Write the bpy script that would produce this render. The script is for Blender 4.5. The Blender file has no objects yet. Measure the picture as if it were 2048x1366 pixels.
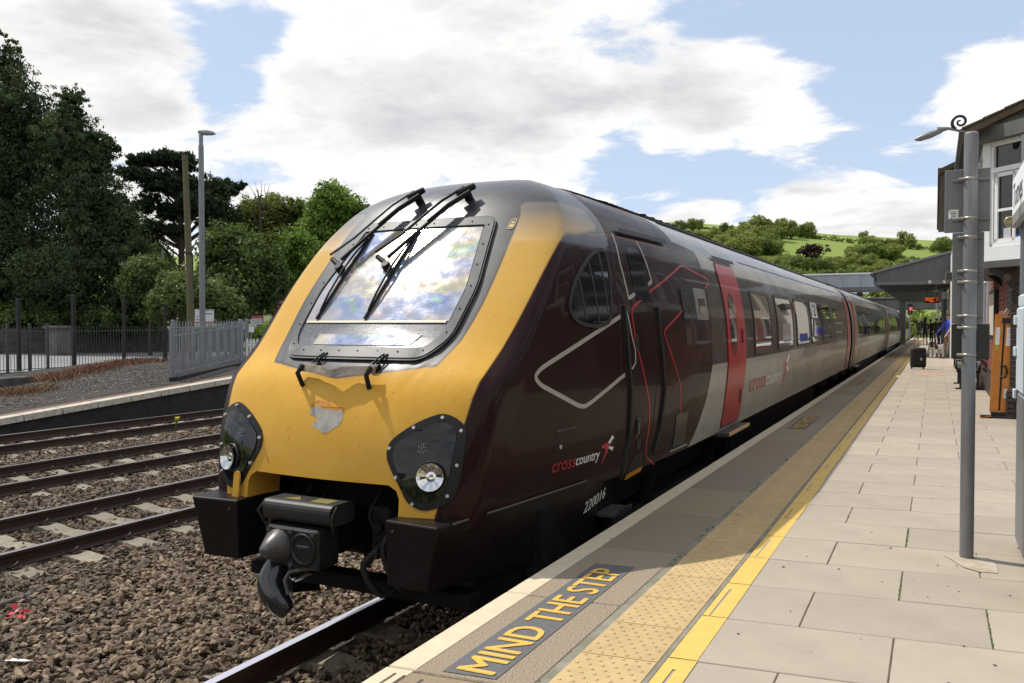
import bpy, bmesh, math, random
import numpy as np
from mathutils import Vector, Matrix, noise
from mathutils.bvhtree import BVHTree
from mathutils.geometry import tessellate_polygon

S = bpy.context.scene
R = math.radians
random.seed(7)
rng = np.random.default_rng(7)

# ------------------------------------------------------------------ camera
cam_d = bpy.data.cameras.new('camera')
cam = bpy.data.objects.new('camera', cam_d)
S.collection.objects.link(cam)
cam.location = (0, 0, 2.325)
cam.rotation_euler = (R(90 - 1.213), 0, R(27.10))
cam_d.sensor_width = 36
cam_d.lens = 29.06
cam_d.clip_start = 0.05
cam_d.clip_end = 6000
S.camera = cam

FX, CX0, CY0 = 1653.0, 1024.0, 683.0
_th = R(27.10); _pi = R(-1.213)
_fw = Vector((-math.sin(_th), math.cos(_th), 0)); RT = Vector((math.cos(_th), math.sin(_th), 0)); UP = Vector((0, 0, 1))
_F = _fw * math.cos(_pi) + UP * math.sin(_pi); _U = UP * math.cos(_pi) - _fw * math.sin(_pi)
EYE = Vector((0, 0, 2.325))
def sight(u, v): return _F + RT * ((u - CX0) / FX) - _U * ((v - CY0) / FX)

# ------------------------------------------------------------------ light
SUN_TO = Vector((-0.545, 0.075, 0.835)).normalized()      # direction towards the sun
sun_d = bpy.data.lights.new('sun', 'SUN')
sun_d.energy = 4.2
sun_d.angle = R(0.55)
sun_d.color = (1.0, 0.955, 0.88)
sun = bpy.data.objects.new('sun', sun_d)
S.collection.objects.link(sun)
sun.rotation_euler = SUN_TO.to_track_quat('Z', 'Y').to_euler()

S.view_settings.view_transform = 'Standard'
S.view_settings.look = 'None'
S.view_settings.exposure = 0.0
S.view_settings.gamma = 1.0
S.view_settings.use_curve_mapping = False
# ------------------------------------------------------------------ sky with broken cloud
W = bpy.data.worlds.new('World')
S.world = W
W.use_nodes = True
nt = W.node_tree
nt.nodes.clear()
def N(t, **k):
    n = nt.nodes.new(t)
    for a, b in k.items():
        setattr(n, a, b)
    return n
def L(a, b): nt.links.new(a, b)
def wmath(op, a, b=None, clamp=False):
    n = N('ShaderNodeMath', operation=op, use_clamp=clamp)
    for i, v in enumerate((a, b)):
        if v is None: continue
        if isinstance(v, (int, float)): n.inputs[i].default_value = v
        else: L(v, n.inputs[i])
    return n.outputs[0]
sky = N('ShaderNodeTexSky', sky_type='NISHITA')
sky.sun_disc = False
sky.sun_elevation = math.asin(SUN_TO.z)
sky.sun_rotation = math.atan2(SUN_TO.x, SUN_TO.y)
sky.air_density = 1.0
sky.dust_density = 1.4
sky.ozone_density = 1.5
tc = N('ShaderNodeTexCoord')
sep = N('ShaderNodeSeparateXYZ'); L(tc.outputs['Generated'], sep.inputs[0])
zz = wmath('ADD', wmath('MAXIMUM', sep.outputs[2], 0.0), 0.16)
cmb = N('ShaderNodeCombineXYZ')
L(wmath('DIVIDE', sep.outputs[0], zz), cmb.inputs[0])
L(wmath('DIVIDE', sep.outputs[1], zz), cmb.inputs[1])
L(wmath('MULTIPLY', sep.outputs[2], 2.2), cmb.inputs[2])
def fbm(scale, detail, rough, dist, loc):
    m = N('ShaderNodeMapping'); m.inputs['Location'].default_value = loc
    L(cmb.outputs[0], m.inputs[0])
    n = N('ShaderNodeTexNoise'); n.inputs['Scale'].default_value = scale
    n.inputs['Detail'].default_value = detail; n.inputs['Roughness'].default_value = rough
    n.inputs['Distortion'].default_value = dist
    L(m.outputs[0], n.inputs['Vector'])
    return n.outputs['Fac']
big = wmath('ADD', -.34, wmath('MULTIPLY', 1.68, wmath('ADD', wmath('MULTIPLY', fbm(0.62, 9, 0.60, 0.35, (3.1, 1.7, 0.4)), .42), wmath('MULTIPLY', fbm(2.6, 10, 0.62, 0.35, (1.1, 5.2, 2.4)), .58))))
# clear gaps and cloud banks, as directions in the sky (direction, angular size, depth)
def SK_(u, v): return sight(u, v).normalized()
GAPS = [(SK_(u, v), w / FX, a) for u, v, w, a in ((460, 110, 80, .30), (425, 205, 55, .18), (520, 60, 60, .15), (1300, 330, 70, .22), (1420, 370, 95, .26), (1560, 350, 100, .26), (1700, 350, 90, .22), (1240, 390, 60, .14), (1760, 90, 110, .30), (1900, 40, 80, .24), (1670, 40, 60, .2), (1850, 330, 60, .18), (1800, 180, 50, .14), (1290, 230, 30, .1))]
BANKS = [(SK_(u, v), w / FX, a) for u, v, w, a in ((150, 100, 160, .2), (750, 150, 180, .2), (1050, 220, 150, .2), (1400, 190, 100, .24), (1590, 270, 60, .22), (1500, 150, 70, .14), (1960, 180, 100, .28), (1560, 445, 80, .28), (1400, 440, 60, .24), (1730, 430, 80, .28), (1000, 60, 150, .15), (300, 320, 150, .15), (700, 320, 180, .15), (1110, 310, 70, .1), (1305, 296, 26, .22), (1830, 420, 60, .2))]
acc = big
for lst, sgn in ((GAPS, -1), (BANKS, 1)):
    for d, w, amp in lst:
        dv = Vector(d)
        dot = N('ShaderNodeVectorMath', operation='DISTANCE')
        L(tc.outputs['Generated'], dot.inputs[0]); dot.inputs[1].default_value = dv
        g = wmath('POWER', 2.718, wmath('MULTIPLY', wmath('POWER', wmath('DIVIDE', dot.outputs['Value'], w), 2.0), -1.0))
        acc = wmath('ADD', acc, wmath('MULTIPLY', g, sgn * amp * .92))
mr = N('ShaderNodeMapRange', interpolation_type='SMOOTHSTEP'); L(acc, mr.inputs[0])
mr.inputs[1].default_value = 0.40; mr.inputs[2].default_value = 0.57
mask = mr.outputs[0]
# cloud shading: bright rims, greyer thick parts
shade = fbm(1.7, 9, 0.60, 0.2, (7.3, 4.1, 2.0))
thick = N('ShaderNodeMapRange', interpolation_type='SMOOTHSTEP'); L(acc, thick.inputs[0])
thick.inputs[1].default_value = 0.50; thick.inputs[2].default_value = 0.80
gr = wmath('ADD', wmath('MULTIPLY', thick.outputs[0], 0.42), wmath('MULTIPLY', wmath('SUBTRACT', shade, 0.5), 2.6))
gr = wmath('MULTIPLY', gr, 1.0, True)
cc = N('ShaderNodeMix', data_type='RGBA'); L(gr, cc.inputs[0])
cc.inputs[6].default_value = (11.2, 11.0, 10.7, 1); cc.inputs[7].default_value = (6.1, 6.2, 6.55, 1)
haze = N('ShaderNodeMapRange', interpolation_type='SMOOTHSTEP'); L(sep.outputs[2], haze.inputs[0])
haze.inputs[1].default_value = 0.0; haze.inputs[2].default_value = 0.35; haze.inputs[3].default_value = 0.85; haze.inputs[4].default_value = 0.66
skb = N('ShaderNodeMix', data_type='RGBA'); L(haze.outputs[0], skb.inputs[0])
L(sky.outputs[0], skb.inputs[6]); skb.inputs[7].default_value = (6.7, 8.1, 10.4, 1)
mx = N('ShaderNodeMix', data_type='RGBA'); L(mask, mx.inputs[0])
L(skb.outputs[2], mx.inputs[6]); L(cc.outputs[2], mx.inputs[7])
bg = N('ShaderNodeBackground'); bg.inputs[1].default_value = 0.10
L(mx.outputs[2], bg.inputs[0])
wo = N('ShaderNodeOutputWorld'); L(bg.outputs[0], wo.inputs[0])
# ------------------------------------------------------------------ materials
def mat(name, col, rough=0.6, metal=0.0, var=0.0, vscale=4.0, bump=0.0, bscale=40.0, col2=None, coat=0.0, spec=0.5, detail=6, coords='Object', stretch=None, bdist=0.01):
    m = bpy.data.materials.new(name); m.use_nodes = True
    t = m.node_tree; b = t.nodes['Principled BSDF']
    b.inputs['Base Color'].default_value = (*col, 1)
    b.inputs['Roughness'].default_value = rough
    b.inputs['Metallic'].default_value = metal
    b.inputs['Specular IOR Level'].default_value = spec
    if coat: b.inputs['Coat Weight'].default_value = coat; b.inputs['Coat Roughness'].default_value = 0.05
    if var or col2 or bump:
        tcn = t.nodes.new('ShaderNodeTexCoord'); src = tcn.outputs[coords]
        if stretch:
            mp = t.nodes.new('ShaderNodeMapping'); mp.inputs['Scale'].default_value = stretch
            t.links.new(src, mp.inputs[0]); src = mp.outputs[0]
        if var or col2:
            n = t.nodes.new('ShaderNodeTexNoise'); n.inputs['Scale'].default_value = vscale; n.inputs['Detail'].default_value = detail
            n.inputs['Roughness'].default_value = 0.65
            t.links.new(src, n.inputs['Vector'])
            mxn = t.nodes.new('ShaderNodeMix'); mxn.data_type = 'RGBA'
            c2 = col2 if col2 else tuple(c * (1 - var) for c in col)
            c1 = col if col2 else tuple(min(1, c * (1 + var)) for c in col)
            mxn.inputs[6].default_value = (*c1, 1); mxn.inputs[7].default_value = (*c2, 1)
            r = t.nodes.new('ShaderNodeMapRange'); r.inputs[1].default_value = 0.32; r.inputs[2].default_value = 0.68
            t.links.new(n.outputs['Fac'], r.inputs[0]); t.links.new(r.outputs[0], mxn.inputs[0])
            t.links.new(mxn.outputs[2], b.inputs['Base Color'])
        if bump:
            n2 = t.nodes.new('ShaderNodeTexNoise'); n2.inputs['Scale'].default_value = bscale; n2.inputs['Detail'].default_value = 5
            t.links.new(src, n2.inputs['Vector'])
            bp = t.nodes.new('ShaderNodeBump'); bp.inputs['Strength'].default_value = bump; bp.inputs['Distance'].default_value = bdist
            t.links.new(n2.outputs['Fac'], bp.inputs['Height']); t.links.new(bp.outputs[0], b.inputs['Normal'])
    return m
def tint_by_object(m, amount=0.12):
    """every piece of a kind gets its own slight tone"""
    t = m.node_tree; b = t.nodes['Principled BSDF']
    oi = t.nodes.new('ShaderNodeObjectInfo')
    r = t.nodes.new('ShaderNodeMapRange'); r.inputs[3].default_value = 1 - amount; r.inputs[4].default_value = 1 + amount
    t.links.new(oi.outputs['Random'], r.inputs[0])
    mm = t.nodes.new('ShaderNodeVectorMath'); mm.operation = 'SCALE'
    t.links.new(r.outputs[0], mm.inputs['Scale'])
    bc = b.inputs['Base Color']
    if bc.links:
        t.links.new(bc.links[0].from_socket, mm.inputs[0])
    else:
        mm.inputs[0].default_value = bc.default_value[:3]
    t.links.new(mm.outputs[0], bc)
    return m

# ------------------------------------------------------------------ mesh builder
def smooth_path(pts, per=5):
    P = [Vector(p) for p in pts]; o = []
    for i in range(len(P) - 1):
        a, b, c, d = P[max(i-1, 0)], P[i], P[i+1], P[min(i+2, len(P)-1)]
        for k in range(per):
            t = k / per; o.append(0.5 * ((2*b) + (c-a)*t + (2*a-5*b+4*c-d)*t*t + (d+3*b-a-3*c)*t**3))
    return o + [P[-1]]
class MB:
    def __init__(s): s.v = []; s.f = []; s.mi = []; s.sm = []
    def add(s, vs, fs, mi=0, smooth=False):
        o = len(s.v); s.v += [tuple(v) for v in vs]
        for f in fs: s.f.append(tuple(o + i for i in f)); s.mi.append(mi); s.sm.append(smooth)
        return s
    def box(s, x0, x1, y0, y1, z0, z1, mi=0):
        return s.add([(x0,y0,z0),(x1,y0,z0),(x1,y1,z0),(x0,y1,z0),(x0,y0,z1),(x1,y0,z1),(x1,y1,z1),(x0,y1,z1)],
                     [(0,3,2,1),(4,5,6,7),(0,1,5,4),(1,2,6,5),(2,3,7,6),(3,0,4,7)], mi)
    def bbox(s, x0, x1, y0, y1, z0, z1, b=0.01, mi=0):
        """box with chamfered edges"""
        bm = bmesh.new(); bmesh.ops.create_cube(bm, size=1)
        for v in bm.verts:
            v.co = Vector((x0 if v.co.x < 0 else x1, y0 if v.co.y < 0 else y1, z0 if v.co.z < 0 else z1))
        bmesh.ops.bevel(bm, geom=bm.edges[:], offset=b, segments=1, affect='EDGES', profile=0.5)
        return s.bm(bm, mi)
    def bm(s, bm, mi=0, M=None, smooth=False):
        bm.verts.index_update()
        vs = [(M @ v.co) if M else v.co.copy() for v in bm.verts]
        s.add(vs, [[v.index for v in f.verts] for f in bm.faces], mi, smooth); bm.free(); return s
    def cyl(s, p, q, r, r2=None, n=10, mi=0, caps=True, smooth=True):
        p = Vector(p); q = Vector(q); r2 = r if r2 is None else r2
        d = (q - p).normalized(); a = d.orthogonal().normalized(); b = d.cross(a)
        vs = []
        for c, rr in ((p, r), (q, r2)):
            for i in range(n):
                t = 2 * math.pi * i / n
                vs.append(c + a * (rr * math.cos(t)) + b * (rr * math.sin(t)))
        s.add(vs, [(i, (i + 1) % n, n + (i + 1) % n, n + i) for i in range(n)], mi, smooth)
        if caps: s.add(vs, [tuple(range(n - 1, -1, -1)), tuple(range(n, 2 * n))], mi, False)
        return s
    def tube(s, pts, r, n=8, mi=0, rs=None, smooth=True):
        pts = [Vector(p) for p in pts]; m = len(pts); vs = []; up = None
        for k, p in enumerate(pts):
            d = (pts[min(k + 1, m - 1)] - pts[max(k - 1, 0)])
            d = d.normalized() if d.length > 1e-9 else Vector((0, 0, 1))
            if up is None: a = d.orthogonal().normalized()
            else:
                a = up - d * up.dot(d)
                a = a.normalized() if a.length > 1e-6 else d.orthogonal().normalized()
            up = a; b = d.cross(a); rr = rs[k] if rs else r
            for i in range(n):
                t = 2 * math.pi * i / n
                vs.append(p + a * (rr * math.cos(t)) + b * (rr * math.sin(t)))
        fs = [(k*n+i, k*n+(i+1)%n, (k+1)*n+(i+1)%n, (k+1)*n+i) for k in range(m - 1) for i in range(n)]
        s.add(vs, fs, mi, smooth)
        s.add(vs, [tuple(range(n - 1, -1, -1)), tuple(range((m - 1) * n, m * n))], mi, False)
        return s
    def prism(s, poly, fn, d0, d1, mi=0):
        """polygon (2-D) extruded between depths d0 and d1; fn(u, v, d) -> 3-D"""
        n = len(poly)
        vs = [fn(u, v, d0) for u, v in poly] + [fn(u, v, d1) for u, v in poly]
        tri = tessellate_polygon([[Vector((u, v, 0)) for u, v in poly]])
        fs = [tuple(t) for t in tri] + [tuple(i + n for i in reversed(t)) for t in tri]
        fs += [(i, (i + 1) % n, n + (i + 1) % n, n + i) for i in range(n)]
        return s.add(vs, fs, mi)
    def lathe(s, prof, c=(0,0,0), n=16, mi=0, axis='Z', smooth=True):
        vs = []
        for r, h in prof:
            for i in range(n):
                t = 2 * math.pi * i / n; x, y = r * math.cos(t), r * math.sin(t)
                p = (x, y, h) if axis == 'Z' else ((x, h, y) if axis == 'Y' else (h, x, y))
                vs.append(Vector(p) + Vector(c))
        m = len(prof)
        s.add(vs, [(k*n+i, k*n+(i+1)%n, (k+1)*n+(i+1)%n, (k+1)*n+i) for k in range(m-1) for i in range(n)], mi, smooth)
        return s
    def mesh(s, name, mats):
        me = bpy.data.meshes.new(name)
        me.from_pydata([tuple(v) for v in s.v], [], s.f)
        for m in (mats if isinstance(mats, (list, tuple)) else [mats]): me.materials.append(m)
        me.polygons.foreach_set('material_index', s.mi); me.polygons.foreach_set('use_smooth', s.sm)
        me.update()
        b = bmesh.new(); b.from_mesh(me); bmesh.ops.recalc_face_normals(b, faces=b.faces[:]); b.to_mesh(me); b.free()
        return me
    def build(s, name, mats, parent=None, loc=(0,0,0)):
        return link(name, s.mesh(name, mats), parent, loc)
def link(name, me, parent=None, loc=(0,0,0), rot=(0,0,0)):
    o = bpy.data.objects.new(name, me); S.collection.objects.link(o)
    o.location = loc; o.rotation_euler = rot
    if parent: o.parent = parent
    return o
def tag(o, label=None, cat=None, group=None, kind=None):
    if label: o['label'] = label
    if cat: o['category'] = cat
    if group: o['group'] = group
    if kind: o['kind'] = kind
    return o
def thing(name, label, cat, loc=(0,0,0), rz=0, group=None):
    o = link(name, None, None, loc, (0, 0, rz)); o.empty_display_size = 0.2
    return tag(o, label, cat, group)
def dup(root, loc=None, rz=None, label=None):
    def cp(o, par):
        c = o.copy(); S.collection.objects.link(c)
        if par: c.parent = par
        for ch in list(o.children): cp(ch, c)
        return c
    c = cp(root, None)
    if loc is not None: c.location = loc
    if rz is not None: c.rotation_euler = (0, 0, rz)
    if label: c['label'] = label
    return c
def text_mesh(body, size=1.0, shear=0.0, spacing=1.0, offset=0.0):
    """built-in font -> list of 2-D verts and faces"""
    cu = bpy.data.curves.new('txt', 'FONT'); cu.body = body; cu.size = size; cu.shear = shear; cu.space_character = spacing
    cu.offset = offset; cu.resolution_u = 3
    o = bpy.data.objects.new('txt', cu); S.collection.objects.link(o)
    dg = bpy.context.evaluated_depsgraph_get(); dg.update()
    me = bpy.data.meshes.new_from_object(o.evaluated_get(dg))
    vs = [v.co.xy.copy() for v in me.vertices]; fs = [tuple(p.vertices) for p in me.polygons]
    bpy.data.objects.remove(o); bpy.data.curves.remove(cu); bpy.data.meshes.remove(me)
    return vs, fs
def fit_text(body, w, h, **k):
    vs, fs = text_mesh(body, **k)
    x0 = min(v.x for v in vs); x1 = max(v.x for v in vs); y0 = min(v.y for v in vs); y1 = max(v.y for v in vs)
    return [((v.x - x0) / (x1 - x0) * w, (v.y - y0) / (y1 - y0) * h) for v in vs], fs
# ================================================================== THE TRAIN
MX = -3.4146                                   # centre line of the platform track
SZ = [1.0, 1.15, 1.5, 1.9, 2.3, 2.65, 2.95, 3.13, 3.30, 3.43, 3.52, 3.56]
SX = [1.22, 1.285, 1.335, 1.365, 1.35, 1.30, 1.22, 1.12, .95, .70, .40, 0]
TY = [3.9, 4.26, 4.5, 4.96, 5.55, 6.2, 7.0, 7.6]
TV = [.735, .77, .80, .838, .89, .935, .98, 1.0]
YZ = [1.0, 1.2, 1.37, 1.6, 1.78, 1.95, 2.05, 2.12, 2.6, 3.1, 3.3, 3.42, 3.5, 3.54, 3.56]
YY = [3.96, 3.98, 4.0, 4.04, 4.095, 4.17, 4.28, 4.37, 4.80, 5.26, 5.46, 5.66, 5.92, 6.25, 6.7]
def pchip(xs, ys):
    xs = np.array(xs, float); ys = np.array(ys, float); h = np.diff(xs); d = np.diff(ys) / h
    m = np.zeros_like(xs); m[0] = d[0]; m[-1] = d[-1]
    for i in range(1, len(xs) - 1):
        m[i] = 0 if d[i-1] * d[i] <= 0 else 2 * d[i-1] * d[i] / (d[i-1] + d[i])
    def f(x):
        x = float(min(max(x, xs[0]), xs[-1])); i = int(min(np.searchsorted(xs, x, 'right') - 1, len(xs) - 2))
        t = (x - xs[i]) / h[i]
        return ((2*t**3-3*t*t+1)*ys[i] + (t**3-2*t*t+t)*h[i]*m[i] + (-2*t**3+3*t*t)*ys[i+1] + (t**3-t*t)*h[i]*m[i+1])
    return f
secw = pchip(SZ, SX); tapf = pchip(TY, TV); ycf = pchip(YZ, YY)
def tap(y): return 1.0 if y >= 7.6 else (TV[0] if y < 3.9 else tapf(y))
def yface(x, z): return ycf(z) + 0.12 * x * x
def sidex(y, z): return secw(z) * tap(y)

train = thing('passenger_train', 'long dark maroon and silver diesel train with a yellow nose standing at the platform', 'train', (MX, 4.0, 0))
TOFF = (0, -4.0, 0)
def tpart(name, mb, mats, parent=None, label=None):
    o = mb.build(name, mats, parent or train, (0, 0, 0) if parent else TOFF)
    if label: o['label'] = label
    return o

# ---- paint: attributes carry signed distances to the colour edges
def livery_material():
    m = bpy.data.materials.new('train_paint'); m.use_nodes = True; t = m.node_tree; b = t.nodes['Principled BSDF']
    def at(n):
        a = t.nodes.new('ShaderNodeAttribute'); a.attribute_name = n; return a.outputs['Fac']
    def step(n, w):
        r = t.nodes.new('ShaderNodeMapRange'); r.interpolation_type = 'SMOOTHSTEP'
        r.inputs[1].default_value = -w; r.inputs[2].default_value = w; t.links.new(at(n), r.inputs[0]); return r.outputs[0]
    def mixc(f, a, b_):
        x = t.nodes.new('ShaderNodeMix'); x.data_type = 'RGBA'; t.links.new(f, x.inputs[0])
        for i, v in ((6, a), (7, b_)):
            if isinstance(v, tuple): x.inputs[i].default_value = (*v, 1)
            else: t.links.new(v, x.inputs[i])
        return x.outputs[2]
    tcn = t.nodes.new('ShaderNodeTexCoord')
    def noise_(sc, det=6, st=None, rough=0.6):
        mp = t.nodes.new('ShaderNodeMapping'); mp.inputs['Scale'].default_value = st or (1, 1, 1); t.links.new(tcn.outputs['Object'], mp.inputs[0])
        n = t.nodes.new('ShaderNodeTexNoise'); n.inputs['Scale'].default_value = sc; n.inputs['Detail'].default_value = det; n.inputs['Roughness'].default_value = rough
        t.links.new(mp.outputs[0], n.inputs['Vector']); return n.outputs['Fac']
    def rng_(v, a, b_, c, d):
        r = t.nodes.new('ShaderNodeMapRange'); t.links.new(v, r.inputs[0])
        for i, q in enumerate((a, b_, c, d)): r.inputs[i + 1].default_value = q
        return r.outputs[0]
    grey = mixc(rng_(noise_(1.5, 6, (1, .4, 1.5)), .35, .65, 0, 1), (.30, .285, .245), (.40, .385, .335))
    roofc = mixc(rng_(noise_(2.0, 6), .35, .65, 0, 1), (.30, .30, .31), (.40, .40, .41))
    c = mixc(step('roof', .03), grey, roofc)
    c = mixc(step('band', .01), c, mixc(rng_(noise_(1.2, 5, (1, .3, 2)), .35, .65, 0, 1), (.040, .033, .030), (.062, .054, .050)))
    c = mixc(step('maroon', .012), c, (.020, .0065, .0075))
    black = mixc(rng_(noise_(6, 8), .35, .7, 0, 1), (.022, .022, .024), (.05, .05, .052))
    c = mixc(step('black', .012), c, black)
    # yellow, dusty, with fly specks and bare patches
    yel = mixc(rng_(noise_(3.0, 8), .3, .7, 0, 1), (.60, .325, .045), (.67, .385, .065))
    speck = rng_(noise_(55, 3, None, .5), .68, .72, 0, .75)
    yel = mixc(speck, yel, (.20, .09, .02))
    dusty = rng_(at('yfade'), -1.15, -.05, 0, .62)
    yel = mixc(dusty, yel, mixc(rng_(noise_(2.2, 6), .3, .7, 0, 1), (.40, .27, .10), (.50, .33, .10)))
    fade = t.nodes.new('ShaderNodeMapRange'); t.links.new(at('yfade'), fade.inputs[0]); fade.inputs[1].default_value = -.12; fade.inputs[2].default_value = .14
    yel = mixc(fade.outputs[0], yel, (.13, .115, .10))
    c = mixc(step('yellow', .008), c, yel)
    red = rng_(at('stripe'), .006, .010, .55, 0)
    c = mixc(red, c, (.42, .08, .04))
    dust = rng_(noise_(5, 3), .45, .8, 0, .14)
    c = mixc(dust, c, mixc(step('yellow', .008), (.05, .044, .04), (.5, .3, .08)))
    t.links.new(c, b.inputs['Base Color'])
    t.links.new(rng_(noise_(2.5, 2, (1, .5, 1)), .3, .7, .30, .42), b.inputs['Roughness'])
    b.inputs['Specular IOR Level'].default_value = 0.05
    t.links.new(rng_(step('black', .02), 0, 1, .17, .9), b.inputs['Coat Weight']); t.links.new(rng_(step('black', .02), 0, 1, .035, .33), b.inputs['Coat Roughness'])
    bp = t.nodes.new('ShaderNodeBump'); bp.inputs['Strength'].default_value = 0.10; bp.inputs['Distance'].default_value = 0.02
    t.links.new(noise_(1.1, 1, (1, .5, .8)), bp.inputs['Height']); t.links.new(bp.outputs[0], b.inputs['Coat Normal'])
    return m
paint = livery_material()
xi_f = pchip([1.9, 2.0, 2.06, 2.12, 2.56, 3.08, 3.2], [.50, .58, .67, .71, .775, .75, .70])
xo_f = pchip([1.1, 1.5, 1.75, 1.9, 2.6, 3.0, 3.3], [.80, .90, .95, .97, 1.06, 1.08, 1.05])
def livery(x, y, z):
    a = abs(x)
    band = min(y - 8.35, 2.91 - z, z - 1.90) if y < 60 else -1
    edge = float(np.interp(z, [1.12, 1.32, 1.55, 1.90, 3.3], [7.96, 8.19, 8.41, 8.57, 8.62]))
    mar = edge - y
    if z > 3.13: mar = 7.9 - y
    yel = min(xo_f(z) - a, 0.5)
    yel = min(yel, 6.02 - y, 3.22 - z)
    sur = min(xi_f(max(z, 1.9)) - a, z - (1.975 + 0.13 * a))
    yel = min(yel, -sur)
    blk = min(6.15 - y, z - 2.9)
    blk = max(blk, sur)
    stripe = abs(z - 3.005 - 0.02 * (1 if y > 6 else 0)) if y < 7.6 else 1.0
    return dict(yellow=yel, black=blk, maroon=mar, band=band, roof=z - 3.06, yfade=z - 3.02, stripe=stripe)
def put_attrs(me, fn):
    vals = [fn(*v.co) for v in me.vertices]
    for k in vals[0]:
        a = me.attributes.new(k, 'FLOAT', 'POINT'); a.data.foreach_set('value', [d[k] for d in vals])

# ---- section points, one half, dense where it curves
zq = [1.12, 1.2, 1.3, 1.4, 1.5, 1.6, 1.7, 1.78, 1.86, 1.9, 1.94, 2.0, 2.1, 2.2, 2.3, 2.4, 2.5, 2.6, 2.7, 2.8, 2.87, 2.91, 2.95, 3.0, 3.03, 3.06, 3.09, 3.13]
half = [(secw(z), z) for z in zq]
for x in (1.09, 1.05, 1.0, .95, .88, .80, .70, .60, .50, .40, .30, .20, .10, 0.0):
    zz_ = np.interp(x, SX[7:][::-1], SZ[7:][::-1])
    lo, hi = 3.10, 3.56
    for _ in range(40):
        mid = (lo + hi) / 2
        if secw(mid) > x: lo = mid
        else: hi = mid
    half.append((x, (lo + hi) / 2))
section = half + [(-x, z) for x, z in half[:-1][::-1]]
NQ = len(section)
def fillet(r, p=8.0, D=0.34): return D * (1 - max(0.0, 1 - r ** p) ** (1 / p))
def build_leading_body():
    mb = MB(); C0 = (0.0, 1.14)
    rs = [0, .06, .13, .2, .28, .36, .44, .52, .60, .67, .73, .78, .82, .855, .885, .91, .93, .948, .963, .975, .985, .992, .997, 1.0]
    hw, hh, cr = 0.60, 0.225, 0.09            # coupler opening
    grid = []; ends = []
    for x, z in section:
        y = 5.0
        for _ in range(40): y = 0.5 * y + 0.5 * (yface(x * tap(y), z) + fillet(1.0))
        ends.append(y); sx, sz = x * tap(y), z
        dx, dz = sx - C0[0], sz - C0[1]
        if dz <= 0: r0 = hw / abs(dx)
        else:
            r0 = min(hw / abs(dx) if abs(dx) > 1e-6 else 9, hh / dz)
            k = 0.0
            for _ in range(30):                # round the corners of the opening
                px, pz = abs(dx) * r0, dz * r0
                ox, oz = max(0, px - (hw - cr)), max(0, pz - (hh - cr))
                e = math.hypot(ox, oz) - cr
                if e <= 1e-4: break
                r0 *= 1 - 0.3 * e
        row = []
        for r in rs:
            rr = r0 + (1 - r0) * r
            px, pz = C0[0] + dx * rr, C0[1] + dz * rr
            row.append((px, yface(px, pz) + fillet(rr), pz))
        grid.append(row)
    ysl = [.03, .08, .14, .2, .28, .36, .44, .52, .6, .68, .76, .84, .92, 1.0]
    ylong = [7.9, 8.0, 8.1, 8.2, 8.3, 8.4, 8.5, 8.6, 8.7, 8.8, 8.9, 9.0, 9.1, 9.3, 9.6, 10, 11, 12, 13, 14, 16, 18, 20, 22, 24.4]
    for i, (x, z) in enumerate(section):
        y0 = ends[i]
        for k in ysl:
            y = y0 + (7.75 - y0) * k
            grid[i].append((x * tap(y), y, z))
        for y in ylong: grid[i].append((x, y, z))
    nr = len(grid[0]); nf = len(rs)
    vs = [p for row in grid for p in row]
    fs = [(i*nr+j, (i+1)*nr+j, (i+1)*nr+j+1, i*nr+j+1) for i in range(NQ - 1) for j in range(nr - 1)]
    mb.add(vs, fs, 0, True)
    # lip of the coupler opening, rear end plate, floor
    lip = [grid[i][0] for i in range(NQ)]
    inn = [(p[0] * .97, p[1] + .28, p[2] + (0.0 if i in (0, NQ-1) else -.01)) for i, p in enumerate(lip)]
    mb.add(lip + inn, [(i, i + 1, NQ + i + 1, NQ + i) for i in range(NQ - 1)], 0, True)
    rear = [grid[i][-1] for i in range(NQ)]
    mb.add(rear, [tuple(range(NQ))], 1)
    fl = [(0.55*0+grid[0][j][0], grid[0][j][1], 1.12) for j in range(nr)]; fr = [(grid[-1][j][0], grid[-1][j][1], 1.12) for j in range(nr)]
    mb.add(fl + fr, [(j, j + 1, nr + j + 1, nr + j) for j in range(nf, nr - 1)], 1)
    return mb
M_black = mat('black_underframe', (.009, .009, .009), .7, spec=.1, var=.4, vscale=6)
M_blackgloss = mat('black_gloss', (.014, .014, .015), .22, coat=.4)
M_rubber = mat('black_rubber', (.010, .010, .011), .6)
body_mb = build_leading_body()
body = tpart('leading_carriage_body', body_mb, [paint, M_black], None, 'maroon leading carriage with a yellow nose')
put_attrs(body.data, livery)
BV = BVHTree.FromPolygons([Vector(v) for v in body_mb.v], body_mb.f)

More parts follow.
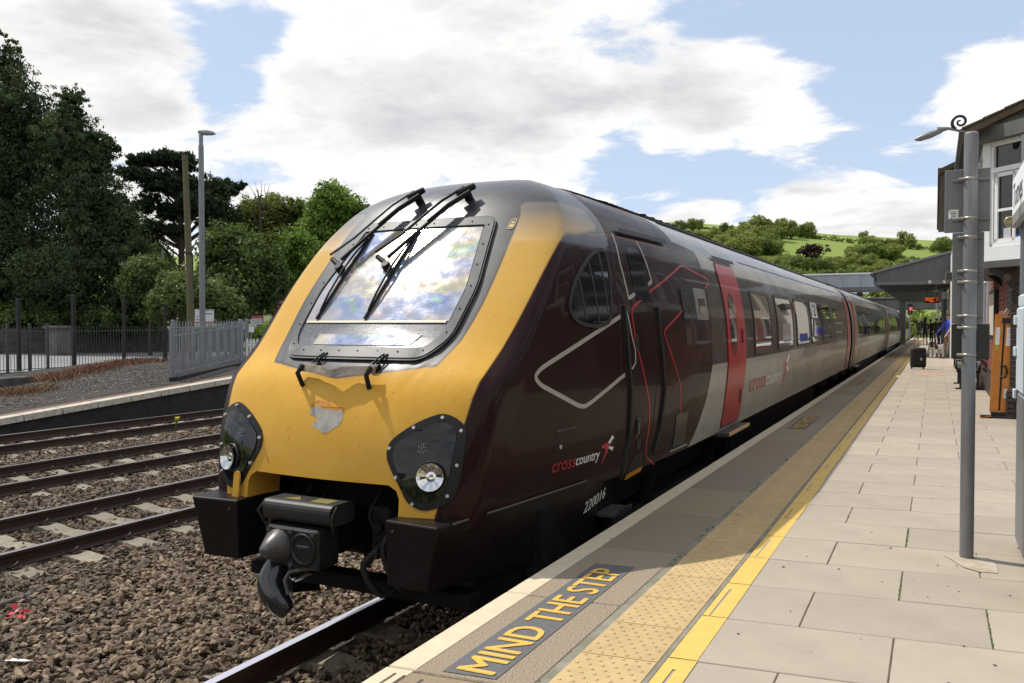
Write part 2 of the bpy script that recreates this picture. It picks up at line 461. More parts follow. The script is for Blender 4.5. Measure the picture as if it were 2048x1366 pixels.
# ---- laying shapes on the curved skin
def cut_grid(poly, faces, du, dv):
    bm = bmesh.new(); vs = [bm.verts.new((u, v, 0)) for u, v in poly]
    for f in faces:
        try: bm.faces.new([vs[i] for i in f])
        except ValueError: pass
    us = [p[0] for p in poly]; vv = [p[1] for p in poly]
    for lo, hi, d, n in ((min(us), max(us), du, (1, 0, 0)), (min(vv), max(vv), dv, (0, 1, 0))):
        k = math.floor(lo / d) + 1
        while k * d < hi - 1e-6:
            bmesh.ops.bisect_plane(bm, geom=bm.verts[:] + bm.edges[:] + bm.faces[:], plane_co=Vector((n[0]*k*d, n[1]*k*d, 0)), plane_no=n)
            k += 1
    return bm
def skin(poly, mapper, mb, mi=0, off=0.004, depth=0.012, faces=None, du=.3, dv=.07, smooth=True):
    """flat 2-D outline -> thin raised plate following the skin; mapper(u, v, offset) -> point"""
    if faces is None:
        faces = [tuple(t) for t in tessellate_polygon([[Vector((u, v, 0)) for u, v in poly]])]
    bm = cut_grid(poly, faces, du, dv)
    top = [mapper(v.co.x, v.co.y, off) for v in bm.verts]
    low = [mapper(v.co.x, v.co.y, off - depth) for v in bm.verts]
    bm.verts.index_update(); n = len(top)
    fs = [tuple(v.index for v in f.verts) for f in bm.faces]
    mb.add(top, fs, mi, smooth)
    be = [e for e in bm.edges if len(e.link_faces) == 1]
    mb.add(top + low, [(e.verts[0].index, e.verts[1].index, n + e.verts[1].index, n + e.verts[0].index) for e in be], mi)
    bm.free(); return mb
def on_side(y, z, off): return (sidex(y, z) + off, y, z)
def on_front(x, z, off):
    h = BV.ray_cast(Vector((x, 0, z)), Vector((0, 1, 0)))
    if h[0] is None: return (x, yface(x, z) - off, z)
    n = h[1] if h[1].y < 0 else -h[1]
    p = h[0] + n * off
    return (p.x, p.y, p.z)
def on_roof(x, y, off):
    h = BV.ray_cast(Vector((x, y, 6)), Vector((0, 0, -1)))
    n = h[1] if h[1].z > 0 else -h[1]
    p = h[0] + n * off; return (p.x, p.y, p.z)
def ribbon(pts, w, closed=False, rad=0.0, seg=5):
    """outline of a stripe of width w along a 2-D polyline with rounded corners"""
    P = [Vector(p) for p in pts]; n = len(P); out = []
    for i, p in enumerate(P):
        if rad and (closed or 0 < i < n - 1):
            a = P[i - 1] - p; b = P[(i + 1) % n] - p
            r = min(rad, a.length * .45, b.length * .45)
            q0 = p + a.normalized() * r; q1 = p + b.normalized() * r
            for k in range(seg + 1):
                t = k / seg; out.append(q0 * (1-t)**2 + p * 2*t*(1-t) + q1 * t*t)
        else: out.append(p)
    m = len(out); Lp = []; Rp = []
    for i in range(m):
        a = out[i - 1] if (i > 0 or closed) else out[i]; b = out[(i + 1) % m] if (i < m - 1 or closed) else out[i]
        d = (b - a).normalized(); nn = Vector((-d.y, d.x))
        Lp.append(out[i] + nn * w / 2); Rp.append(out[i] - nn * w / 2)
    vs = [tuple(v) for v in Lp + Rp]
    fs = [(i, (i+1) % m, m + (i+1) % m, m + i) for i in range(m if closed else m - 1)]
    return vs, fs
def smooth_loop(pts, n=48):
    """closed Catmull-Rom through the points"""
    P = [Vector(p) for p in pts]; m = len(P); out = []
    per = max(2, n // m)
    for i in range(m):
        p0, p1, p2, p3 = P[i-1], P[i], P[(i+1) % m], P[(i+2) % m]
        for k in range(per):
            t = k / per
            out.append(tuple(0.5 * ((2*p1) + (p2-p0)*t + (2*p0-5*p1+4*p2-p3)*t*t + (3*p1-p0-3*p2+p3)*t**3)))
    return out
def rrect(x0, x1, z0, z1, r, seg=4):
    o = []
    for cx, cz, a in ((x1-r, z1-r, 0), (x0+r, z1-r, 90), (x0+r, z0+r, 180), (x1-r, z0+r, 270)):
        for k in range(seg + 1):
            t = R(a + 90 * k / seg); o.append((cx + r * math.cos(t), cz + r * math.sin(t)))
    return o
def rpoly(pts, rad, seg=4):
    P = [Vector(p) for p in pts]; n = len(P); out = []
    for i, p in enumerate(P):
        a = P[i-1] - p; b = P[(i+1) % n] - p; r = min(rad, a.length*.45, b.length*.45)
        q0 = p + a.normalized()*r; q1 = p + b.normalized()*r
        for k in range(seg + 1):
            t = k / seg; out.append(tuple(q0*(1-t)**2 + p*2*t*(1-t) + q1*t*t))
    return out
def inset(poly, d):
    c = Vector((sum(p[0] for p in poly)/len(poly), sum(p[1] for p in poly)/len(poly))); n = len(poly); o = []
    for i in range(n):
        a = Vector(poly[i-1]); b = Vector(poly[(i+1) % n]); t = (b - a).normalized(); nn = Vector((-t.y, t.x))
        p = Vector(poly[i])
        if nn.dot(c - p) < 0: nn = -nn
        o.append(tuple(p + nn * d))
    return o
def ring(outer, inner):
    n = len(outer)
    return list(outer) + list(inner), [(i, (i+1) % n, n + (i+1) % n, n + i) for i in range(n)]
M_glass = mat('dark_window_glass', (.012, .013, .014), .04, spec=.8, coat=.3)
M_sglass = mat('side_window_glass', (.008, .008, .009), .03, spec=.7)
M_frame = mat('window_frame_grey', (.075, .075, .077), .46, spec=.22, var=.3, vscale=14)
M_bolt = mat('bolt_steel', (.50, .49, .46), .35, metal=.7)
M_wipe = mat('wiper_black', (.010, .010, .010), .5, spec=.2)
M_red = mat('door_red', (.35, .011, .019), .32, spec=.12, coat=.14, var=.10, vscale=1.5)
M_lred = mat('line_red', (.36, .022, .034), .35, spec=.2, coat=.15)
M_lgrey = mat('line_grey', (.34, .31, .28), .35, coat=.15)
M_silv = mat('logo_silver', (.74, .73, .70), .3, coat=.3)
M_groove = mat('groove_black', (.006, .006, .006), .5)
M_seam = mat('panel_seam', (.006, .005, .005), .5)
M_white = mat('white_plate', (.78, .78, .76), .4)
M_orange = mat('orange_reflector', (.62, .28, .03), .4, var=.15, vscale=20)
M_steel = mat('worn_steel', (.075, .070, .066), .42, metal=.25, var=.4, vscale=18)
M_darkst = mat('dark_coupler_steel', (.017, .016, .015), .42, spec=.3, var=.35, vscale=14)
M_yelo = mat('yellow_bracket', (.66, .34, .03), .45, var=.2, vscale=20)

# ---- iridescent sun film on the windscreen: rainbow reflections painted into the colour of a thin film over a dull mirror, dusted over
def film_material():
    m = bpy.data.materials.new('rainbow_painted_film'); m.use_nodes = True; t = m.node_tree; b = t.nodes['Principled BSDF']
    tcn = t.nodes.new('ShaderNodeTexCoord')
    def nz(sc, det, st=(1,1,1), dist=0):
        mp = t.nodes.new('ShaderNodeMapping'); mp.inputs['Scale'].default_value = st; t.links.new(tcn.outputs['Object'], mp.inputs[0])
        n = t.nodes.new('ShaderNodeTexNoise'); n.inputs['Scale'].default_value = sc; n.inputs['Detail'].default_value = det; n.inputs['Distortion'].default_value = dist
        t.links.new(mp.outputs[0], n.inputs['Vector']); return n.outputs['Fac']
    def rg(v, a, b_, c, d):
        r = t.nodes.new('ShaderNodeMapRange'); t.links.new(v, r.inputs[0])
        for i, q in enumerate((a, b_, c, d)): r.inputs[i+1].default_value = q
        return r.outputs[0]
    ramp = t.nodes.new('ShaderNodeValToRGB'); e = ramp.color_ramp
    cols = [(.0, (0.32, 0.37, 0.21)), (.14, (0.22, 0.36, 0.26)), (.27, (0.19, 0.25, 0.46)), (.40, (0.32, 0.36, 0.45)), (.52, (0.45, 0.38, 0.37)), (.64, (0.47, 0.41, 0.26)), (.77, (0.29, 0.41, 0.26)), (.89, (0.21, 0.27, 0.47)), (1.0, (0.40, 0.40, 0.46))]
    e.elements[0].position = 0; e.elements[0].color = (*cols[0][1], 1); e.elements[1].position = 1; e.elements[1].color = (*cols[-1][1], 1)
    for p, c in cols[1:-1]:
        x = e.elements.new(p); x.color = (*c, 1)
    t.links.new(rg(nz(2.3, 3, (1.0, .8, 2.0), .5), .25, .75, 0, 1), ramp.inputs[0])
    pale = t.nodes.new('ShaderNodeMix'); pale.data_type = 'RGBA'; t.links.new(rg(nz(4, 8), .38, .72, .05, .7), pale.inputs[0])
    t.links.new(ramp.outputs[0], pale.inputs[6]); pale.inputs[7].default_value = (.50, .49, .53, 1)
    t.links.new(pale.outputs[2], b.inputs['Base Color'])
    b.inputs['Metallic'].default_value = .55
    b.inputs['Specular IOR Level'].default_value = .5
    t.links.new(rg(nz(12, 5), .35, .7, .11, .20), b.inputs['Roughness'])
    try:
        b.inputs['Thin Film IOR'].default_value = 1.5
        t.links.new(rg(nz(2.0, 2, (1, .8, 1.8), .5), .3, .7, 250, 750), b.inputs['Thin Film Thickness'])
    except KeyError: pass
    bp = t.nodes.new('ShaderNodeBump'); bp.inputs['Strength'].default_value = .05; bp.inputs['Distance'].default_value = .01
    t.links.new(nz(45, 3), bp.inputs['Height']); t.links.new(bp.outputs[0], b.inputs['Normal'])
    return m
M_film = film_material()
M_dusty = mat('dusty_dark_glass', (.085, .088, .10), .22, var=.5, vscale=40, detail=9, spec=.7, bump=.08, bscale=160)

# windscreen > frame, film, blind edge, destination strip
shape = rpoly([(.545, 2.095), (.66, 2.225), (.685, 2.56), (.578, 3.088), (-.578, 3.088), (-.685, 2.56), (-.66, 2.225), (-.545, 2.095)], .07)
glass_in = inset(shape, .062)
mb = MB(); skin(shape, on_front, mb, 0, .012, .02, du=.06, dv=.06)
screen = tpart('windscreen', mb, M_dusty)
vs, fs = ring(shape, glass_in); mb = MB(); skin(vs, on_front, mb, 0, .024, .024, fs, .08, .08); 
tpart('windscreen_frame', mb, M_frame, screen)
g2 = inset(glass_in, .012); vs, fs = ring(inset(shape, -.012), shape); mb = MB(); skin(vs, on_front, mb, 0, .018, .018, fs, .08, .08)
tpart('windscreen_seal', mb, M_rubber, screen)
def clipz(poly, z0, z1):
    def half(p, zc, up):
        o = []
        for i in range(len(p)):
            a, b = p[i-1], p[i]; ia = (a[1] >= zc) == up; ib = (b[1] >= zc) == up
            if ia != ib:
                t = (zc - a[1]) / (b[1] - a[1]); o.append((a[0] + (b[0]-a[0])*t, zc))
            if ib: o.append(b)
        return o
    return half(half(poly, z0, True), z1, False)
film = clipz(g2, 2.335, 3.02)
mb = MB(); skin(film, on_front, mb, 0, .0155, .003, du=.05, dv=.05)
tpart('sun_film', mb, M_film, screen, 'film with painted rainbow reflections over the upper windscreen')
mb = MB(); skin([(-.58, 2.322), (.58, 2.322), (.58, 2.336), (-.58, 2.336)], on_front, mb, 0, .020, .004, du=.06)
tpart('blind_edge', mb, mat('blind_edge_cream', (.62, .54, .36), .4), screen)
mb = MB(); skin([(-.385, 2.176), (.40, 2.176), (.455, 2.245), (-.385, 2.245)], on_front, mb, 0, .0155, .003, du=.06, dv=.04)
tpart('destination_strip', mb, M_film, screen)
n = len(shape); mid = inset(shape, .036)
per = [0.0]
for i in range(n): per.append(per[-1] + (Vector(mid[i]) - Vector(mid[(i+1) % n])).length)
k = 0.05
while k < per[-1]:
    i = max(j for j in range(n) if per[j] <= k); t = (k - per[i]) / max(1e-6, per[i+1] - per[i])
    p = Vector(mid[i]).lerp(Vector(mid[(i+1) % n]), t)
    mb = MB(); mb.cyl(on_front(p.x, p.y, .023), on_front(p.x, p.y, .029), .0065, .005, 6); k += .155
    tpart('frame_bolt', mb, M_black, screen)

# wipers: two arms, carrier, blade
def wiper(s, px):
    P = lambda x, z, o: Vector(on_front(x, z, o))
    mb = MB()
    pv = P(px, 3.275, .0); pt = P(px, 3.275, .10)
    mb.cyl(pv, pt, .035, .03, 10)
    c = P(px, 3.275, .085)
    mb.cyl(P(px - .045, 3.235, .085), P(px + .05, 3.30, .085), .034, .024, 8)
    w = tpart('wiper_mount', mb, M_wipe)
    for (dx, dz, h, rr) in ((-.012, .012, .105, .0105), (.045, -.012, .075, .0135)):
        mb = MB(); pts = [P(px + dx, 3.265 + dz, h)]
        for f in (.25, .5, .75, 1.0):
            pts.append(P(px + dx - .37 * f + (-.06 if h > .1 and f == 1 else 0), 3.265 + dz - .52 * f + .01 * f, h * (1 - .15 * f) + .025))
        mb.tube(pts, rr, 6)
        if h < .1:
            mb.tube([p + Vector((0, -.004, .012)) for p in pts[:3]], .013, 6)
        tpart('wiper_arm', mb, mat('wiper_arm_steel', (.10, .10, .10), .35, metal=.3) if s == 0 and h > .1 else M_wipe, w)
    e = (px - .37 + .02, 2.735)
    mb = MB(); mb.cyl(P(e[0] - .08, e[1] + .02, .085), P(e[0] + .03, e[1] - .03, .06), .018, .024, 8)
    mb.cyl(P(e[0] + .02, e[1] - .035, .03), P(e[0] + .02, e[1] - .035, .085), .035, .03, 10)
    tpart('wiper_carrier', mb, M_wipe, w)
    mb = MB(); b0 = (e[0] + .10, e[1] + .27); b1 = (e[0] + .045, 2.345)
    pts = [P(b0[0] + (b1[0]-b0[0])*f, b0[1] + (b1[1]-b0[1])*f, .026) for f in (0, .2, .4, .6, .8, 1)]
    mb.tube(pts, .011, 5)
    pts = [P(b0[0] + (b1[0]-b0[0])*f, b0[1] + (b1[1]-b0[1])*f, .026 + .04 * math.sin(math.pi * f)) for f in (0.08, .25, .5, .75, .92)]
    mb.tube(pts, .008, 5)
    tpart('wiper_blade', mb, M_wipe, w)
wiper(0, -.185); wiper(1, .255)
for x in (-.243, .24):
    mb = MB(); P = lambda a, b, o: Vector(on_front(a, b, o))
    c0 = P(x, 2.045, -.005); c1 = P(x, 2.045, .028); mb.cyl(c0, c1, .042, .034, 12)
    for d in (-.012, .016): mb.tube([P(x + d, 2.05, .03), P(x + d + .02, 2.085, .035), P(x + d + .04, 2.112, .03)], .006, 5)
    tpart('washer_jet', mb, M_wipe)
# grab bar under the windscreen
mb = MB()
prof = []
pts = [(-.298 + .6 * f, 1.987 - .012 * math.sin(math.pi * f)) for f in [i / 8 for i in range(9)]]
top = [Vector(on_front(x, z, .075)) for x, z in pts]
for i in range(8):
    a, b = top[i], top[i+1]; up = Vector((0, .008, .022)); dn = Vector((0, -.012, -.022)); bk = Vector((0, .03, 0))
    mb.add([a+up, b+up, b+dn, a+dn, a+up+bk, b+up+bk, b+dn+bk, a+dn+bk], [(0,1,2,3), (4,5,1,0), (3,2,6,7), (7,6,5,4)] + ([(0,3,7,4)] if i == 0 else []) + ([(1,5,6,2)] if i == 7 else []))
bar = tpart('grab_bar', mb, mat('worn_grab_bar', (.33, .26, .19), .5, col2=(.02, .018, .016), vscale=9))
for x in (-.245, .285):
    mb = MB(); mb.tube([Vector(on_front(x, 1.99, .09)), Vector(on_front(x, 1.945, .085)), Vector(on_front(x, 1.925, .0))], .016, 7)
    tpart('grab_bar_leg', mb, M_wipe, bar)

# lamp clusters: black surround, dark cover, headlamp reflector, bolts
LAMP = [(.80, 1.787), (.885, 1.772), (.945, 1.732), (.966, 1.69), (.968, 1.585), (.962, 1.44), (.937, 1.34), (.891, 1.283), (.835, 1.25), (.772, 1.233), (.718, 1.240), (.653, 1.278), (.60, 1.36), (.536, 1.455), (.500, 1.53), (.505, 1.60), (.55, 1.655), (.67, 1.735)]
LAMP_IN = [(.80, 1.738), (.868, 1.728), (.908, 1.694), (.918, 1.614), (.905, 1.527), (.893, 1.412), (.858, 1.332), (.790, 1.284), (.715, 1.284), (.656, 1.326), (.600, 1.42), (.553, 1.50), (.545, 1.575), (.575, 1.622), (.68, 1.686)]
BOLTS = [(.515, 1.578), (.82, 1.766), (.654, 1.702), (.940, 1.694), (.935, 1.499), (.895, 1.323), (.691, 1.266), (.575, 1.412)]
M_cover = mat('smoked_lamp_cover', (.006, .006, .007), .05, spec=.45, var=.3, vscale=7)
M_lsur = mat('lamp_surround_black', (.008, .008, .008), .38, spec=.3)
M_cabg = mat('cab_side_glass', (.006, .006, .007), .10, spec=.22)
M_reflect = mat('lamp_reflector', (.62, .62, .62), .06, metal=1.0)
for s in (1, -1):
    lp = smooth_loop([(s * x, z) for x, z in LAMP], 72); li = smooth_loop([(s * x, z) for x, z in LAMP_IN], 60)
    mb = MB(); skin(lp, on_front, mb, 0, .010, .02, du=.04, dv=.04)
    lamp = tpart('lamp_cluster', mb, M_lsur)
    mb = MB(); skin(li, on_front, mb, 0, .016, .008, du=.04, dv=.04)
    tpart('lamp_cover', mb, M_cover, lamp)
    cx, cz = s * .795, 1.428
    c = Vector(on_front(cx, cz, .0)); nrm = (Vector(on_front(cx, cz, .1)) - c).normalized()
    nrm = (nrm + Vector((s * .12, -.5, 0))).normalized()
    a = nrm.cross(Vector((0, 0, 1))).normalized(); b = a.cross(nrm)
    mb = MB(); prof = [(.001, -.002), (.014, .006), (.03, .004), (.046, .018), (.062, .034), (.077, .052), (.081, .053)]
    m = 20; vs = []
    c = Vector(on_front(cx, cz, .0175))
    for r, h in prof:
        for i in range(m):
            t = 2 * math.pi * i / m
            q = on_front(cx + r * math.cos(t), cz + r * math.sin(t), .0185 + .0 * h)
            vs.append(q)
    fs = [(k*m+i, k*m+(i+1) % m, (k+1)*m+(i+1) % m, (k+1)*m+i) for k in range(len(prof)-1) for i in range(m)]
    mb.add(vs, fs, 0, False)
    # facets tilt like a bowl
    vv = [Vector(v) for v in mb.v]; mb.v = []
    for k, (r, h) in enumerate(prof):
        for i in range(m):
            p = vv[k*m+i]; mb.v.append(tuple(p + nrm * (h * .55 - .002)))
    tpart('headlamp', mb, M_reflect, lamp)
    mb = MB()
    rr = [(.080, .0), (.086, .014), (.092, .0)]
    vs = []
    for r, h in rr:
        for i in range(m):
            t = 2 * math.pi * i / m; vs.append(on_front(cx + r * math.cos(t), cz + r * math.sin(t), .016 + h))
    mb.add(vs, [(k*m+i, k*m+(i+1) % m, (k+1)*m+(i+1) % m, (k+1)*m+i) for k in range(2) for i in range(m)], 0, True)
    tpart('headlamp_rim', mb, M_lsur, lamp)
    mb = MB()
    for i in range(14):
        t = i * 2.4; r = .008 * math.sqrt(i); q = (s * .725 + r * math.cos(t) * 1.0, 1.585 + r * math.sin(t) * 1.1)
        mb.cyl(on_front(*q, .0165), on_front(*q, .0195), .0045, .003, 5)
    tpart('marker_light', mb, mat('marker_lens', (.25, .25, .26), .2), lamp)
    for x, z in BOLTS:
        mb = MB(); a_ = Vector(on_front(s * x, z, .008)); b_ = Vector(on_front(s * x, z, .024)); mb.cyl(a_, b_, .013, .010, 8)
        tpart('lamp_bolt', mb, M_bolt, lamp)
mb = MB()
p0 = Vector(on_front(-.672, 1.185, .03)); p1 = Vector(on_front(-.672, 1.325, .03)); d = Vector((.026, 0, 0)); k = Vector((0, -.012, 0))
mb.add([p0-d, p0+d, p1+d, p1-d, p0-d+k, p0+d+k, p1+d+k, p1-d+k], [(0,1,2,3), (4,5,6,7), (0,1,5,4), (1,2,6,5), (2,3,7,6), (3,0,4,7)])
mb.cyl(p1, p1 + k, .026, n=12)
tpart('yellow_bracket', mb, M_yelo)
# bare primer patch where the paint has come off the nose
scar = smooth_loop([(-.123, 1.775), (-.09, 1.80), (-.055, 1.805), (-.02, 1.785), (.03, 1.79), (.085, 1.783), (.128, 1.785), (.142, 1.744), (.135, 1.712), (.118, 1.69), (.092, 1.68), (.078, 1.668), (.05, 1.648), (.012, 1.645), (-.014, 1.658), (-.055, 1.672), (-.076, 1.676), (-.083, 1.69), (-.06, 1.715), (-.052, 1.73), (-.10, 1.745), (-.13, 1.758)], 66)
mb = MB(); skin(scar, on_front, mb, 0, .0015, .002, du=.05, dv=.05)
tpart('bare_paint_patch', mb, mat('grey_primer', (.36, .34, .30), .7, var=.25, vscale=16), None, 'grey patch of bare primer on the yellow nose')
sc2 = smooth_loop([(-.125, 1.80), (-.11, 1.83), (-.06, 1.842), (-.03, 1.83), (-.005, 1.845), (.03, 1.815), (.07, 1.812), (.13, 1.80), (.15, 1.77), (.11, 1.775), (.02, 1.77), (-.06, 1.79)], 48)
mb = MB(); skin(sc2, on_front, mb, 0, .0009, .001, du=.05, dv=.05)
tpart('worn_paint_edge', mb, mat('worn_orange_paint', (.52, .21, .015), .6, var=.25, vscale=30))
pic = rrect(.690, .742, 2.995, 3.085, .02)
mb = MB(); skin(pic, on_front, mb, 0, .003, .003, du=.05, dv=.05)
pc = tpart('warning_label', mb, mat('label_black', (.03, .03, .03), .5))
vs, fs = ring(inset(pic, .003), inset(pic, .007)); mb = MB(); skin(vs, on_front, mb, 0, .004, .001, fs, .05, .05)
skin([(.702, 3.013), (.732, 3.013), (.732, 3.035), (.702, 3.035)], on_front, mb, 0, .004, .001)
skin([(.717, 3.066), (.703, 3.042), (.731, 3.042)], on_front, mb, 0, .004, .001)
tpart('warning_symbol', mb, mat('label_gold', (.50, .36, .12), .5), pc)
# ring hatch and the joint line over the windscreen
cir = [(.03 + .125 * math.cos(2*math.pi*i/40), 3.245 + .105 * math.sin(2*math.pi*i/40)) for i in range(40)]
vs, fs = ring(cir, [(.03 + .119 * math.cos(2*math.pi*i/40), 3.245 + .099 * math.sin(2*math.pi*i/40)) for i in range(40)])
mb = MB(); skin(vs, on_front, mb, 0, .0015, .002, fs, .05, .05); tpart('hatch_ring', mb, M_seam)

# ---- right-hand side fittings -------------------------------------------------
def side_line(name, pts, w, m, closed=False, rad=.0, off=.0022, parent=None):
    vs, fs = ribbon(pts, w, closed, rad); mb = MB(); skin(vs, on_side, mb, 0, off, .003, fs, .3, .08); return tpart(name, mb, m, parent)
def side_plate(name, poly, m, off=.004, depth=.012, parent=None, label=None):
    mb = MB(); skin(poly, on_side, mb, 0, off, depth, du=.4, dv=.06); return tpart(name, mb, m, parent, label)
cw = smooth_loop([(5.90, 2.885), (5.74, 2.84), (5.57, 2.745), (5.40, 2.62), (5.295, 2.48), (5.30, 2.39), (5.42, 2.335), (5.60, 2.315), (5.77, 2.325), (5.885, 2.37), (5.925, 2.50), (5.975, 2.70), (5.985, 2.83), (5.96, 2.88)], 56)
w = side_plate('cab_window', cw, M_cabg, .006)
vs, fs = ring(inset(cw, -.018), inset(cw, .010)); mb = MB(); skin(vs, on_side, mb, 0, .011, .014, fs, .3, .06); tpart('cab_window_seal', mb, M_rubber, w)
for pts in ([(5.46, 2.66), (5.50, 2.35)], [(5.66, 2.78), (5.70, 2.33)], [(5.86, 2.86), (5.86, 2.36)]):
    vs, fs = ribbon(pts, .014); mb = MB(); skin(vs, on_side, mb, 0, .0085, .003, fs, .3, .06); tpart('cab_window_bar', mb, mat('window_bar', (.03, .03, .031), .4), w)
side_line('panel_joint', [(6.16, 3.10), (6.10, 2.80), (6.06, 2.43), (6.05, 2.0), (6.10, 1.80)], .010, M_seam)
for (y0, pts) in ((0, [(6.16, 2.47), (6.17, 2.12), (6.23, 1.8), (6.26, 1.48), (6.25, 1.08)]), (1, [(6.85, 2.47), (6.90, 2.02), (6.96, 1.75), (6.94, 1.45), (6.86, 1.22)])):
    g = side_line('grab_rail_recess', pts, .072, M_groove, rad=.2)
    mb = MB(); mb.tube([Vector(on_side(y + .0, z, .012)) for y, z in pts], .014, 7); tpart('grab_rail', mb, M_rubber, g)
# cab door outline, window, catches
side_line('cab_door_joint', [(6.30, 1.9), (6.33, 2.4), (6.36, 2.85), (6.42, 2.96), (6.52, 2.985), (6.70, 2.975), (6.77, 2.90), (6.76, 2.5), (6.77, 2.1), (6.78, 1.9), (6.77, 1.35)], .008, M_seam, rad=.06)
dw = rrect(6.405, 6.735, 2.52, 2.94, .09)
d = side_plate('cab_door_window', dw, M_cabg, .003)
side_plate('door_catch', rrect(6.345, 6.395, 2.10, 2.24, .01), M_groove, .006)
side_plate('door_handle_recess', rrect(6.40, 6.47, 1.40, 1.58, .02), M_groove, .004)
side_plate('door_handle', rrect(6.415, 6.45, 1.43, 1.55, .01), M_steel, .018)
side_plate('lock_plate', rrect(6.45, 6.53, 1.30, 1.38, .01), M_groove, .006)
side_plate('foot_step_recess', rpoly([(6.35, 1.115), (6.38, 1.19), (6.46, 1.25), (6.60, 1.26), (6.64, 1.22), (6.63, 1.13)], .03), M_groove, .004)
side_plate('orange_step_marker', [(6.36, 1.062), (6.64, 1.09), (6.645, 1.13), (6.36, 1.105)], M_orange, .012)
# pale and red outlines of the livery
lw = .031
side_line('pale_outline', [(6.08, 2.385), (5.55, 2.235), (4.87, 2.035), (4.79, 1.985), (4.86, 1.93), (5.36, 1.755), (5.46, 1.735), (5.56, 1.76), (6.06, 1.915), (6.12, 1.93)], lw, M_lgrey, rad=.09)
side_line('pale_outline', [(6.27, 3.05), (6.235, 2.80), (6.28, 2.52)], .022, M_lgrey)
side_line('pale_outline', [(6.29, 2.53), (6.55, 2.61), (6.83, 2.685)], lw, M_lgrey)
side_line('pale_outline', [(6.83, 2.685), (6.80, 2.85), (6.75, 3.03)], .020, M_lgrey)
side_line('pale_outline', [(6.20, 2.46), (6.27, 2.24), (6.33, 2.12), (6.33, 2.02), (6.28, 1.98), (6.23, 1.965)], .018, M_lgrey)
side_line('red_outline', [(8.52, 2.69), (8.72, 2.75), (8.76, 2.78), (8.7, 2.80), (7.85, 2.885), (7.74, 2.875), (6.77, 2.605), (6.34, 2.46), (6.30, 2.41), (6.34, 2.2), (6.52, 1.87), (6.65, 1.65), (6.69, 1.48), (6.67, 1.31), (6.70, 1.2), (6.97, 1.10)], .019, M_lred, rad=.07)
side_line('red_outline', [(7.52, 2.445), (7.0, 2.275), (6.98, 2.24), (7.18, 2.01), (7.40, 1.77), (7.50, 1.48)], .018, M_lred, rad=.04)
# louvre, equipment hatch
lv = side_plate('air_louvre', rrect(7.53, 7.95, 2.365, 2.665, .012), M_groove, .004)
for k in range(9):
    y = 7.56 + k * .045; mb = MB(); skin([(y, 2.38), (y + .016, 2.38), (y + .016, 2.65), (y, 2.65)], on_side, mb, 0, .012, .012); tpart('louvre_slat', mb, M_steel, lv)
hp = side_plate('equipment_hatch', rrect(8.0, 8.46, 2.365, 2.68, .012), mat('hatch_grey', (.17, .17, .165), .35, metal=.2, var=.2, vscale=5), .008)
side_plate('hatch_window', rrect(8.13, 8.37, 2.43, 2.58, .01), M_sglass, .012)
side_plate('access_flap', rrect(7.36, 7.72, 1.20, 1.50, .015), mat('flap_dark', (.012, .010, .010), .3), .006)
side_line('flap_edge', [(7.34, 1.165), (7.86, 1.165)], .016, M_lgrey)
side_line('hatch_joint', [(5.10, 1.60), (5.36, 1.60)], .006, M_steel); side_line('hatch_joint', [(5.10, 1.60), (5.06, 1.40), (5.06, 1.385), (5.30, 1.385)], .005, M_seam)
mb = MB(); mb.cyl(on_side(5.16, 1.485, -.005), on_side(5.16, 1.485, .010), .016, n=10); tpart('hatch_lock', mb, M_bolt)
# operator's lettering and the arrow mark
def side_text(name, body, y0, z0, w, h, m, slope=0.0, parent=None, **k):
    vs, fs = fit_text(body, w, h, **k)
    pts = [(y0 + u, z0 + v + slope * u) for u, v in vs]; mb = MB(); skin(pts, on_side, mb, 0, .0030, .002, fs, .4, .08); return tpart(name, mb, m, parent)
def logo(y0, z0, w, h, sl=0.0, flip=1):
    a = side_text('logo_lettering', 'cross', y0, z0, w * .46, h * .74, M_lred, sl, shear=.12)
    side_text('logo_lettering', 'country', y0 + w * .47, z0 + (-h * .22) + sl * w * .47, w * .53, h * .98, M_silv, sl, shear=.12)
    x0 = y0 + w * 1.03; zc = z0 + sl * w; q = h / .10
    r_ = [(0, .115), (.085, .135), (.145, .115), (.16, .09), (.035, -.055), (.02, -.055), (.09, .075), (.0, .10)]
    mb = MB(); skin([(x0 + u * q, zc + v * q) for u, v in r_], on_side, mb, 0, .003, .002); tpart('logo_arrow', mb, M_lred, None)
    mb = MB()
    skin([(x0 + u * q, zc + v * q) for u, v in [(.125, .132), (.16, .112), (.235, .165), (.20, .19)]], on_side, mb, 0, .003, .002)
    skin([(x0 + u * q, zc + v * q) for u, v in [(.13, .085), (.16, .095), (.25, .075), (.225, .045)]], on_side, mb, 0, .003, .002)
    tpart('logo_arrow', mb, M_silv, None)
logo(5.08, 1.315, .69, .085)
logo(10.62, 1.46, 2.45, .22)
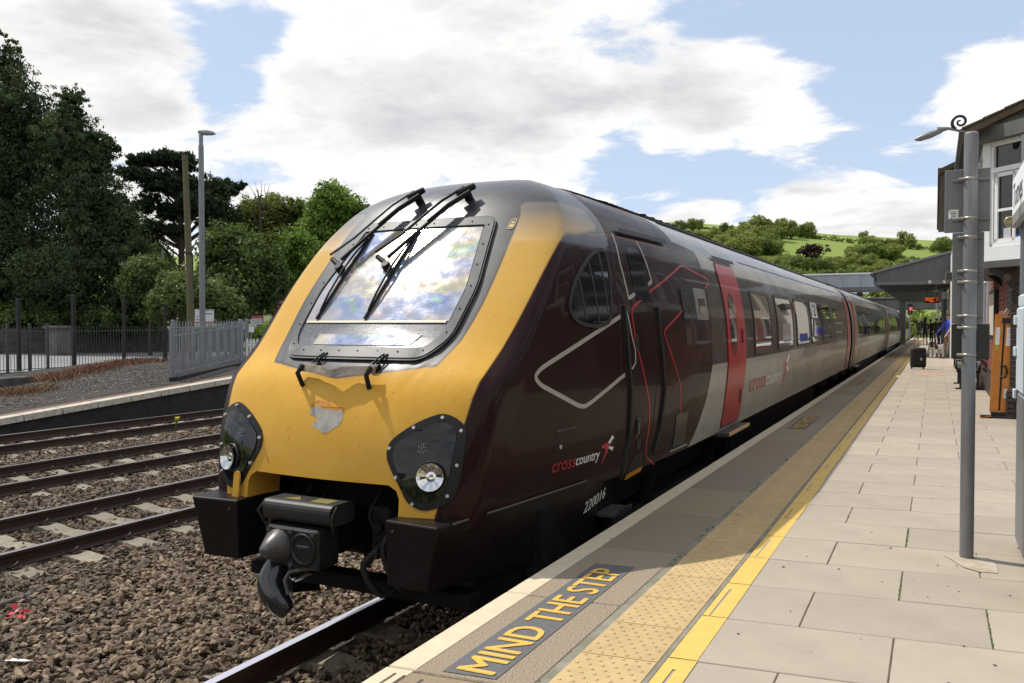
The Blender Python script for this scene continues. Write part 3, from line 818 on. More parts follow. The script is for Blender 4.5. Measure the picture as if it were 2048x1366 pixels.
# passenger doors, saloon windows
def door(y0, y1, parent=None, mp=on_side, full=True):
    out = rpoly([(y0, 1.175), (y1 - .03, 1.175), (y1 + .05, 1.9), (y1, 2.95), (y1 - .06, 3.005), (y0 + .06, 3.005), (y0, 2.95), (y0 + .05, 1.9)], .05)
    def P(name, poly, m, off, dep, par):
        mb = MB(); skin(poly, mp, mb, 0, off, dep, du=.5, dv=.07)
        return mb.build(name, m, par if par else train, TOFF if par in (None, train) else (0,0,0))
    o = P('passenger_door', out, M_red, .010, .02, parent)
    vs, fs = ring(inset(out, -.016), out); mb = MB(); skin(vs, mp, mb, 0, .005, .01, fs, .5, .07); mb.build('door_seal', M_rubber, parent or train, TOFF if parent in (None, train) else (0,0,0))
    return o
def oval(y0, y1, z0, z1): return [((y0+y1)/2 + (y1-y0)/2 * math.copysign(abs(math.cos(t))**.8, math.cos(t)), (z0+z1)/2 + (z1-z0)/2 * math.copysign(abs(math.sin(t))**.9, math.sin(t))) for t in [2*math.pi*i/32 for i in range(32)]]
d1 = door(9.24, 10.20)
mb = MB(); skin(oval(9.42, 9.78, 1.96, 2.68), on_side, mb, 0, .013, .004, du=.5, dv=.07); tpart('door_window', mb, M_sglass, d1)
for z in (2.10, 1.38):
    mb = MB(); skin(rrect(10.02, 10.07, z, z + .17, .01), on_side, mb, 0, .018, .01); tpart('door_button', mb, M_groove, d1)
mb = MB(); mb.bbox(sidex(9.7, 1.1) - .05, sidex(9.7, 1.1) + .14, 9.15, 10.25, 1.075, 1.125, .008)
st = tpart('door_step', mb, M_steel)
mb = MB(); mb.bbox(sidex(9.7, 1.1) + .142, sidex(9.7, 1.1) + .150, 9.16, 10.24, 1.09, 1.13, .002); tpart('step_nosing', mb, mat('step_nosing_ochre', (.55, .38, .16), .5), st)
WIN = [(10.88, 12.06), (12.64, 14.08), (14.54, 16.0), (16.40, 17.85), (18.18, 19.55)]
blinds = {0: (.33, .33, .33), 1: (.45, .45, .44)}
M_wf = mat('saloon_window_frame', (.030, .030, .030), .4)
for i, (a, b) in enumerate(WIN):
    w = side_plate('saloon_window', rrect(a, b, 1.99, 2.715, .05), M_sglass, .006)
    vs, fs = ring(rrect(a - .05, b + .05, 1.94, 2.765, .07), rrect(a, b, 1.99, 2.715, .05)); mb = MB(); skin(vs, on_side, mb, 0, .011, .014, fs, .5, .07); tpart('saloon_window_frame', mb, M_wf, w)
# things seen on the glass: seat backs, a lit sign, the coach number
mb = MB(); skin(rrect(13.05, 13.8, 2.05, 2.33, .05), on_side, mb, 0, .0065, .0008); tpart('window_table', mb, mat('pale_table', (.34, .33, .30), .5))
mb = MB(); skin(rrect(14.75, 15.75, 2.02, 2.16, .05), on_side, mb, 0, .0065, .0008); tpart('blue_seat_back', mb, mat('seat_blue', (.03, .07, .42), .6))
for y in (14.30, 14.42):
    mb = MB(); skin(rrect(y, y + .07, 2.50, 2.68, .01), on_side, mb, 0, .0125, .002)
    m = mat('amber_indicator', (.35, .12, .02), .4); tpart('amber_indicator', mb, m)
cn = side_plate('coach_number_plate', rrect(16.55, 17.35, 2.44, 2.74, .02), M_white, .013)
vs, fs = fit_text('2', .34, .22); mb = MB(); skin([(16.78 + u, 2.48 + v) for u, v in vs], on_side, mb, 0, .0145, .001, fs); tpart('coach_number', mb, M_black, cn)
vs, fs = ring(rrect(20.6, 22.0, 2.12, 2.36, .04), inset(rrect(20.6, 22.0, 2.12, 2.36, .04), .03)); mb = MB(); skin(vs, on_side, mb, 0, .004, .004, fs); tpart('small_panel_outline', mb, M_lgrey)
side_plate('small_window', rrect(20.3, 20.9, 2.45, 2.68, .04), M_sglass, .005)
door(23.35, 24.15)
# rain strip and roof fittings
side_line('gutter_strip', [(6.40, 3.09), (7.55, 3.09)], .045, M_rubber, off=.03)
side_line('gutter_strip', [(9.25, 3.075), (10.35, 3.075)], .04, M_rubber, off=.03)
side_line('gutter_strip', [(10.9, 3.125), (24.3, 3.125)], .016, M_seam)
M_roofpanel = mat('roof_panel_silver', (.40, .40, .41), .32, var=.2, vscale=3)
for y in (10.6, 12.4, 14.2, 16.0, 17.8, 19.6, 21.4):
    vs = [(.10, y), (.62, y), (.62, y + 1.72), (.10, y + 1.72)]
    mb = MB(); skin(vs, on_roof, mb, 0, .03, .04, du=.12, dv=.9); tpart('roof_panel', mb, M_roofpanel)
for x in (.70, .84):
    mb = MB(); mb.tube([on_roof(x, y, .012) for y in (8.3, 12, 16, 20, 24.3)], .014, 5); tpart('roof_rib', mb, M_rubber)
vs = [(.28, 6.75), (.52, 6.75), (.66, 7.6), (.66, 8.9), (.28, 8.9)]
mb = MB(); skin(vs, on_roof, mb, 0, .02, .03, du=.08, dv=.5); rv = tpart('roof_vent_housing', mb, paint, None)
put_attrs(rv.data, lambda x, y, z: dict(yellow=-.5, black=-.5, maroon=.5, band=-.5, roof=-.5, yfade=.5, stripe=1.0))
for k in range(8):
    y = 7.45 + k * .15
    mb = MB(); skin([(.20, y), (.60, y), (.60, y + .06), (.20, y + .06)], on_roof, mb, 0, .028, .01, du=.08); tpart('vent_slot', mb, M_groove, rv)
for y0, y1, x0, x1, h in ((9.35, 13.6, -.42, .34, .085), (15.6, 18.6, -.45, .30, .09)):
    mb = MB(); skin([(x0, y0), (x1, y0), (x1, y1), (x0, y1)], on_roof, mb, 0, h, .12, du=.12, dv=.5, smooth=False); rg = tpart('radiator_grille', mb, M_black)
    for k in range(12):
        y = y0 + .15 + k * (y1 - y0 - .3) / 12; mb = MB(); skin([(x0 + .03, y), (x1 - .03, y), (x1 - .03, y + .08), (x0 + .03, y + .08)], on_roof, mb, 0, h + .02, .025, du=.2); tpart('grille_bar', mb, M_rubber, rg)
mb = MB(); mb.tube([(-.62, 6.5, 3.42), (-.66, 6.45, 3.50)], .02, 6); mb.bbox(-.78, -.60, 6.30, 6.52, 3.495, 3.515, .006); tpart('roof_aerial', mb, M_darkst)
side_line('panel_joint', [(6.16, 3.10), (6.18, 3.16), (6.22, 3.24)], .008, M_seam)
mb = MB(); pts = []
for k in range(12): pts.append(on_roof(.88 - .08 * k, 6.30 + .06 * k, .002))
mb.tube(pts, .005, 4); tpart('roof_joint', mb, M_seam)

# ---- below the nose: valance, deflector, coupler ------------------------------------
for s in (1, -1):
    T_ = [(.580, 3.915), (.958, 3.885), (1.035, 4.45), (1.095, 4.96), (1.165, 5.60), (1.165, 6.0), (.580, 6.0)]
    B_ = [(.585, 3.93), (.870, 3.915), (.985, 4.5), (1.06, 5.0), (1.12, 5.60), (1.12, 5.8), (.585, 5.8)]
    bm = bmesh.new()
    tv = [bm.verts.new((s * x, y, 1.187)) for x, y in T_]; bv = [bm.verts.new((s * x, y, .80 if i < 3 else .72)) for i, (x, y) in enumerate(B_)]
    n = len(tv); bm.faces.new(tv); bm.faces.new(bv[::-1])
    for i in range(n): bm.faces.new([tv[i], bv[i], bv[(i+1) % n], tv[(i+1) % n]])
    bmesh.ops.recalc_face_normals(bm, faces=bm.faces[:])
    bmesh.ops.bevel(bm, geom=bm.edges[:], offset=.012, segments=2, affect='EDGES', profile=.5)
    mb = MB(); mb.bm(bm, 0)
    val = tpart('valance', mb, mat('valance_dark', (.012, .009, .009), .34, spec=.15, coat=.06, var=.25, vscale=5))
    if s == 1:
        vs, fs = fit_text('220016', .43, .075, shear=.35)
        mb = MB(); skin([(5.52 + u, .955 + v + .10 * u) for u, v in vs], lambda y, z, o: (1.128 + .05 * max(0, z - .8) + o + .045 * min(1, max(0, (y - 5.0) / .6)) * .55, y, z), mb, 0, .012, .002, fs)
        tpart('fleet_number', mb, mat('fleet_number_grey', (.55, .53, .48), .5), val)
        mb = MB(); skin([(4.02, 1.178), (5.58, 1.178), (5.58, 1.190), (4.02, 1.190)], lambda y, z, o: (float(np.interp(y, [3.885, 4.45, 4.96, 5.6, 6.0], [.958, 1.035, 1.095, 1.165, 1.165])) + o, y, z), mb, 0, .004, .004, du=.2)
        tpart('valance_lip', mb, mat('lip_grey', (.085, .082, .08), .35))
    # deflector plate lower down
    P = [(.66, 4.75), (.74, 4.55), (.86, 4.50), (1.0, 4.78), (1.08, 5.4), (1.08, 6.1)]
    vs = [(s * x, y, .78) for x, y in P] + [(s * x * .98, y + .05, .34 + .03 * i) for i, (x, y) in enumerate(P)]
    mb = MB(); m = len(P); mb.add(vs, [(i, i+1, m+i+1, m+i) for i in range(m-1)], 0, False)
    mb.add([(s * .66, 4.75, .78), (s * 1.08, 6.1, .78), (s * .66, 6.1, .78)], [(0, 1, 2)], 0)
    tpart('deflector_plate', mb, mat('deflector_black', (.010, .010, .010), .4, spec=.2, var=.3, vscale=8))
mb = MB(); mb.bbox(-1.1, 1.1, 4.9, 6.3, .62, 1.12, .03); mb.bbox(-.60, .60, 4.45, 4.9, .95, 1.36, .02); mb.bbox(-.9, .9, 4.35, 4.50, .56, .66, .01)
tpart('nose_underframe', mb, M_black)
for s in (1, -1):
    mb = MB(); mb.bbox(s*.74 - .05, s*.74 + .05, 5.95, 6.08, .06, .45, .01); tpart('rail_guard', mb, mat('rusty_guard', (.16, .055, .025), .8, var=.6, vscale=12))
# coupler
mb = MB(); mb.bbox(-.20, .20, 3.78, 3.98, .865, 1.105, .014)
cp = tpart('coupler_head', mb, M_darkst)
mb = MB(); mb.lathe([(.105, 0), (.104, -.015), (.060, -.085), (.026, -.135), (.012, -.142)], (-.105, 3.78, .985), 16, axis='Y'); mb.lathe([(.012, -.142), (0.0001, -.143)], (-.105, 3.78, .985), 16, axis='Y')
tpart('coupler_cone', mb, M_steel, cp)
mb = MB(); mb.lathe([(.098, -.004), (.098, -.010), (.080, -.010), (.074, .01), (.055, .10), (.02, .12), (.0001, .12)], (.088, 3.78, .985), 18, axis='Y'); tpart('coupler_funnel', mb, M_groove, cp)
mb = MB(); mb.cyl((.04, 3.79, 1.0), (.13, 3.79, 1.0), .014, n=8); tpart('coupler_hook', mb, M_steel, cp)
for x, z in ((0, 1.085), (0, .89), (-.17, 1.085), (.17, 1.085)):
    mb = MB(); mb.cyl((x, 3.785, z), (x, 3.762, z), .016, n=8); tpart('coupler_bolt', mb, M_steel, cp)
bm = bmesh.new()
bmesh.ops.create_cube(bm, size=1)
for v in bm.verts: v.co = Vector((v.co.x * .52, 3.93 + v.co.y * .24, 1.185 + v.co.z * .13))
bmesh.ops.bevel(bm, geom=[e for e in bm.edges if abs(e.verts[0].co.x - e.verts[1].co.x) > .3], offset=.05, segments=4, affect='EDGES', profile=.5)
mb = MB(); mb.bm(bm, 0, smooth=False)
cv = tpart('coupler_cover', mb, mat('cover_grey', (.024, .023, .021), .48, spec=.3, var=.25, vscale=9))
mb = MB(); mb.box(.06, .20, 3.87, 3.97, 1.2505, 1.2525); mb.add([(-.16, 3.88, 1.252), (-.02, 3.88, 1.252), (-.09, 3.96, 1.252)], [(0, 1, 2)]); tpart('cover_label', mb, mat('label_yellow', (.15, .12, .015), .7), cv)
for s in (-1, 1):
    mb = MB(); mb.tube([(s*.275, 3.86, 1.24), (s*.285, 3.80, 1.18), (s*.265, 3.85, 1.08), (s*.2, 3.88, 1.07)], .010, 6); tpart('cover_arm', mb, M_darkst, cv)
mb = MB(); mb.tube([(0, 3.95, .98), (0, 4.5, .98)], .13, 12); tpart('coupler_shank', mb, M_black, cp)
hp_ = smooth_path([(-.15, 3.86, .90), (-.155, 3.80, .83), (-.15, 3.76, .76), (-.10, 3.74, .69), (-.035, 3.75, .625), (-.01, 3.76, .60)])
mb = MB(); mb.tube(hp_, .06, 14, rs=[float(np.interp(i / (len(hp_) - 1), [0, .2, .4, .6, .8, 1], [.06, .075, .082, .08, .062, .042])) for i in range(len(hp_))]); mb.tube([(-.13, 3.88, .86), (-.05, 3.88, .80), (.06, 3.88, .86)], .055, 10)
tpart('gathering_horn', mb, M_blackgloss, cp)
mb = MB(); mb.tube([(.16, 3.90, .865), (.06, 3.82, .855), (-.005, 3.765, .845), (-.02, 3.74, .80), (.01, 3.735, .72)], .014, 8); tpart('horn_rod', mb, M_steel, cp)
random.seed(3)
for k in range(7):
    x = random.uniform(-.4, .45); mb = MB(); z0 = random.uniform(1.05, 1.25)
    mb.tube(smooth_path([(x, 4.4, z0), (x + random.uniform(-.1, .1), 4.3, z0 - .15), (x + random.uniform(-.2, .2), 4.25, z0 - .28), (x + random.uniform(-.25, .25), 4.4, z0 - .2)]), .016, 6); tpart('brake_hose', mb, M_rubber)
for x, y0, z0, z1 in ((-.45, 4.15, 1.20, .72), (.47, 4.15, 1.18, .70), (.36, 4.1, 1.02, .66), (-.33, 4.1, 1.1, .74)):
    mb = MB(); mb.tube(smooth_path([(x, y0 + .2, z0), (x + .02, y0, z0 - .08), (x - .03, y0 - .06, (z0 + z1) / 2), (x + .05, y0 + .02, z1), (x + .12, y0 + .2, z1 + .06)]), .020, 7); mb.lathe([(.03, -.03), (.034, 0), (.03, .03)], (x + .02, y0, z0 - .1), 8); tpart('air_hose', mb, M_rubber)
for x in (-.34, .34):
    mb = MB(); mb.bbox(x - .07, x + .07, 4.2, 4.45, .95, 1.18, .015); mb.cyl((x, 4.2, 1.06), (x, 4.16, 1.06), .035, n=10); tpart('junction_box', mb, M_darkst)
for s in (1, -1):
    for q in (.64, .92):
        mb = MB(); mb.cyl((s * q, 3.93, 1.13 if q < .8 else 1.135), (s * q, 3.898 if q > .8 else 3.905, 1.13), .009, n=7); tpart('valance_bolt', mb, M_steel)
mb = MB(); mb.bbox(1.12, 1.28, 5.88, 6.24, .855, .885, .004)
for k in range(6): mb.box(1.28, 1.295, 5.89 + k * .06, 5.92 + k * .06, .875, .905)
tpart('cab_step', mb, M_steel)
# ---- bogies and underframe
def bogie(y, parent=None):
    mb = MB()
    for s in (-1, 1):
        mb.bbox(s * 1.02 - .08, s * 1.02 + .08, y - 1.75, y + 1.75, .50, .72, .02)
        for a in (-1.15, 1.15): mb.bbox(s * 1.06 - .1, s * 1.06 + .1, y + a - .2, y + a + .2, .30, .62, .03); mb.cyl((s*1.06, y+a+.3, .6), (s*1.06, y+a+.3, .95), .09, n=10)
    mb.bbox(-1.0, 1.0, y - .3, y + .3, .5, .8, .02)
    b = tpart('bogie', mb, M_black)
    for a in (-1.15, 1.15):
        for s in (-1, 1):
            mb = MB(); c = (s * .7525, y + a, .42)
            mb.lathe([(.08, -.07), (.10, -.07), (.38, -.03), (.42, -.065), (.42, .03), (.445, .055), (.445, .065), (.36, .05), (.1, .05), (.08, .07)] if s < 0 else [(.08, .07), (.10, .07), (.38, .03), (.42, .065), (.42, -.03), (.445, -.055), (.445, -.065), (.36, -.05), (.1, -.05), (.08, -.07)], c, 24, axis='X')
            mb.v = [(v[0], v[1], v[2]) for v in mb.v]
            tpart('wheel', mb, M_darkst, b)
        mb = MB(); mb.cyl((-.7, y + a, .42), (.7, y + a, .42), .08, n=10); tpart('axle', mb, M_black, b)
bogie(8.1); bogie(20.6)
mb = MB(); mb.bbox(-1.15, 1.15, 10.4, 18.4, .38, 1.08, .05); mb.bbox(-1.05, 1.05, 6.3, 24.3, .80, 1.12, .02)
tpart('engine_raft', mb, M_black)
# ---- the carriages behind
SEC2 = section
def carriage(y0, y1, idx):
    mb = MB(); ys = [y0, y0 + .02] + [y0 + (y1 - y0) * k / 10 for k in range(1, 10)] + [y1 - .02, y1]
    sc = lambda j: .985 if j in (0, len(ys) - 1) else 1.0
    g = [[(x * sc(j), y, z) for j, y in enumerate(ys)] for x, z in SEC2]
    nr = len(ys); vs = [p for r_ in g for p in r_]
    mb.add(vs, [(i*nr+j, (i+1)*nr+j, (i+1)*nr+j+1, i*nr+j+1) for i in range(NQ-1) for j in range(nr-1)], 0, True)
    mb.add([g[i][0] for i in range(NQ)], [tuple(range(NQ))], 1); mb.add([g[i][-1] for i in range(NQ)], [tuple(range(NQ))], 1)
    c = tpart('carriage_body', mb, [paint, M_black], None, ['second carriage, silver grey with a dark window band', 'third carriage, silver grey', 'rearmost carriage, silver grey'][idx])
    put_attrs(c.data, lambda x, y, z: dict(yellow=-.5, black=-.5, maroon=-.5, band=min(2.91 - z, z - 1.90, y - y0 - 1.4, y1 - 1.4 - y), roof=z - 3.06, yfade=.5, stripe=1.0))
    for a in (y0 + .35, y1 - 1.25):
        door(a, a + .9, c)
    k = 0; y = y0 + 1.9
    while y + 1.5 < y1 - 1.6:
        mb = MB(); skin(rrect(y, y + 1.45, 1.99, 2.715, .05), on_side, mb, 0, .006, .012, du=1, dv=.08); w = tpart('saloon_window', mb, M_sglass, c); y += 1.85
    mb = MB(); skin([(y0 + .2, 3.125), (y1 - .2, 3.125), (y1 - .2, 3.142), (y0 + .2, 3.142)], on_side, mb, 0, .004, .003, du=5); tpart('gutter_strip', mb, M_seam, c)
    for x in (.70, .84):
        mb = MB(); mb.tube([on_roof(x, 15, .012)[:1] + (y,) + on_roof(x, 15, .012)[2:] for y in (y0 + .2, y1 - .2)], .014, 5); tpart('roof_rib', mb, M_rubber, c)
    for a, b_ in ((y0 + 3, y0 + 6.5), (y1 - 6, y1 - 3)):
        mb = MB(); mb.bbox(-.42, .34, a, b_, 3.50, 3.64, .03); tpart('radiator_grille', mb, M_black, c)
    mb = MB(); mb.bbox(-1.15, 1.15, y0 + 4.2, y1 - 4.2, .38, 1.08, .05); mb.bbox(-1.05, 1.05, y0 + .2, y1 - .2, .80, 1.12, .02); tpart('engine_raft', mb, M_black, c)
    for a in (y0 + .3, y1 - 1.3):
        mb = MB(); mb.bbox(1.24, 1.42, a, a + 1.0, 1.075, 1.125, .008); tpart('door_step', mb, M_steel, c)
    bogie(y0 + 2.6); bogie(y1 - 2.6)
    mb = MB(); mb.box(-1.0, 1.0, y0 - .75, y0 - .02, 1.0, 3.2); tpart('gangway_bellows', mb, M_groove)
for i, (a, b) in enumerate(((25.15, 43.6), (44.4, 62.6), (63.4, 82.0))): carriage(a, b, i)
# ================================================================== GROUND, TRACKS
def at(u, v, z=None, d=None):
    """point of the place seen along a sight line, at a height z or a distance d"""
    r = sight(u, v); t = (z - EYE.z) / r.z if z is not None else d
    return EYE + r * t

M_soil = mat('ballast_soil', (.058, .045, .034), .95, var=.35, vscale=9, bump=.6, bscale=30, bdist=.02)
M_grassg = mat('rough_grass', (.06, .085, .022), .95, col2=(.10, .115, .035), vscale=.25)
M_asph = mat('old_asphalt', (.036, .034, .032), .9, col2=(.062, .056, .050), vscale=1.6, bump=.3, bscale=120, spec=.1)
M_road = mat('pale_road', (.21, .215, .215), .85, col2=(.165, .17, .17), vscale=.5, bump=.2, bscale=80)
M_rail = mat('rusty_rail', (.058, .026, .016), .6, col2=(.026, .014, .010), vscale=5, stretch=(6, .6, 6))
M_railtop = mat('polished_rail_top', (.30, .29, .30), .36, metal=.9, stretch=(8, .4, 8), var=.2, vscale=4)
M_railtop2 = mat('sky_tinted_rail_top', (.50, .50, .58), .34, metal=.25)  # pale bluish base colour stands in for the reflected sky
M_sleeper = mat('concrete_sleeper', (.215, .185, .135), .9, var=.3, vscale=7, bump=.3, bscale=60)
tint_by_object(M_sleeper, .15)

mb = MB(); mb.box(-19.5, -1.6, -160, 140, -.9, -.235)
tag(mb.build('track_bed', M_soil), kind='structure')

# wide terrain: flat valley floor, hills all round
def terrain(x, y):
    r = math.hypot(x, y); az = math.degrees(math.atan2(x, y))
    t = min(1, max(0, (r - 170) / 620)); s = t * t * (3 - 2 * t)
    h = 95 - 1.50 * (az + 17) if az > -17 else 95 + 1.05 * (az + 17)
    h = max(56, h)
    n = noise.noise(Vector((x * .004, y * .004, .3))) * 7 + noise.noise(Vector((x * .012, y * .012, 1.7))) * 3
    far = max(0, (r - 790) / 900)
    return -.9 + s * (h + n * s) - 25 * far * far
bm = bmesh.new()
radii = [0, 60, 110, 150, 170, 200, 235, 270, 310, 350, 390, 430, 470, 510, 550, 590, 630, 670, 700, 730, 760, 790, 820, 870, 950, 1100, 1500, 2200]
NA = 180; rows = []
for r in radii:
    rows.append([bm.verts.new((r * math.sin(2*math.pi*i/NA), r * math.cos(2*math.pi*i/NA), terrain(r * math.sin(2*math.pi*i/NA), r * math.cos(2*math.pi*i/NA)))) for i in range(NA)] if r > 0 else [bm.verts.new((0, 0, -.9))])
for k in range(len(radii) - 1):
    for i in range(NA):
        j = (i + 1) % NA
        if k == 0: bm.faces.new((rows[0][0], rows[1][j], rows[1][i]))
        else: bm.faces.new((rows[k][i], rows[k][j], rows[k+1][j], rows[k+1][i]))
mb = MB(); mb.bm(bm, 0, smooth=True)
M_field = mat('meadow', (.185, .245, .030), .95, col2=(.135, .19, .026), vscale=.006, detail=3)
tag(mb.build('terrain', M_field), kind='structure')
for f in bpy.data.objects['terrain'].data.polygons: f.use_smooth = True
if True:   # the ground round the station sits just under the track bed
    mb = MB(); mb.box(-17.9, -600, -100, 400, -.60, -.55) if False else None

# rails
RAILP = [(-.035, 0), (.035, 0), (.037, -.012), (.034, -.036), (.010, -.050), (.009, -.115), (.055, -.135), (.065, -.146), (.065, -.158), (-.065, -.158), (-.065, -.146), (-.055, -.135), (-.009, -.115), (-.010, -.050), (-.034, -.036), (-.037, -.012)]
def rail_mesh(y0, y1, top, step=2.0):
    mb = MB(); n = len(RAILP); ys = [y0, y1]
    vs = [(x, y, z) for y in ys for x, z in RAILP]
    for i in range(n): mb.add([vs[i], vs[(i+1) % n], vs[n + (i+1) % n], vs[n + i]], [(0, 1, 2, 3)], 1 if i == 0 else 0)
    mb.add(vs[:n], [tuple(range(n))], 0); mb.add(vs[n:], [tuple(range(n))], 0)
    return mb.mesh('rail', [M_rail, top])
rail_me = rail_mesh(-150, 130, M_railtop); rail_bright = rail_mesh(-150, 130, M_railtop2)
def sleeper_mesh():
    mb = MB(); w = .125
    P = [(-1.25, -.185), (-.93, -.160), (-.55, -.160), (-.35, -.195), (.35, -.195), (.55, -.160), (.93, -.160), (1.25, -.185)]
    vs = [(x, -w, z) for x, z in P] + [(x, w, z) for x, z in P] + [(x, -w - .03, -.36) for x, z in P] + [(x, w + .03, -.36) for x, z in P]; n = len(P)
    mb.add(vs, [(i, i+1, n+i+1, n+i) for i in range(n-1)] + [(i, 2*n+i, 2*n+i+1, i+1) for i in range(n-1)] + [(n+i, n+i+1, 3*n+i+1, 3*n+i) for i in range(n-1)] + [(0, n, 3*n, 2*n), (n-1, 3*n-1, 4*n-1, 2*n-1)])
    return mb.mesh('sleeper', M_sleeper)
sleeper_me = sleeper_mesh()
def clip_mesh():
    mb = MB(); mb.tube([(.02, -.05, -.125), (.10, -.05, -.14), (.13, -.01, -.105), (.10, .03, -.095), (.06, .04, -.125)], .011, 5); mb.bbox(.07, .15, -.05, .05, -.165, -.135, .006)
    return mb.mesh('rail_clip', M_rail)
clip_me = clip_mesh()
TRACKS = [(MX, 'railway line beneath the train, its near rail polished bright', 2.2, 6.0, False), (-9.13, 'empty railway line next to the train, on pale concrete sleepers', 0.5, 21.0, True),
          (-12.74, 'third railway line from the platform, its sleepers half buried', 3.0, 24.0, True), (-16.60, 'farthest railway line, rusty, beside the old ramped platform', 5.0, 30.0, False)]
for ti, (cx, lab, ya, yb, clips) in enumerate(TRACKS):
    t = thing('railway_track', lab, 'railway track', (cx, 8.0, -.16), group='railway tracks through the station')
    for s in (-1, 1):
        o = link('rail', rail_bright if ti == 0 else rail_me, t, (s * .7525, -8.0, .16))
    y = ya; k = 0
    while y < yb:
        o = link('sleeper', sleeper_me, t, (0, y - 8.0, .16 - (.012 if ti == 0 else 0.0 if ti < 2 else .012)))
        if clips and y < 16:
            for s in (-1, 1):
                for q in (-1, 1):
                    c = link('rail_clip', clip_me, o, (s * .7525, 0, 0), (0, 0, 0 if q > 0 else math.pi))
        y += .66; k += 1

# ballast: single stones, a few tones
ICO = None
def stones(name, parent, pos, size, tone, label, seed):
    g = np.random.default_rng(seed)
    bm = bmesh.new(); bmesh.ops.create_icosphere(bm, subdivisions=1, radius=1.0)
    bm.verts.index_update(); base = np.array([v.co[:] for v in bm.verts]); faces = np.array([[v.index for v in f.verts] for f in bm.faces]); bm.free()
    n = len(pos); nv = len(base); var = []
    for k in range(24):
        b = base * (1 + g.uniform(-.48, .42, (nv, 1))) + g.normal(0, .10, (nv, 3)); b *= g.uniform([.85, .55, .30], [1.35, .95, .66]); var.append(b)
    var = np.array(var)
    kk = g.integers(0, 24, n); a = g.uniform(0, 2*np.pi, n); bb = g.normal(0, .45, n); c2 = g.normal(0, .45, n)
    ca, sa = np.cos(a), np.sin(a); cb, sb = np.cos(bb), np.sin(bb); cc_, sc_ = np.cos(c2), np.sin(c2); o = np.zeros(n); i1 = np.ones(n)
    Rz = np.stack([np.stack([ca, -sa, o], -1), np.stack([sa, ca, o], -1), np.stack([o, o, i1], -1)], 1)
    Rx = np.stack([np.stack([i1, o, o], -1), np.stack([o, cb, -sb], -1), np.stack([o, sb, cb], -1)], 1)
    Ry = np.stack([np.stack([cc_, o, sc_], -1), np.stack([o, i1, o], -1), np.stack([-sc_, o, cc_], -1)], 1)
    Rm = Rz @ Rx @ Ry
    V = np.einsum('nij,nvj->nvi', Rm, var[kk]) * size[:, None, None] + pos[:, None, :]
    F = faces[None] + (np.arange(n) * nv)[:, None, None]
    me = bpy.data.meshes.new(name); me.vertices.add(n * nv); me.vertices.foreach_set('co', V.reshape(-1).astype(np.float32))
    nf = n * len(faces); me.loops.add(nf * 3); me.polygons.add(nf)
    me.loops.foreach_set('vertex_index', F.reshape(-1).astype(np.int32)); me.polygons.foreach_set('loop_start', np.arange(0, nf * 3, 3, dtype=np.int32))
    me.update(calc_edges=True)
    me.polygons.foreach_set('use_smooth', np.zeros(nf, bool))
    at_ = me.attributes.new('tone', 'FLOAT', 'POINT'); at_.data.foreach_set('value', np.repeat(tone, nv).astype(np.float32))
    return me
def stone_material(name, c0, c1, c2):
    m = bpy.data.materials.new(name); m.use_nodes = True; t = m.node_tree; b = t.nodes['Principled BSDF']; b.inputs['Roughness'].default_value = .85
    a = t.nodes.new('ShaderNodeAttribute'); a.attribute_name = 'tone'
    r = t.nodes.new('ShaderNodeValToRGB'); e = r.color_ramp; e.elements[0].color = (*c0, 1); e.elements[1].color = (*c2, 1); x = e.elements.new(.5); x.color = (*c1, 1)
    t.links.new(a.outputs['Fac'], r.inputs[0]); t.links.new(r.outputs[0], b.inputs['Base Color']); return m
M_stone = stone_material('ballast_stone', (.045, .036, .028), (.145, .098, .060), (.34, .25, .165))
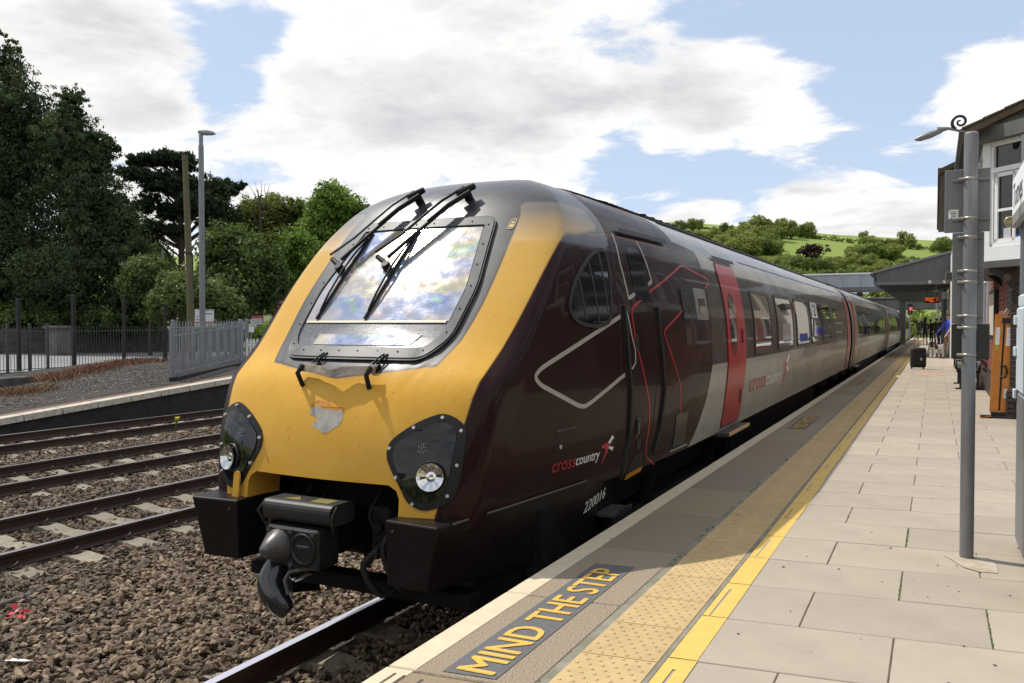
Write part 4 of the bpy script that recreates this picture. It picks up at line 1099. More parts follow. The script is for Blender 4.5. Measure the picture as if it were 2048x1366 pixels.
def ballast():
    P = []; Sz = []
    g = np.random.default_rng(11)
    for y0, y1, x0, x1, dens, s0, s1 in ((1.2, 7.5, -9.0, -4.15, 620, .015, .050), (1.2, 7.5, -4.3, -2.05, 380, .022, .042), (2.0, 11, -12.0, -9.0, 420, .024, .046), (7.5, 13, -9.0, -4.15, 330, .026, .048),
                                         (4, 17, -15, -12, 300, .028, .05), (11, 21, -12, -8.0, 200, .03, .055), (6, 22, -18.0, -15, 190, .03, .055), (17, 28, -18, -12, 120, .035, .06)):
        n = int((y1 - y0) * (x1 - x0) * dens)
        x = g.uniform(x0, x1, n); y = g.uniform(y0, y1, n)
        P.append(np.stack([x, y], 1)); Sz.append(g.uniform(s0, s1, n))
    P = np.concatenate(P); Sz = np.concatenate(Sz); keep = np.ones(len(P), bool); z = np.full(len(P), -.215)
    hump = np.array([.055 * (.5 + .5 * noise.noise(Vector((p[0] * .9, p[1] * .9, 5)))) for p in P]); z += hump
    for ti, (cx, lab, ya, yb, cl) in enumerate(TRACKS):
        dx = np.abs(P[:, 0] - cx); keep &= ~(np.abs(dx - .7525) < .085)
        inside = dx < .72
        k = np.abs(((P[:, 1] - ya + .33) % .66) - .33)
        bury = {0: .15, 1: .93, 2: .88, 3: .7}[ti]
        on = (k < .15) & (dx < 1.22) & (P[:, 1] > ya - .2) & (P[:, 1] < yb)
        if ti in (1, 2):
            outer_l = (P[:, 0] - cx < -.8)
            keep &= ~(on & ~outer_l & (g.random(len(P)) < bury)); keep &= ~(on & outer_l & (g.random(len(P)) < .55))
        else: keep &= ~(on & (g.random(len(P)) < bury))
        z = np.where(inside, np.minimum(z, -.205 if ti else -.19), z)
    P = P[keep]; Sz = Sz[keep]; z = z[keep]; n = len(P)
    # rust-brown near the train, greyer further off
    brown = np.array([.5 + .5 * noise.noise(Vector((p[0] * .35, p[1] * .35, 2))) for p in P])
    tone = np.clip(g.beta(1.7, 2.3, n) * .9 + .14 * (P[:, 0] > -7.2) + .1 * (brown - .5), 0, 1)
    me = stones('ballast', None, np.column_stack([P, z + g.uniform(-.012, .02, n)]), Sz, tone, '', 5)
    me.materials.append(M_stone)
    return tag(link('ballast', me), kind='stuff'), n
_, NST = ballast()
print('stones', NST)
# cable lying half buried, litter
mb = MB(); mb.tube([(-9.5 + .5, 1.0, -.19)] and [(-6.9, 2.0, -.165), (-7.0, 3.0, -.17), (-7.2, 3.8, -.17), (-7.35, 4.3, -.175), (-7.5, 5.0, -.2)], .035, 6)
tag(mb.build('buried_conduit', mat('old_conduit', (.07, .06, .052), .8)), 'dull brown conduit half buried in the stones left of the train', 'pipe')
random.seed(5)
c = at(37, 1228, z=-.15); mb = MB()
for k in range(9):
    a = random.uniform(0, 6.28); d = random.uniform(0, .05); p = Vector((c.x + d * math.cos(a), c.y + d * math.sin(a), c.z + random.uniform(0, .05))); e = [Vector((random.uniform(-.05, .05), random.uniform(-.05, .05), random.uniform(-.03, .03))) for _ in range(3)]
    mb.add([p, p + e[0], p + e[0] + e[1], p + e[1]], [(0, 1, 2, 3)])
tag(mb.build('litter_scrap', mat('red_plastic', (.55, .02, .035), .4)), 'crumpled scrap of bright red litter lying on the stones', 'litter')
c = at(30, 1322, z=-.15); mb = MB(); mb.add([(c.x - .08, c.y - .03, c.z), (c.x + .12, c.y - .0, c.z + .02), (c.x + .12, c.y + .05, c.z + .01), (c.x - .08, c.y + .02, c.z)], [(0, 1, 2, 3)]); mb.add([(c.x - .08, c.y - .03, c.z - .006), (c.x + .12, c.y, c.z + .014), (c.x + .12, c.y + .05, c.z + .004), (c.x - .08, c.y + .02, c.z - .006)], [(0, 3, 2, 1)])
tag(mb.build('litter_scrap', M_white), 'strip of white paper litter lying on the stones', 'litter')
# ================================================================== THE PLATFORM
PZ = .915; SK = .13                         # the paving courses run slightly skew to the edge
M_fill = mat('platform_fill', (.10, .085, .07), .9, var=.3, vscale=6)
M_coping = mat('exposed_aggregate', (.135, .105, .075), .9, spec=.2, col2=(.40, .325, .235), vscale=125, detail=3, bump=.5, bscale=160, bdist=.004)
M_coping2 = mat('brown_coping', (.22, .165, .10), .85, col2=(.27, .205, .13), vscale=60, detail=4, bump=.3, bscale=140, bdist=.003)
M_edge = mat('cream_edge_paint', (.58, .485, .335), .7, var=.10, vscale=8, bump=.15, bscale=120, bdist=.002)
M_tact = mat('buff_tactile', (.455, .325, .155), .8, var=.10, vscale=10, bump=.15, bscale=140, bdist=.002)
M_slab = mat('paving_stone', (.392, .334, .264), .85, col2=(.318, .270, .212), vscale=2.2, detail=9, bump=.18, bscale=150, bdist=.002, coords='Object')
M_yline = mat('yellow_line_paint', (.65, .42, .095), .65, var=.07, vscale=12)
M_moss = mat('joint_moss', (.10, .085, .055), .95, col2=(.25, .205, .15), vscale=9)
M_mat = mat('grey_letter_mat', (.105, .105, .108), .8, var=.12, vscale=40)
M_letter = mat('yellow_letters', (.62, .38, .07), .7, var=.12, vscale=60)
for m_, a_ in ((M_coping, .10), (M_coping2, .10), (M_tact, .05), (M_slab, .085)): tint_by_object(m_, a_)

mb = MB(); mb.box(-1.93, 9.0, -40, 110, -.9, PZ - .075)
plat = tag(mb.build('platform', M_fill), kind='structure')
mb = MB(); mb.box(-1.40, 9.0, -40, 110, PZ - .075, PZ - .007)
tag(mb.build('joint_bed', M_moss, plat), kind='structure') if False else mb.build('joint_bed', M_moss, plat)

# coping stones along the edge
yj = [-.4 + 1.06 * k for k in range(0, 33)]
cop_me = {}
def coping_mesh(kind, ln):
    mb = MB(); g = .006; k = .004
    def slab(x0, x1, mi, top=0.0):
        z1 = top; z0 = -.16; c = .006
        a = [(x0, g), (x1, g + SK * (x1 - x0)), (x1, ln - g + SK * (x1 - x0)), (x0, ln - g)]
        ctr = ((x0+x1)/2, ln/2)
        t = [(x + (c if x == x0 else -c if mi != 0 else 0) * (1 if (x == x0 and mi == 0) or mi else 0), y + (c if i < 2 else -c)) for i, (x, y) in enumerate(a)]
        vs = [(x, y, z0) for x, y in a] + [(x, y, z1 - c) for x, y in a] + [(x, y, z1) for x, y in t]
        mb.add(vs, [(0,3,2,1), (8,9,10,11)] + [(i, (i+1) % 4, 4+(i+1) % 4, 4+i) for i in range(4)] + [(4+i, 4+(i+1) % 4, 8+(i+1) % 4, 8+i) for i in range(4)], mi)
    slab(-2.0, -1.874, 0); slab(-1.874, -1.385, 1)
    return mb.mesh('coping_slab', [M_edge, M_coping if kind == 0 else M_coping2])
cop = [coping_mesh(0, 1.06), coping_mesh(1, 1.06)]
for i, y in enumerate(yj):
    kind = 1 if i in (2, 6, 9, 13, 18, 22, 27) else 0
    if y + 1.06 < 2.85 + .01: kind = 1
    link('coping_slab', cop[kind], plat, (0, y + SK * 0, PZ))
mb = MB(); mb.box(-2.0, -1.874, yj[-1] + 1.06, 110, PZ - .16, PZ, 0); mb.box(-1.874, -1.385, yj[-1] + 1.06, 110, PZ - .16, PZ, 1)
tag(mb.build('far_coping', [M_edge, M_coping2], plat), kind='stuff')
# drill grooves in the brown coping nearest the camera
mb = MB()
for x in (-1.93, -1.885, -1.80, -1.73): mb.box(x, x + .010, .4, 2.73, PZ + .0005, PZ + .002)
mb.build('edge_groove', M_fill, plat)
# tactile tiles with blisters
def tile_mesh(bumps):
    mb = MB(); w, l, c = .325, .415, .003; x0 = -1.343
    a = [(x0 + c, c), (x0 + w, c + SK * w), (x0 + w, l - c + SK * w), (x0 + c, l - c)]
    vs = [(x, y, -.05) for x, y in a] + [(x, y, 0) for x, y in a]
    mb.add(vs, [(4,5,6,7)] + [(i, (i+1) % 4, 4+(i+1) % 4, 4+i) for i in range(4)])
    if bumps:
        for r in range(9):
            for k in range(6):
                cx = x0 + .028 + k * .0535 + (.0267 if r % 2 else 0); cy = .024 + r * .046 + SK * (cx - x0)
                if cx > x0 + w - .012: continue
                n = 7; ring1 = [(cx + .0115 * math.cos(2*math.pi*i/n), cy + .0115 * math.sin(2*math.pi*i/n), 0) for i in range(n)]; ring2 = [(cx + .0075 * math.cos(2*math.pi*i/n), cy + .0075 * math.sin(2*math.pi*i/n), .0042) for i in range(n)]
                mb.add(ring1 + ring2, [(i, (i+1) % n, n+(i+1) % n, n+i) for i in range(n)] + [tuple(range(n, 2*n))])
    return mb.mesh('tactile_tile', M_tact)
tile_b, tile_p = tile_mesh(True), tile_mesh(False)
y = 1.2; k = 0
while y < 42:
    link('tactile_tile', tile_b if y < 16 else tile_p, plat, (0, y, PZ)); y += .415; k += 1
mb = MB(); mb.box(-1.343, -1.018, y, 110, PZ - .05, PZ); tag(mb.build('far_tactile', M_tact, plat), kind='stuff')
# strips of mortar each side
mb = MB(); mb.box(-1.385, -1.343, -40, 110, PZ - .05, PZ - .004); mb.box(-1.018, -.995, -40, 110, PZ - .05, PZ - .003)
mb.build('mortar_strip', mat('grey_mortar', (.27, .245, .20), .9, col2=(.15, .14, .095), vscale=7), plat)
# paving slabs: broken bond, 0.79 wide, 0.565 deep
slab_cache = {}
def slab_mesh(w, var):
    key = (round(w, 3), var)
    if key in slab_cache: return slab_cache[key]
    g, c, l = .0035, .003, .565
    jit = [random.uniform(-.002, .002) for _ in range(4)]
    a = [(g, g + SK * g + jit[0]), (w - g, g + SK * w + jit[1]), (w - g, l - g + SK * w + jit[2]), (g, l - g + SK * g + jit[3])]
    t = [(x + (c if i in (0, 3) else -c), y + (c if i < 2 else -c)) for i, (x, y) in enumerate(a)]
    vs = [(x, y, -.05) for x, y in a] + [(x, y, -c) for x, y in a] + [(x, y, 0) for x, y in t]
    mb = MB(); mb.add(vs, [(8,9,10,11)] + [(i, (i+1) % 4, 4+(i+1) % 4, 4+i) for i in range(4)] + [(4+i, 4+(i+1) % 4, 8+(i+1) % 4, 8+i) for i in range(4)])
    slab_cache[key] = mb.mesh('paving_slab', M_slab); return slab_cache[key]
random.seed(21)
ROW0 = 3.39 - 4 * .565; nsl = 0
for r in range(60):
    y0 = ROW0 + r * .565
    odd = r % 2
    xs = [-.995] + ([-.55 + .79 * k for k in range(8)] if odd else [-.15 + .79 * k for k in range(8)])
    for a, b in zip(xs[:-1], xs[1:]):
        if y0 < 7 and a > 2.2: continue
        if 7 <= y0 < 14 and a > 1.9: continue
        if y0 >= 14 and a > .9: continue
        if nsl >= 298: continue
        nsl += 1
        link('paving_slab', slab_mesh(b - a, random.randrange(3)), plat, (a, y0 + SK * (a + .96), PZ + random.uniform(-.0012, .0012)))
    yend = y0 + .565
mb = MB()
mb.add([(-.995, yend, PZ), (1.2, yend + SK * 2.2, PZ), (1.2, 110, PZ), (-.995, 110, PZ)], [(0, 1, 2, 3)])
tag(mb.build('far_paving', M_slab, plat), kind='stuff')
mb = MB(); mb.add([(-1.0, 1.1, PZ - .002), (-1.0, -40, PZ - .002), (9, -40, PZ - .002), (9, 14, PZ - .001), (1.85, 14, PZ - .001), (1.85, 7.4, PZ - .001), (2.6, 7.2, PZ - .001), (2.25, 1.3, PZ - .001)], [(0, 1, 2, 3, 4, 5, 6, 7)]); tag(mb.build('side_paving', M_slab, plat), kind='stuff')
# moss in a few open joints
mb = MB(); random.seed(8)
for (x, y, l) in ((.24, 4.13, .5), (-.15, 4.65, .48), (-.15, 5.78, .48)):
    for k in range(26):
        a = y + random.uniform(0, l); b = x + random.uniform(-.008, .008); h = random.uniform(.004, .010); w = .006
        mb.add([(b - w, a - w, PZ - .004), (b + w, a - w, PZ - .004), (b, a + w, PZ - .004), (b, a, PZ - .004 + h)], [(0, 1, 3), (1, 2, 3), (2, 0, 3)])
tag(mb.build('joint_moss_tufts', mat('moss_green', (.06, .12, .02), .95), plat), kind='stuff')
mb = MB()
for k in range(160):
    a = random.uniform(2.6, 9); b = -1.364 + random.uniform(-.017, .017); h = random.uniform(.004, .012); w = random.uniform(.004, .009)
    if noise.noise(Vector((0, a * 1.7, 4))) < 0.0: continue
    mb.add([(b - w, a - w, PZ - .004), (b + w, a - w, PZ - .004), (b, a + w, PZ - .004), (b, a, PZ - .004 + h)], [(0, 1, 3), (1, 2, 3), (2, 0, 3)])
tag(mb.build('edge_moss_tufts', bpy.data.materials['moss_green'], plat), kind='stuff')
# yellow line (paint, chipped along the slab joints)
for r in range(60):
    y0 = ROW0 + r * .565 + SK * (-.995 + .96)
    x1 = -.872 + random.uniform(-.004, .004)
    mb = MB()
    gapx = random.uniform(-.955, -.93) if r % 2 else None
    if gapx and r < 40:
        yq = y0 + .565 * random.choice([.55, .8, .98])
        mb.add([(-.988, y0 + .004, PZ + .003), (gapx - .006, y0 + .006, PZ + .003), (gapx - .004, yq, PZ + .003), (gapx + .010, yq, PZ + .003), (gapx + .004, y0 + .008, PZ + .003), (x1, y0 + .018, PZ + .003), (x1, y0 + .565 + .012, PZ + .003), (-.988, y0 + .558, PZ + .003)], [(0, 1, 2, 3, 4, 5, 6, 7)])
    else:
        mb.add([(-.988, y0 + .004, PZ + .003), (x1, y0 + .018, PZ + .003), (x1, y0 + .565 + .012, PZ + .003), (-.988, y0 + .558, PZ + .003)], [(0, 1, 2, 3)])
    mb.build('yellow_line', M_yline, plat)
mb = MB(); mb.add([(-.988, y0 + .57, PZ + .003), (-.872, y0 + .57, PZ + .003), (-.872, 110, PZ + .003), (-.988, 110, PZ + .003)], [(0, 1, 2, 3)]); mb.build('yellow_line', M_yline, plat)
for y in (26.3, 35.5):
    mb = MB(); mb.add([(-1.55, y, PZ + .004), (-.99, y + .05, PZ + .004), (-.99, y + .17, PZ + .004), (-1.55, y + .12, PZ + .004)], [(0, 1, 2, 3)]); mb.build('cross_line', mat('pale_line_paint', (.60, .50, .26), .7), plat)
mb = MB(); c0, c1 = at(1832, 748, z=PZ), at(1890, 749, z=PZ)
mb.add([(c0.x, c0.y - .3, PZ + .004), (c1.x, c1.y - .3, PZ + .004), (c1.x, c1.y + .3, PZ + .004), (c0.x, c0.y + .3, PZ + .004)], [(0, 1, 2, 3)]); mb.build('orange_marking', mat('orange_marking', (.62, .27, .15), .7, var=.15, vscale=6), plat)
# MIND THE STEP
tv, tf = fit_text('MIND THE STEP', 1.56, .165)
for yb in (2.83, 11.58, 20.4):
    sc = 1.0 if yb < 5 else 1.0
    mb = MB(); mb.add([(-1.765, yb, PZ + .003), (-1.535, yb + .03, PZ + .003), (-1.535, yb + 1.73, PZ + .003), (-1.765, yb + 1.70, PZ + .003)], [(0, 1, 2, 3)])
    o = mb.build('letter_mat', M_mat, plat)
    mb = MB()
    for q, (du_, dv_) in enumerate(((0, 0), (.006, 0), (-.006, 0), (0, .003), (0, -.003))): mb.add([(-1.56 - v - dv_, yb + .055 + u + du_ + SK * (-v) * .5, PZ + .0055 + .0004 * q) for u, v in tv], tf)
    mb.build('mind_the_step_lettering', M_letter, o)
# mortar patch at the foot of the sign pole, spots, scratches
mb = MB(); P = [(.06, 5.66), (.10, 5.57), (.16, 5.42), (.24, 5.36), (.33, 5.38), (.335, 5.52), (.31, 5.70), (.2, 5.74)]
mb.add([(x, y, PZ + .004) for x, y in P], [tuple(range(len(P)))]); mb.build('mortar_patch', mat('tan_mortar', (.36, .28, .19), .9, col2=(.48, .43, .36), vscale=11, bump=.4, bscale=40), plat)
mb = MB()
for k in range(170):
    x = random.uniform(-.85, 1.5) if k % 3 else random.uniform(-1.95, 1.5); y = random.uniform(2.7, 13); s = random.uniform(.003, .010)
    mb.add([(x + s * math.cos(a) * random.uniform(.6, 1.2), y + s * math.sin(a) * random.uniform(.6, 1.4), PZ + .0035) for a in (0, 1.05, 2.1, 3.15, 4.2, 5.25)], [(0, 1, 2, 3, 4, 5)])
tag(mb.build('dark_spots', mat('gum_spot', (.075, .065, .055), .8), plat), kind='stuff')
# ================================================================== RIGHT-HAND SIDE OF THE PLATFORM
M_galv = mat('galvanised_pole', (.20, .205, .215), .45, metal=.35, var=.16, vscale=5, stretch=(3, 3, .6))
M_signback = mat('grey_sign_back', (.155, .16, .165), .55, var=.06, vscale=3)
M_strap = mat('dull_strap', (.30, .29, .255), .4, metal=.6, var=.3, vscale=20)
M_screen = mat('black_panel', (.012, .012, .013), .35)
M_paint_w = mat('white_painted_timber', (.72, .73, .73), .5, var=.06, vscale=6)
M_timber = mat('grey_fascia_timber', (.075, .075, .072), .6, var=.2, vscale=5)
M_mortar = mat('pale_mortar', (.42, .36, .28), .95, var=.2, vscale=12)
M_brick = mat('red_brick', (.20, .062, .036), .85, var=.25, vscale=14, bump=.25, bscale=60); tint_by_object(M_brick, .30)
M_brickd = mat('dark_engineering_brick', (.050, .030, .028), .45, var=.3, vscale=10, bump=.15, bscale=50); tint_by_object(M_brickd, .35)
M_tilebr = mat('mossy_roof_tile', (.15, .095, .055), .9, col2=(.07, .065, .045), vscale=9, bump=.4, bscale=25); tint_by_object(M_tilebr, .25)

# ---- the grey pole with the backs of signs strapped to it
px_, py_ = .182, 5.665
pole = thing('sign_pole', 'tall grey galvanised pole in front of the building, carrying the backs of signs', 'pole', (px_, py_, PZ))
mb = MB(); mb.cyl((0, 0, -.02), (0, 0, 2.545), .0385, n=20); mb.lathe([(.0385, 2.545), (.030, 2.556), (.0001, 2.558)], n=20)
mb.build('pole_tube', M_galv, pole)
def panel(name, x0, x1, z0, z1, m, y=.055, parent=pole):
    mb = MB(); mb.bbox(x0 - px_, x1 - px_, y, y + .022, z0 - PZ, z1 - PZ, .003); return mb.build(name, m, parent)
p1 = panel('sign_back', .045, .287, 2.882, 3.262, M_signback)
p2 = panel('sign_back', .089, .258, 2.608, 2.879, M_signback)
p3 = panel('sign_back', .089, .258, 2.328, 2.605, M_signback)
p4 = panel('display_back', .089, .292, 2.112, 2.325, M_screen, .05)
for z, w in ((3.193, .165), (2.958, .165), (2.846, .115), (2.643, .115), (2.577, .115), (2.374, .115), (2.304, .075), (2.14, .075)):
    zz0 = z - PZ; par = p1 if z > 2.88 else p2 if z > 2.6 else p3 if z > 2.33 else p4
    if w > .08:
        mb = MB(); mb.bbox(-w * .58, w * .62, .040, .056, zz0 - .008, zz0 + .008, .002); mb.build('channel', M_signback, par)
    mb = MB(); mb.lathe([(.0395, zz0 - .008), (.0405, zz0 - .008), (.0405, zz0 + .008), (.0395, zz0 + .008)], n=20); mb.build('strap', M_strap, par)
    mb = MB(); mb.bbox(-.062, -.030, -.018, .010, zz0 - .009, zz0 + .009, .003); mb.cyl((-.056, -.03, zz0), (-.056, .012, zz0), .005, n=6); mb.cyl((-.066, -.02, zz0), (-.03, -.02, zz0), .006, n=6); mb.build('strap_buckle', M_strap, par)
mb = MB(); mb.box(.066 - px_, .119 - px_, .0535, .0548, 2.966 - PZ, 3.02 - PZ); lb = mb.build('maker_plate', M_white, p1)
mb = MB()
for k in range(4): mb.box(.074 - px_ + .003 * k, .111 - px_ - .002 * k, .0525, .0534, 3.005 - PZ - k * .0095, 3.009 - PZ - k * .0095)
mb.box(.067 - px_, .072 - px_, .0525, .0534, 3.012 - PZ, 3.018 - PZ); mb.box(.079 - px_, .086 - px_, .0525, .0534, 2.968 - PZ, 2.974 - PZ)
mb.build('plate_print', M_groove, lb)

# ---- second pole at the edge of the view with the station name board
pole2 = thing('name_board_post', 'pale post at the right edge carrying the white station name board', 'sign', (.512, 6.22, PZ))
mb = MB(); mb.cyl((0, 0, -.02), (0, 0, 2.62), .03, n=16); mb.build('pole_tube', M_galv, pole2)
M_bluewhite = mat('pale_blue_white_paint', (.62, .70, .76), .35)
mb = MB(); mb.bbox(-.075, -.045, -1.9, .02, 2.10, 2.335, .004); nb = mb.build('name_board', mat('name_board_white', (.80, .82, .83), .4), pole2)
mb = MB(); mb.bbox(-.077, -.043, -1.9, .022, 2.03, 2.098, .004); mb.build('board_band', mat('band_grey', (.20, .20, .205), .5), nb)
vs, fs = fit_text('Totnes', .62, .15); mb = MB(); mb.add([(-.0765, -.06 - u, 2.14 + v) for u, v in vs], fs); mb.build('board_lettering', M_groove, nb)
vs, fs = fit_text('station', 0.3, .04)
mb = MB(); mb.lathe([(.030, -.004), (.036, -.004), (.036, .004), (.030, .004)], (-.085, .02, 2.07), 20, axis='Y')
for k in range(6):
    a = math.pi * k / 6; mb.cyl((-.085 + .032 * math.cos(a), .02, 2.07 + .032 * math.sin(a)), (-.085 - .032 * math.cos(a), .02, 2.07 - .032 * math.sin(a)), .0025, n=5)
mb.cyl((-.085, .02, 2.07), (.0, .02, 2.066), .004, n=6); mb.build('brass_wheel', mat('pale_brass', (.55, .48, .22), .35, metal=.6), pole2)
cab = thing('notice_case', 'pale blue-white notice case on the post at the right edge', 'notice board', (.50, 6.20, 1.75))
mb = MB(); mb.bbox(-.035, .06, -1.5, 0, .15, .68, .012); mb.bbox(-.028, .05, -1.45, -.02, .68, .76, .012); mb.build('case', M_bluewhite, cab)
for z in (.60, .13, .40):
    mb = MB(); mb.bbox(-.052, -.034, -.06, .004, z - .03, z + .03, .004); mb.build('case_hinge', M_bluewhite, cab)
mb = MB(); mb.bbox(-.030, .05, -1.5, -.01, -.80, .14, .01); mb.build('lower_cabinet', M_galv, cab)

# ---- signal box: brick below, white timber and glass above
box_ = thing('signal_box', 'brick signal box with a white timber upper floor and tiled roof', 'building', (3.0, 16.5, PZ))
def sb(mb, name, m, parent=None): return mb.build(name, m, parent or box_, (-3.0, -16.5, -PZ) if parent is None else (0, 0, 0))
mb = MB(); mb.box(1.012, 5.5, 14.312, 18.6, PZ - .1, 3.3); mb.box(1.012, 5.5, 18.61, 31.0, PZ - .1, 5.1); wall = sb(mb, 'brick_wall', M_mortar)
bl, bh, gap = .228, .0785, .011
random.seed(4)
def brick_mesh(L_, D_, H_, m):
    mb = MB(); mb.bbox(0, L_, 0, D_, 0, H_, .004); return mb.mesh('brick', m)
b_st = brick_mesh(bl - gap, .05, bh - gap, M_brick); b_hd = brick_mesh(bl / 2 - gap, .05, bh - gap, M_brick)
d_st = brick_mesh(bl - gap, .05, bh - gap, M_brickd); d_hd = brick_mesh(bl / 2 - gap, .05, bh - gap, M_brickd)
nb_ = 0; rest = MB()
# platform face (x = 1.0), bricks run along y
for r in range(30):
    z = PZ + .01 + r * bh
    y = 14.30 + (0 if r % 2 else -.0) ; c = 0
    while y < 30.9:
        hd = (c == 0 and r % 2 == 1); L_ = bl / 2 if hd else bl
        dark = r < 6 or y < 14.72
        if nb_ < 212 and y < 16.4 and r < 27:
            o = link('brick', (d_hd if hd else d_st) if dark else (b_hd if hd else b_st), wall, (1.0 - (.05 if r < 5 else 0), y + (0 if True else 0), z), (0, 0, math.pi / 2))
            o.location.x += .05; o.location.x += random.uniform(-.0025, .0025); nb_ += 1
        else:
            x0 = 1.0 - (.05 if r < 5 else 0) + random.uniform(-.0025, .0025)
            rest.box(x0, x0 + .05, y, y + L_ - gap, z, z + bh - gap, 1 if dark else 0)
        y += L_; c += 1
o = rest.build('far_brick', [M_brick, M_brickd], wall); o['kind'] = 'stuff'
# end pier facing the camera (y = 14.3)
rest = MB()
for r in range(30):
    z = PZ + .01 + r * bh; x = .955 if r < 5 else 1.0; c = 0
    while x < 3.4:
        hd = (c == 0 and r % 2 == 0); L_ = bl / 2 if hd else bl
        if x < 1.55: link('brick', d_hd if hd else d_st, wall, (x, (14.25 if r < 5 else 14.30) - .003 + random.uniform(-.002, .002), z))
        else: rest.box(x, x + L_ - gap, 14.30, 14.35, z, z + bh - gap)
        x += L_; c += 1
o = rest.build('far_brick', [M_brickd], wall); o['kind'] = 'stuff'
mb = MB(); mb.add([(.955, 14.25, 1.318), (1.0, 14.295, 1.40), (3, 14.295, 1.40), (3, 14.25, 1.318), (.955, 18.5, 1.318), (1.0, 18.5, 1.40)], [(0, 3, 2, 1), (0, 1, 5, 4)]); sb(mb, 'plinth_slope', M_brickd)
# oversailing upper floor; the near corner is splayed
UF = [(.64, 14.30), (.64, 18.6), (6, 18.6), (6, 12.3), (2.64, 12.3)]
def uf(t, out, z):     # along the splayed face from the far corner towards the viewer
    a = Vector((.64, 14.30)); d = Vector((2.0, -2.0)) / 2.8284; n = Vector((-d.y * -1, 0)); n = Vector((-.7071, -.7071)); p = a + d * t + n * out; return (p.x, p.y, z)
ZS, ZT = 3.31, 5.02
M_floorslab = M_timber
mb = MB(); mb.prism([(x - .04 if x < 1 else x, y) for x, y in UF], lambda u, v, d: (u, v, d), 3.16, ZS - .05); sb(mb, 'floor_beam', M_timber)
mb = MB(); mb.prism([(x - .03 if x < 1 else x, y - (.02 if y < 14 else 0)) for x, y in UF], lambda u, v, d: (u, v, d), ZS - .05, ZS + .16); sb(mb, 'window_sill', M_paint_w)
mb = MB(); mb.prism([(x + .09, y + .02 if y > 14.2 else y + .12) for x, y in UF], lambda u, v, d: (u, v, d), ZS + .16, ZT - .02); core = sb(mb, 'room_interior', mat('dim_room', (.035, .035, .036), .8))
def ubar(mb, t0, t1, z0, z1, o0, o1):
    mb.add([uf(t0, o0, z0), uf(t1, o0, z0), uf(t1, o1, z0), uf(t0, o1, z0), uf(t0, o0, z1), uf(t1, o0, z1), uf(t1, o1, z1), uf(t0, o1, z1)], [(0,3,2,1), (4,5,6,7), (0,1,5,4), (1,2,6,5), (2,3,7,6), (3,0,4,7)])
mb = MB(); ubar(mb, -.02, .11, ZS + .1, ZT, -.10, .02); sb(mb, 'corner_post', M_paint_w)
for t0, t1 in ((.11, 1.15), (1.22, 2.6)):
    mb = MB(); ubar(mb, t0, t1, ZS + .16, ZT, -.055, -.045); w = sb(mb, 'upper_window', M_sglass)
    mb = MB()
    for a, b in ((t0, t0 + .045), (t1 - .045, t1)): ubar(mb, a, b, ZS + .16, ZT - .06, -.045, .0)
    ubar(mb, t0, t1, ZT - .07, ZT, -.045, .0); ubar(mb, t0, t1, 4.56, 4.63, -.045, .004); ubar(mb, t0, t1, ZS + .16, ZS + .22, -.045, .0)
    mb.build('window_frame', M_paint_w, w)
    mb = MB()
    for a, b in ((t0 + .055, t0 + .11), (t0 + .36, t0 + .40), (t1 - .10, t1 - .05)): ubar(mb, a, b, ZS + .22, 4.56, -.04, -.01)
    ubar(mb, t0 + .05, t1 - .05, 4.49, 4.55, -.04, -.01); ubar(mb, t0 + .05, t1 - .05, ZS + .22, ZS + .27, -.04, -.01); ubar(mb, t0 + .05, t1 - .05, 3.98, 4.02, -.04, -.012)
    mb.build('window_sash', M_paint_w, w)
mb = MB()
for x0 in (14.30, 15.4, 16.5, 17.6): mb.box(.62, .70, x0, x0 + .1, ZS + .16, ZT)
mb.box(.62, .70, 14.3, 18.6, ZT - .08, ZT); mb.box(.62, .70, 14.3, 18.6, 4.5, 4.57); sb(mb, 'platform_window_frame', M_paint_w)
mb = MB(); mb.box(.655, .665, 14.4, 18.5, ZS + .16, ZT - .08); sb(mb, 'platform_window', M_sglass)
mb = MB(); ubar(mb, .30, .42, ZS + .24, ZS + .42, -.042, -.041); sb(mb, 'paper_notice', mat('paper_grey', (.45, .45, .46), .6))
mb = MB(); ubar(mb, .22, .62, ZS + .23, ZS + .28, -.0425, -.0415); ubar(mb, .30, .52, ZS + .28, ZS + .31, -.0425, -.0415); sb(mb, 'red_lever_cloth', mat('red_cloth', (.42, .02, .02), .6))
mb = MB(); ubar(mb, .50, .66, ZS + .235, ZS + .30, -.0405, -.0400); sb(mb, 'blue_tub', mat('blue_tub', (.02, .12, .55), .4))
# fascia, gable boards, roof
mb = MB(); mb.prism([(.50, 14.25), (.50, 18.7), (6, 18.7), (6, 12.1), (2.62, 12.1)], lambda u, v, d: (u, v, d), ZT, ZT + .20); sb(mb, 'eaves_fascia', mat('eaves_grey', (.11, .108, .10), .7, var=.2, vscale=4))
sl = .43
def rz(x): return 5.24 + sl * (x - .34)
GY = 13.95
bd = 0; z = 5.22
while z < 6.3:
    x0 = .55 + max(0, (z - 5.30) / sl); mb = MB(); mb.add([(x0, GY + .10, z), (5.6, GY + .10, z), (5.6, GY + .115, z + .14), (x0 + .14 / sl * .9, GY + .115, z + .14), (x0, GY + .13, z), (5.6, GY + .13, z), (5.6, GY + .135, z + .14), (x0 + .3, GY + .135, z + .14)], [(0,1,2,3), (4,7,6,5), (0,4,5,1), (3,2,6,7), (0,3,7,4)]); sb(mb, 'gable_board', mat('weathered_board', (.17, .165, .155), .9, var=.35, vscale=5, stretch=(1, 8, 8)) if bd == 0 else bpy.data.materials['weathered_board']); bd += 1; z += .145
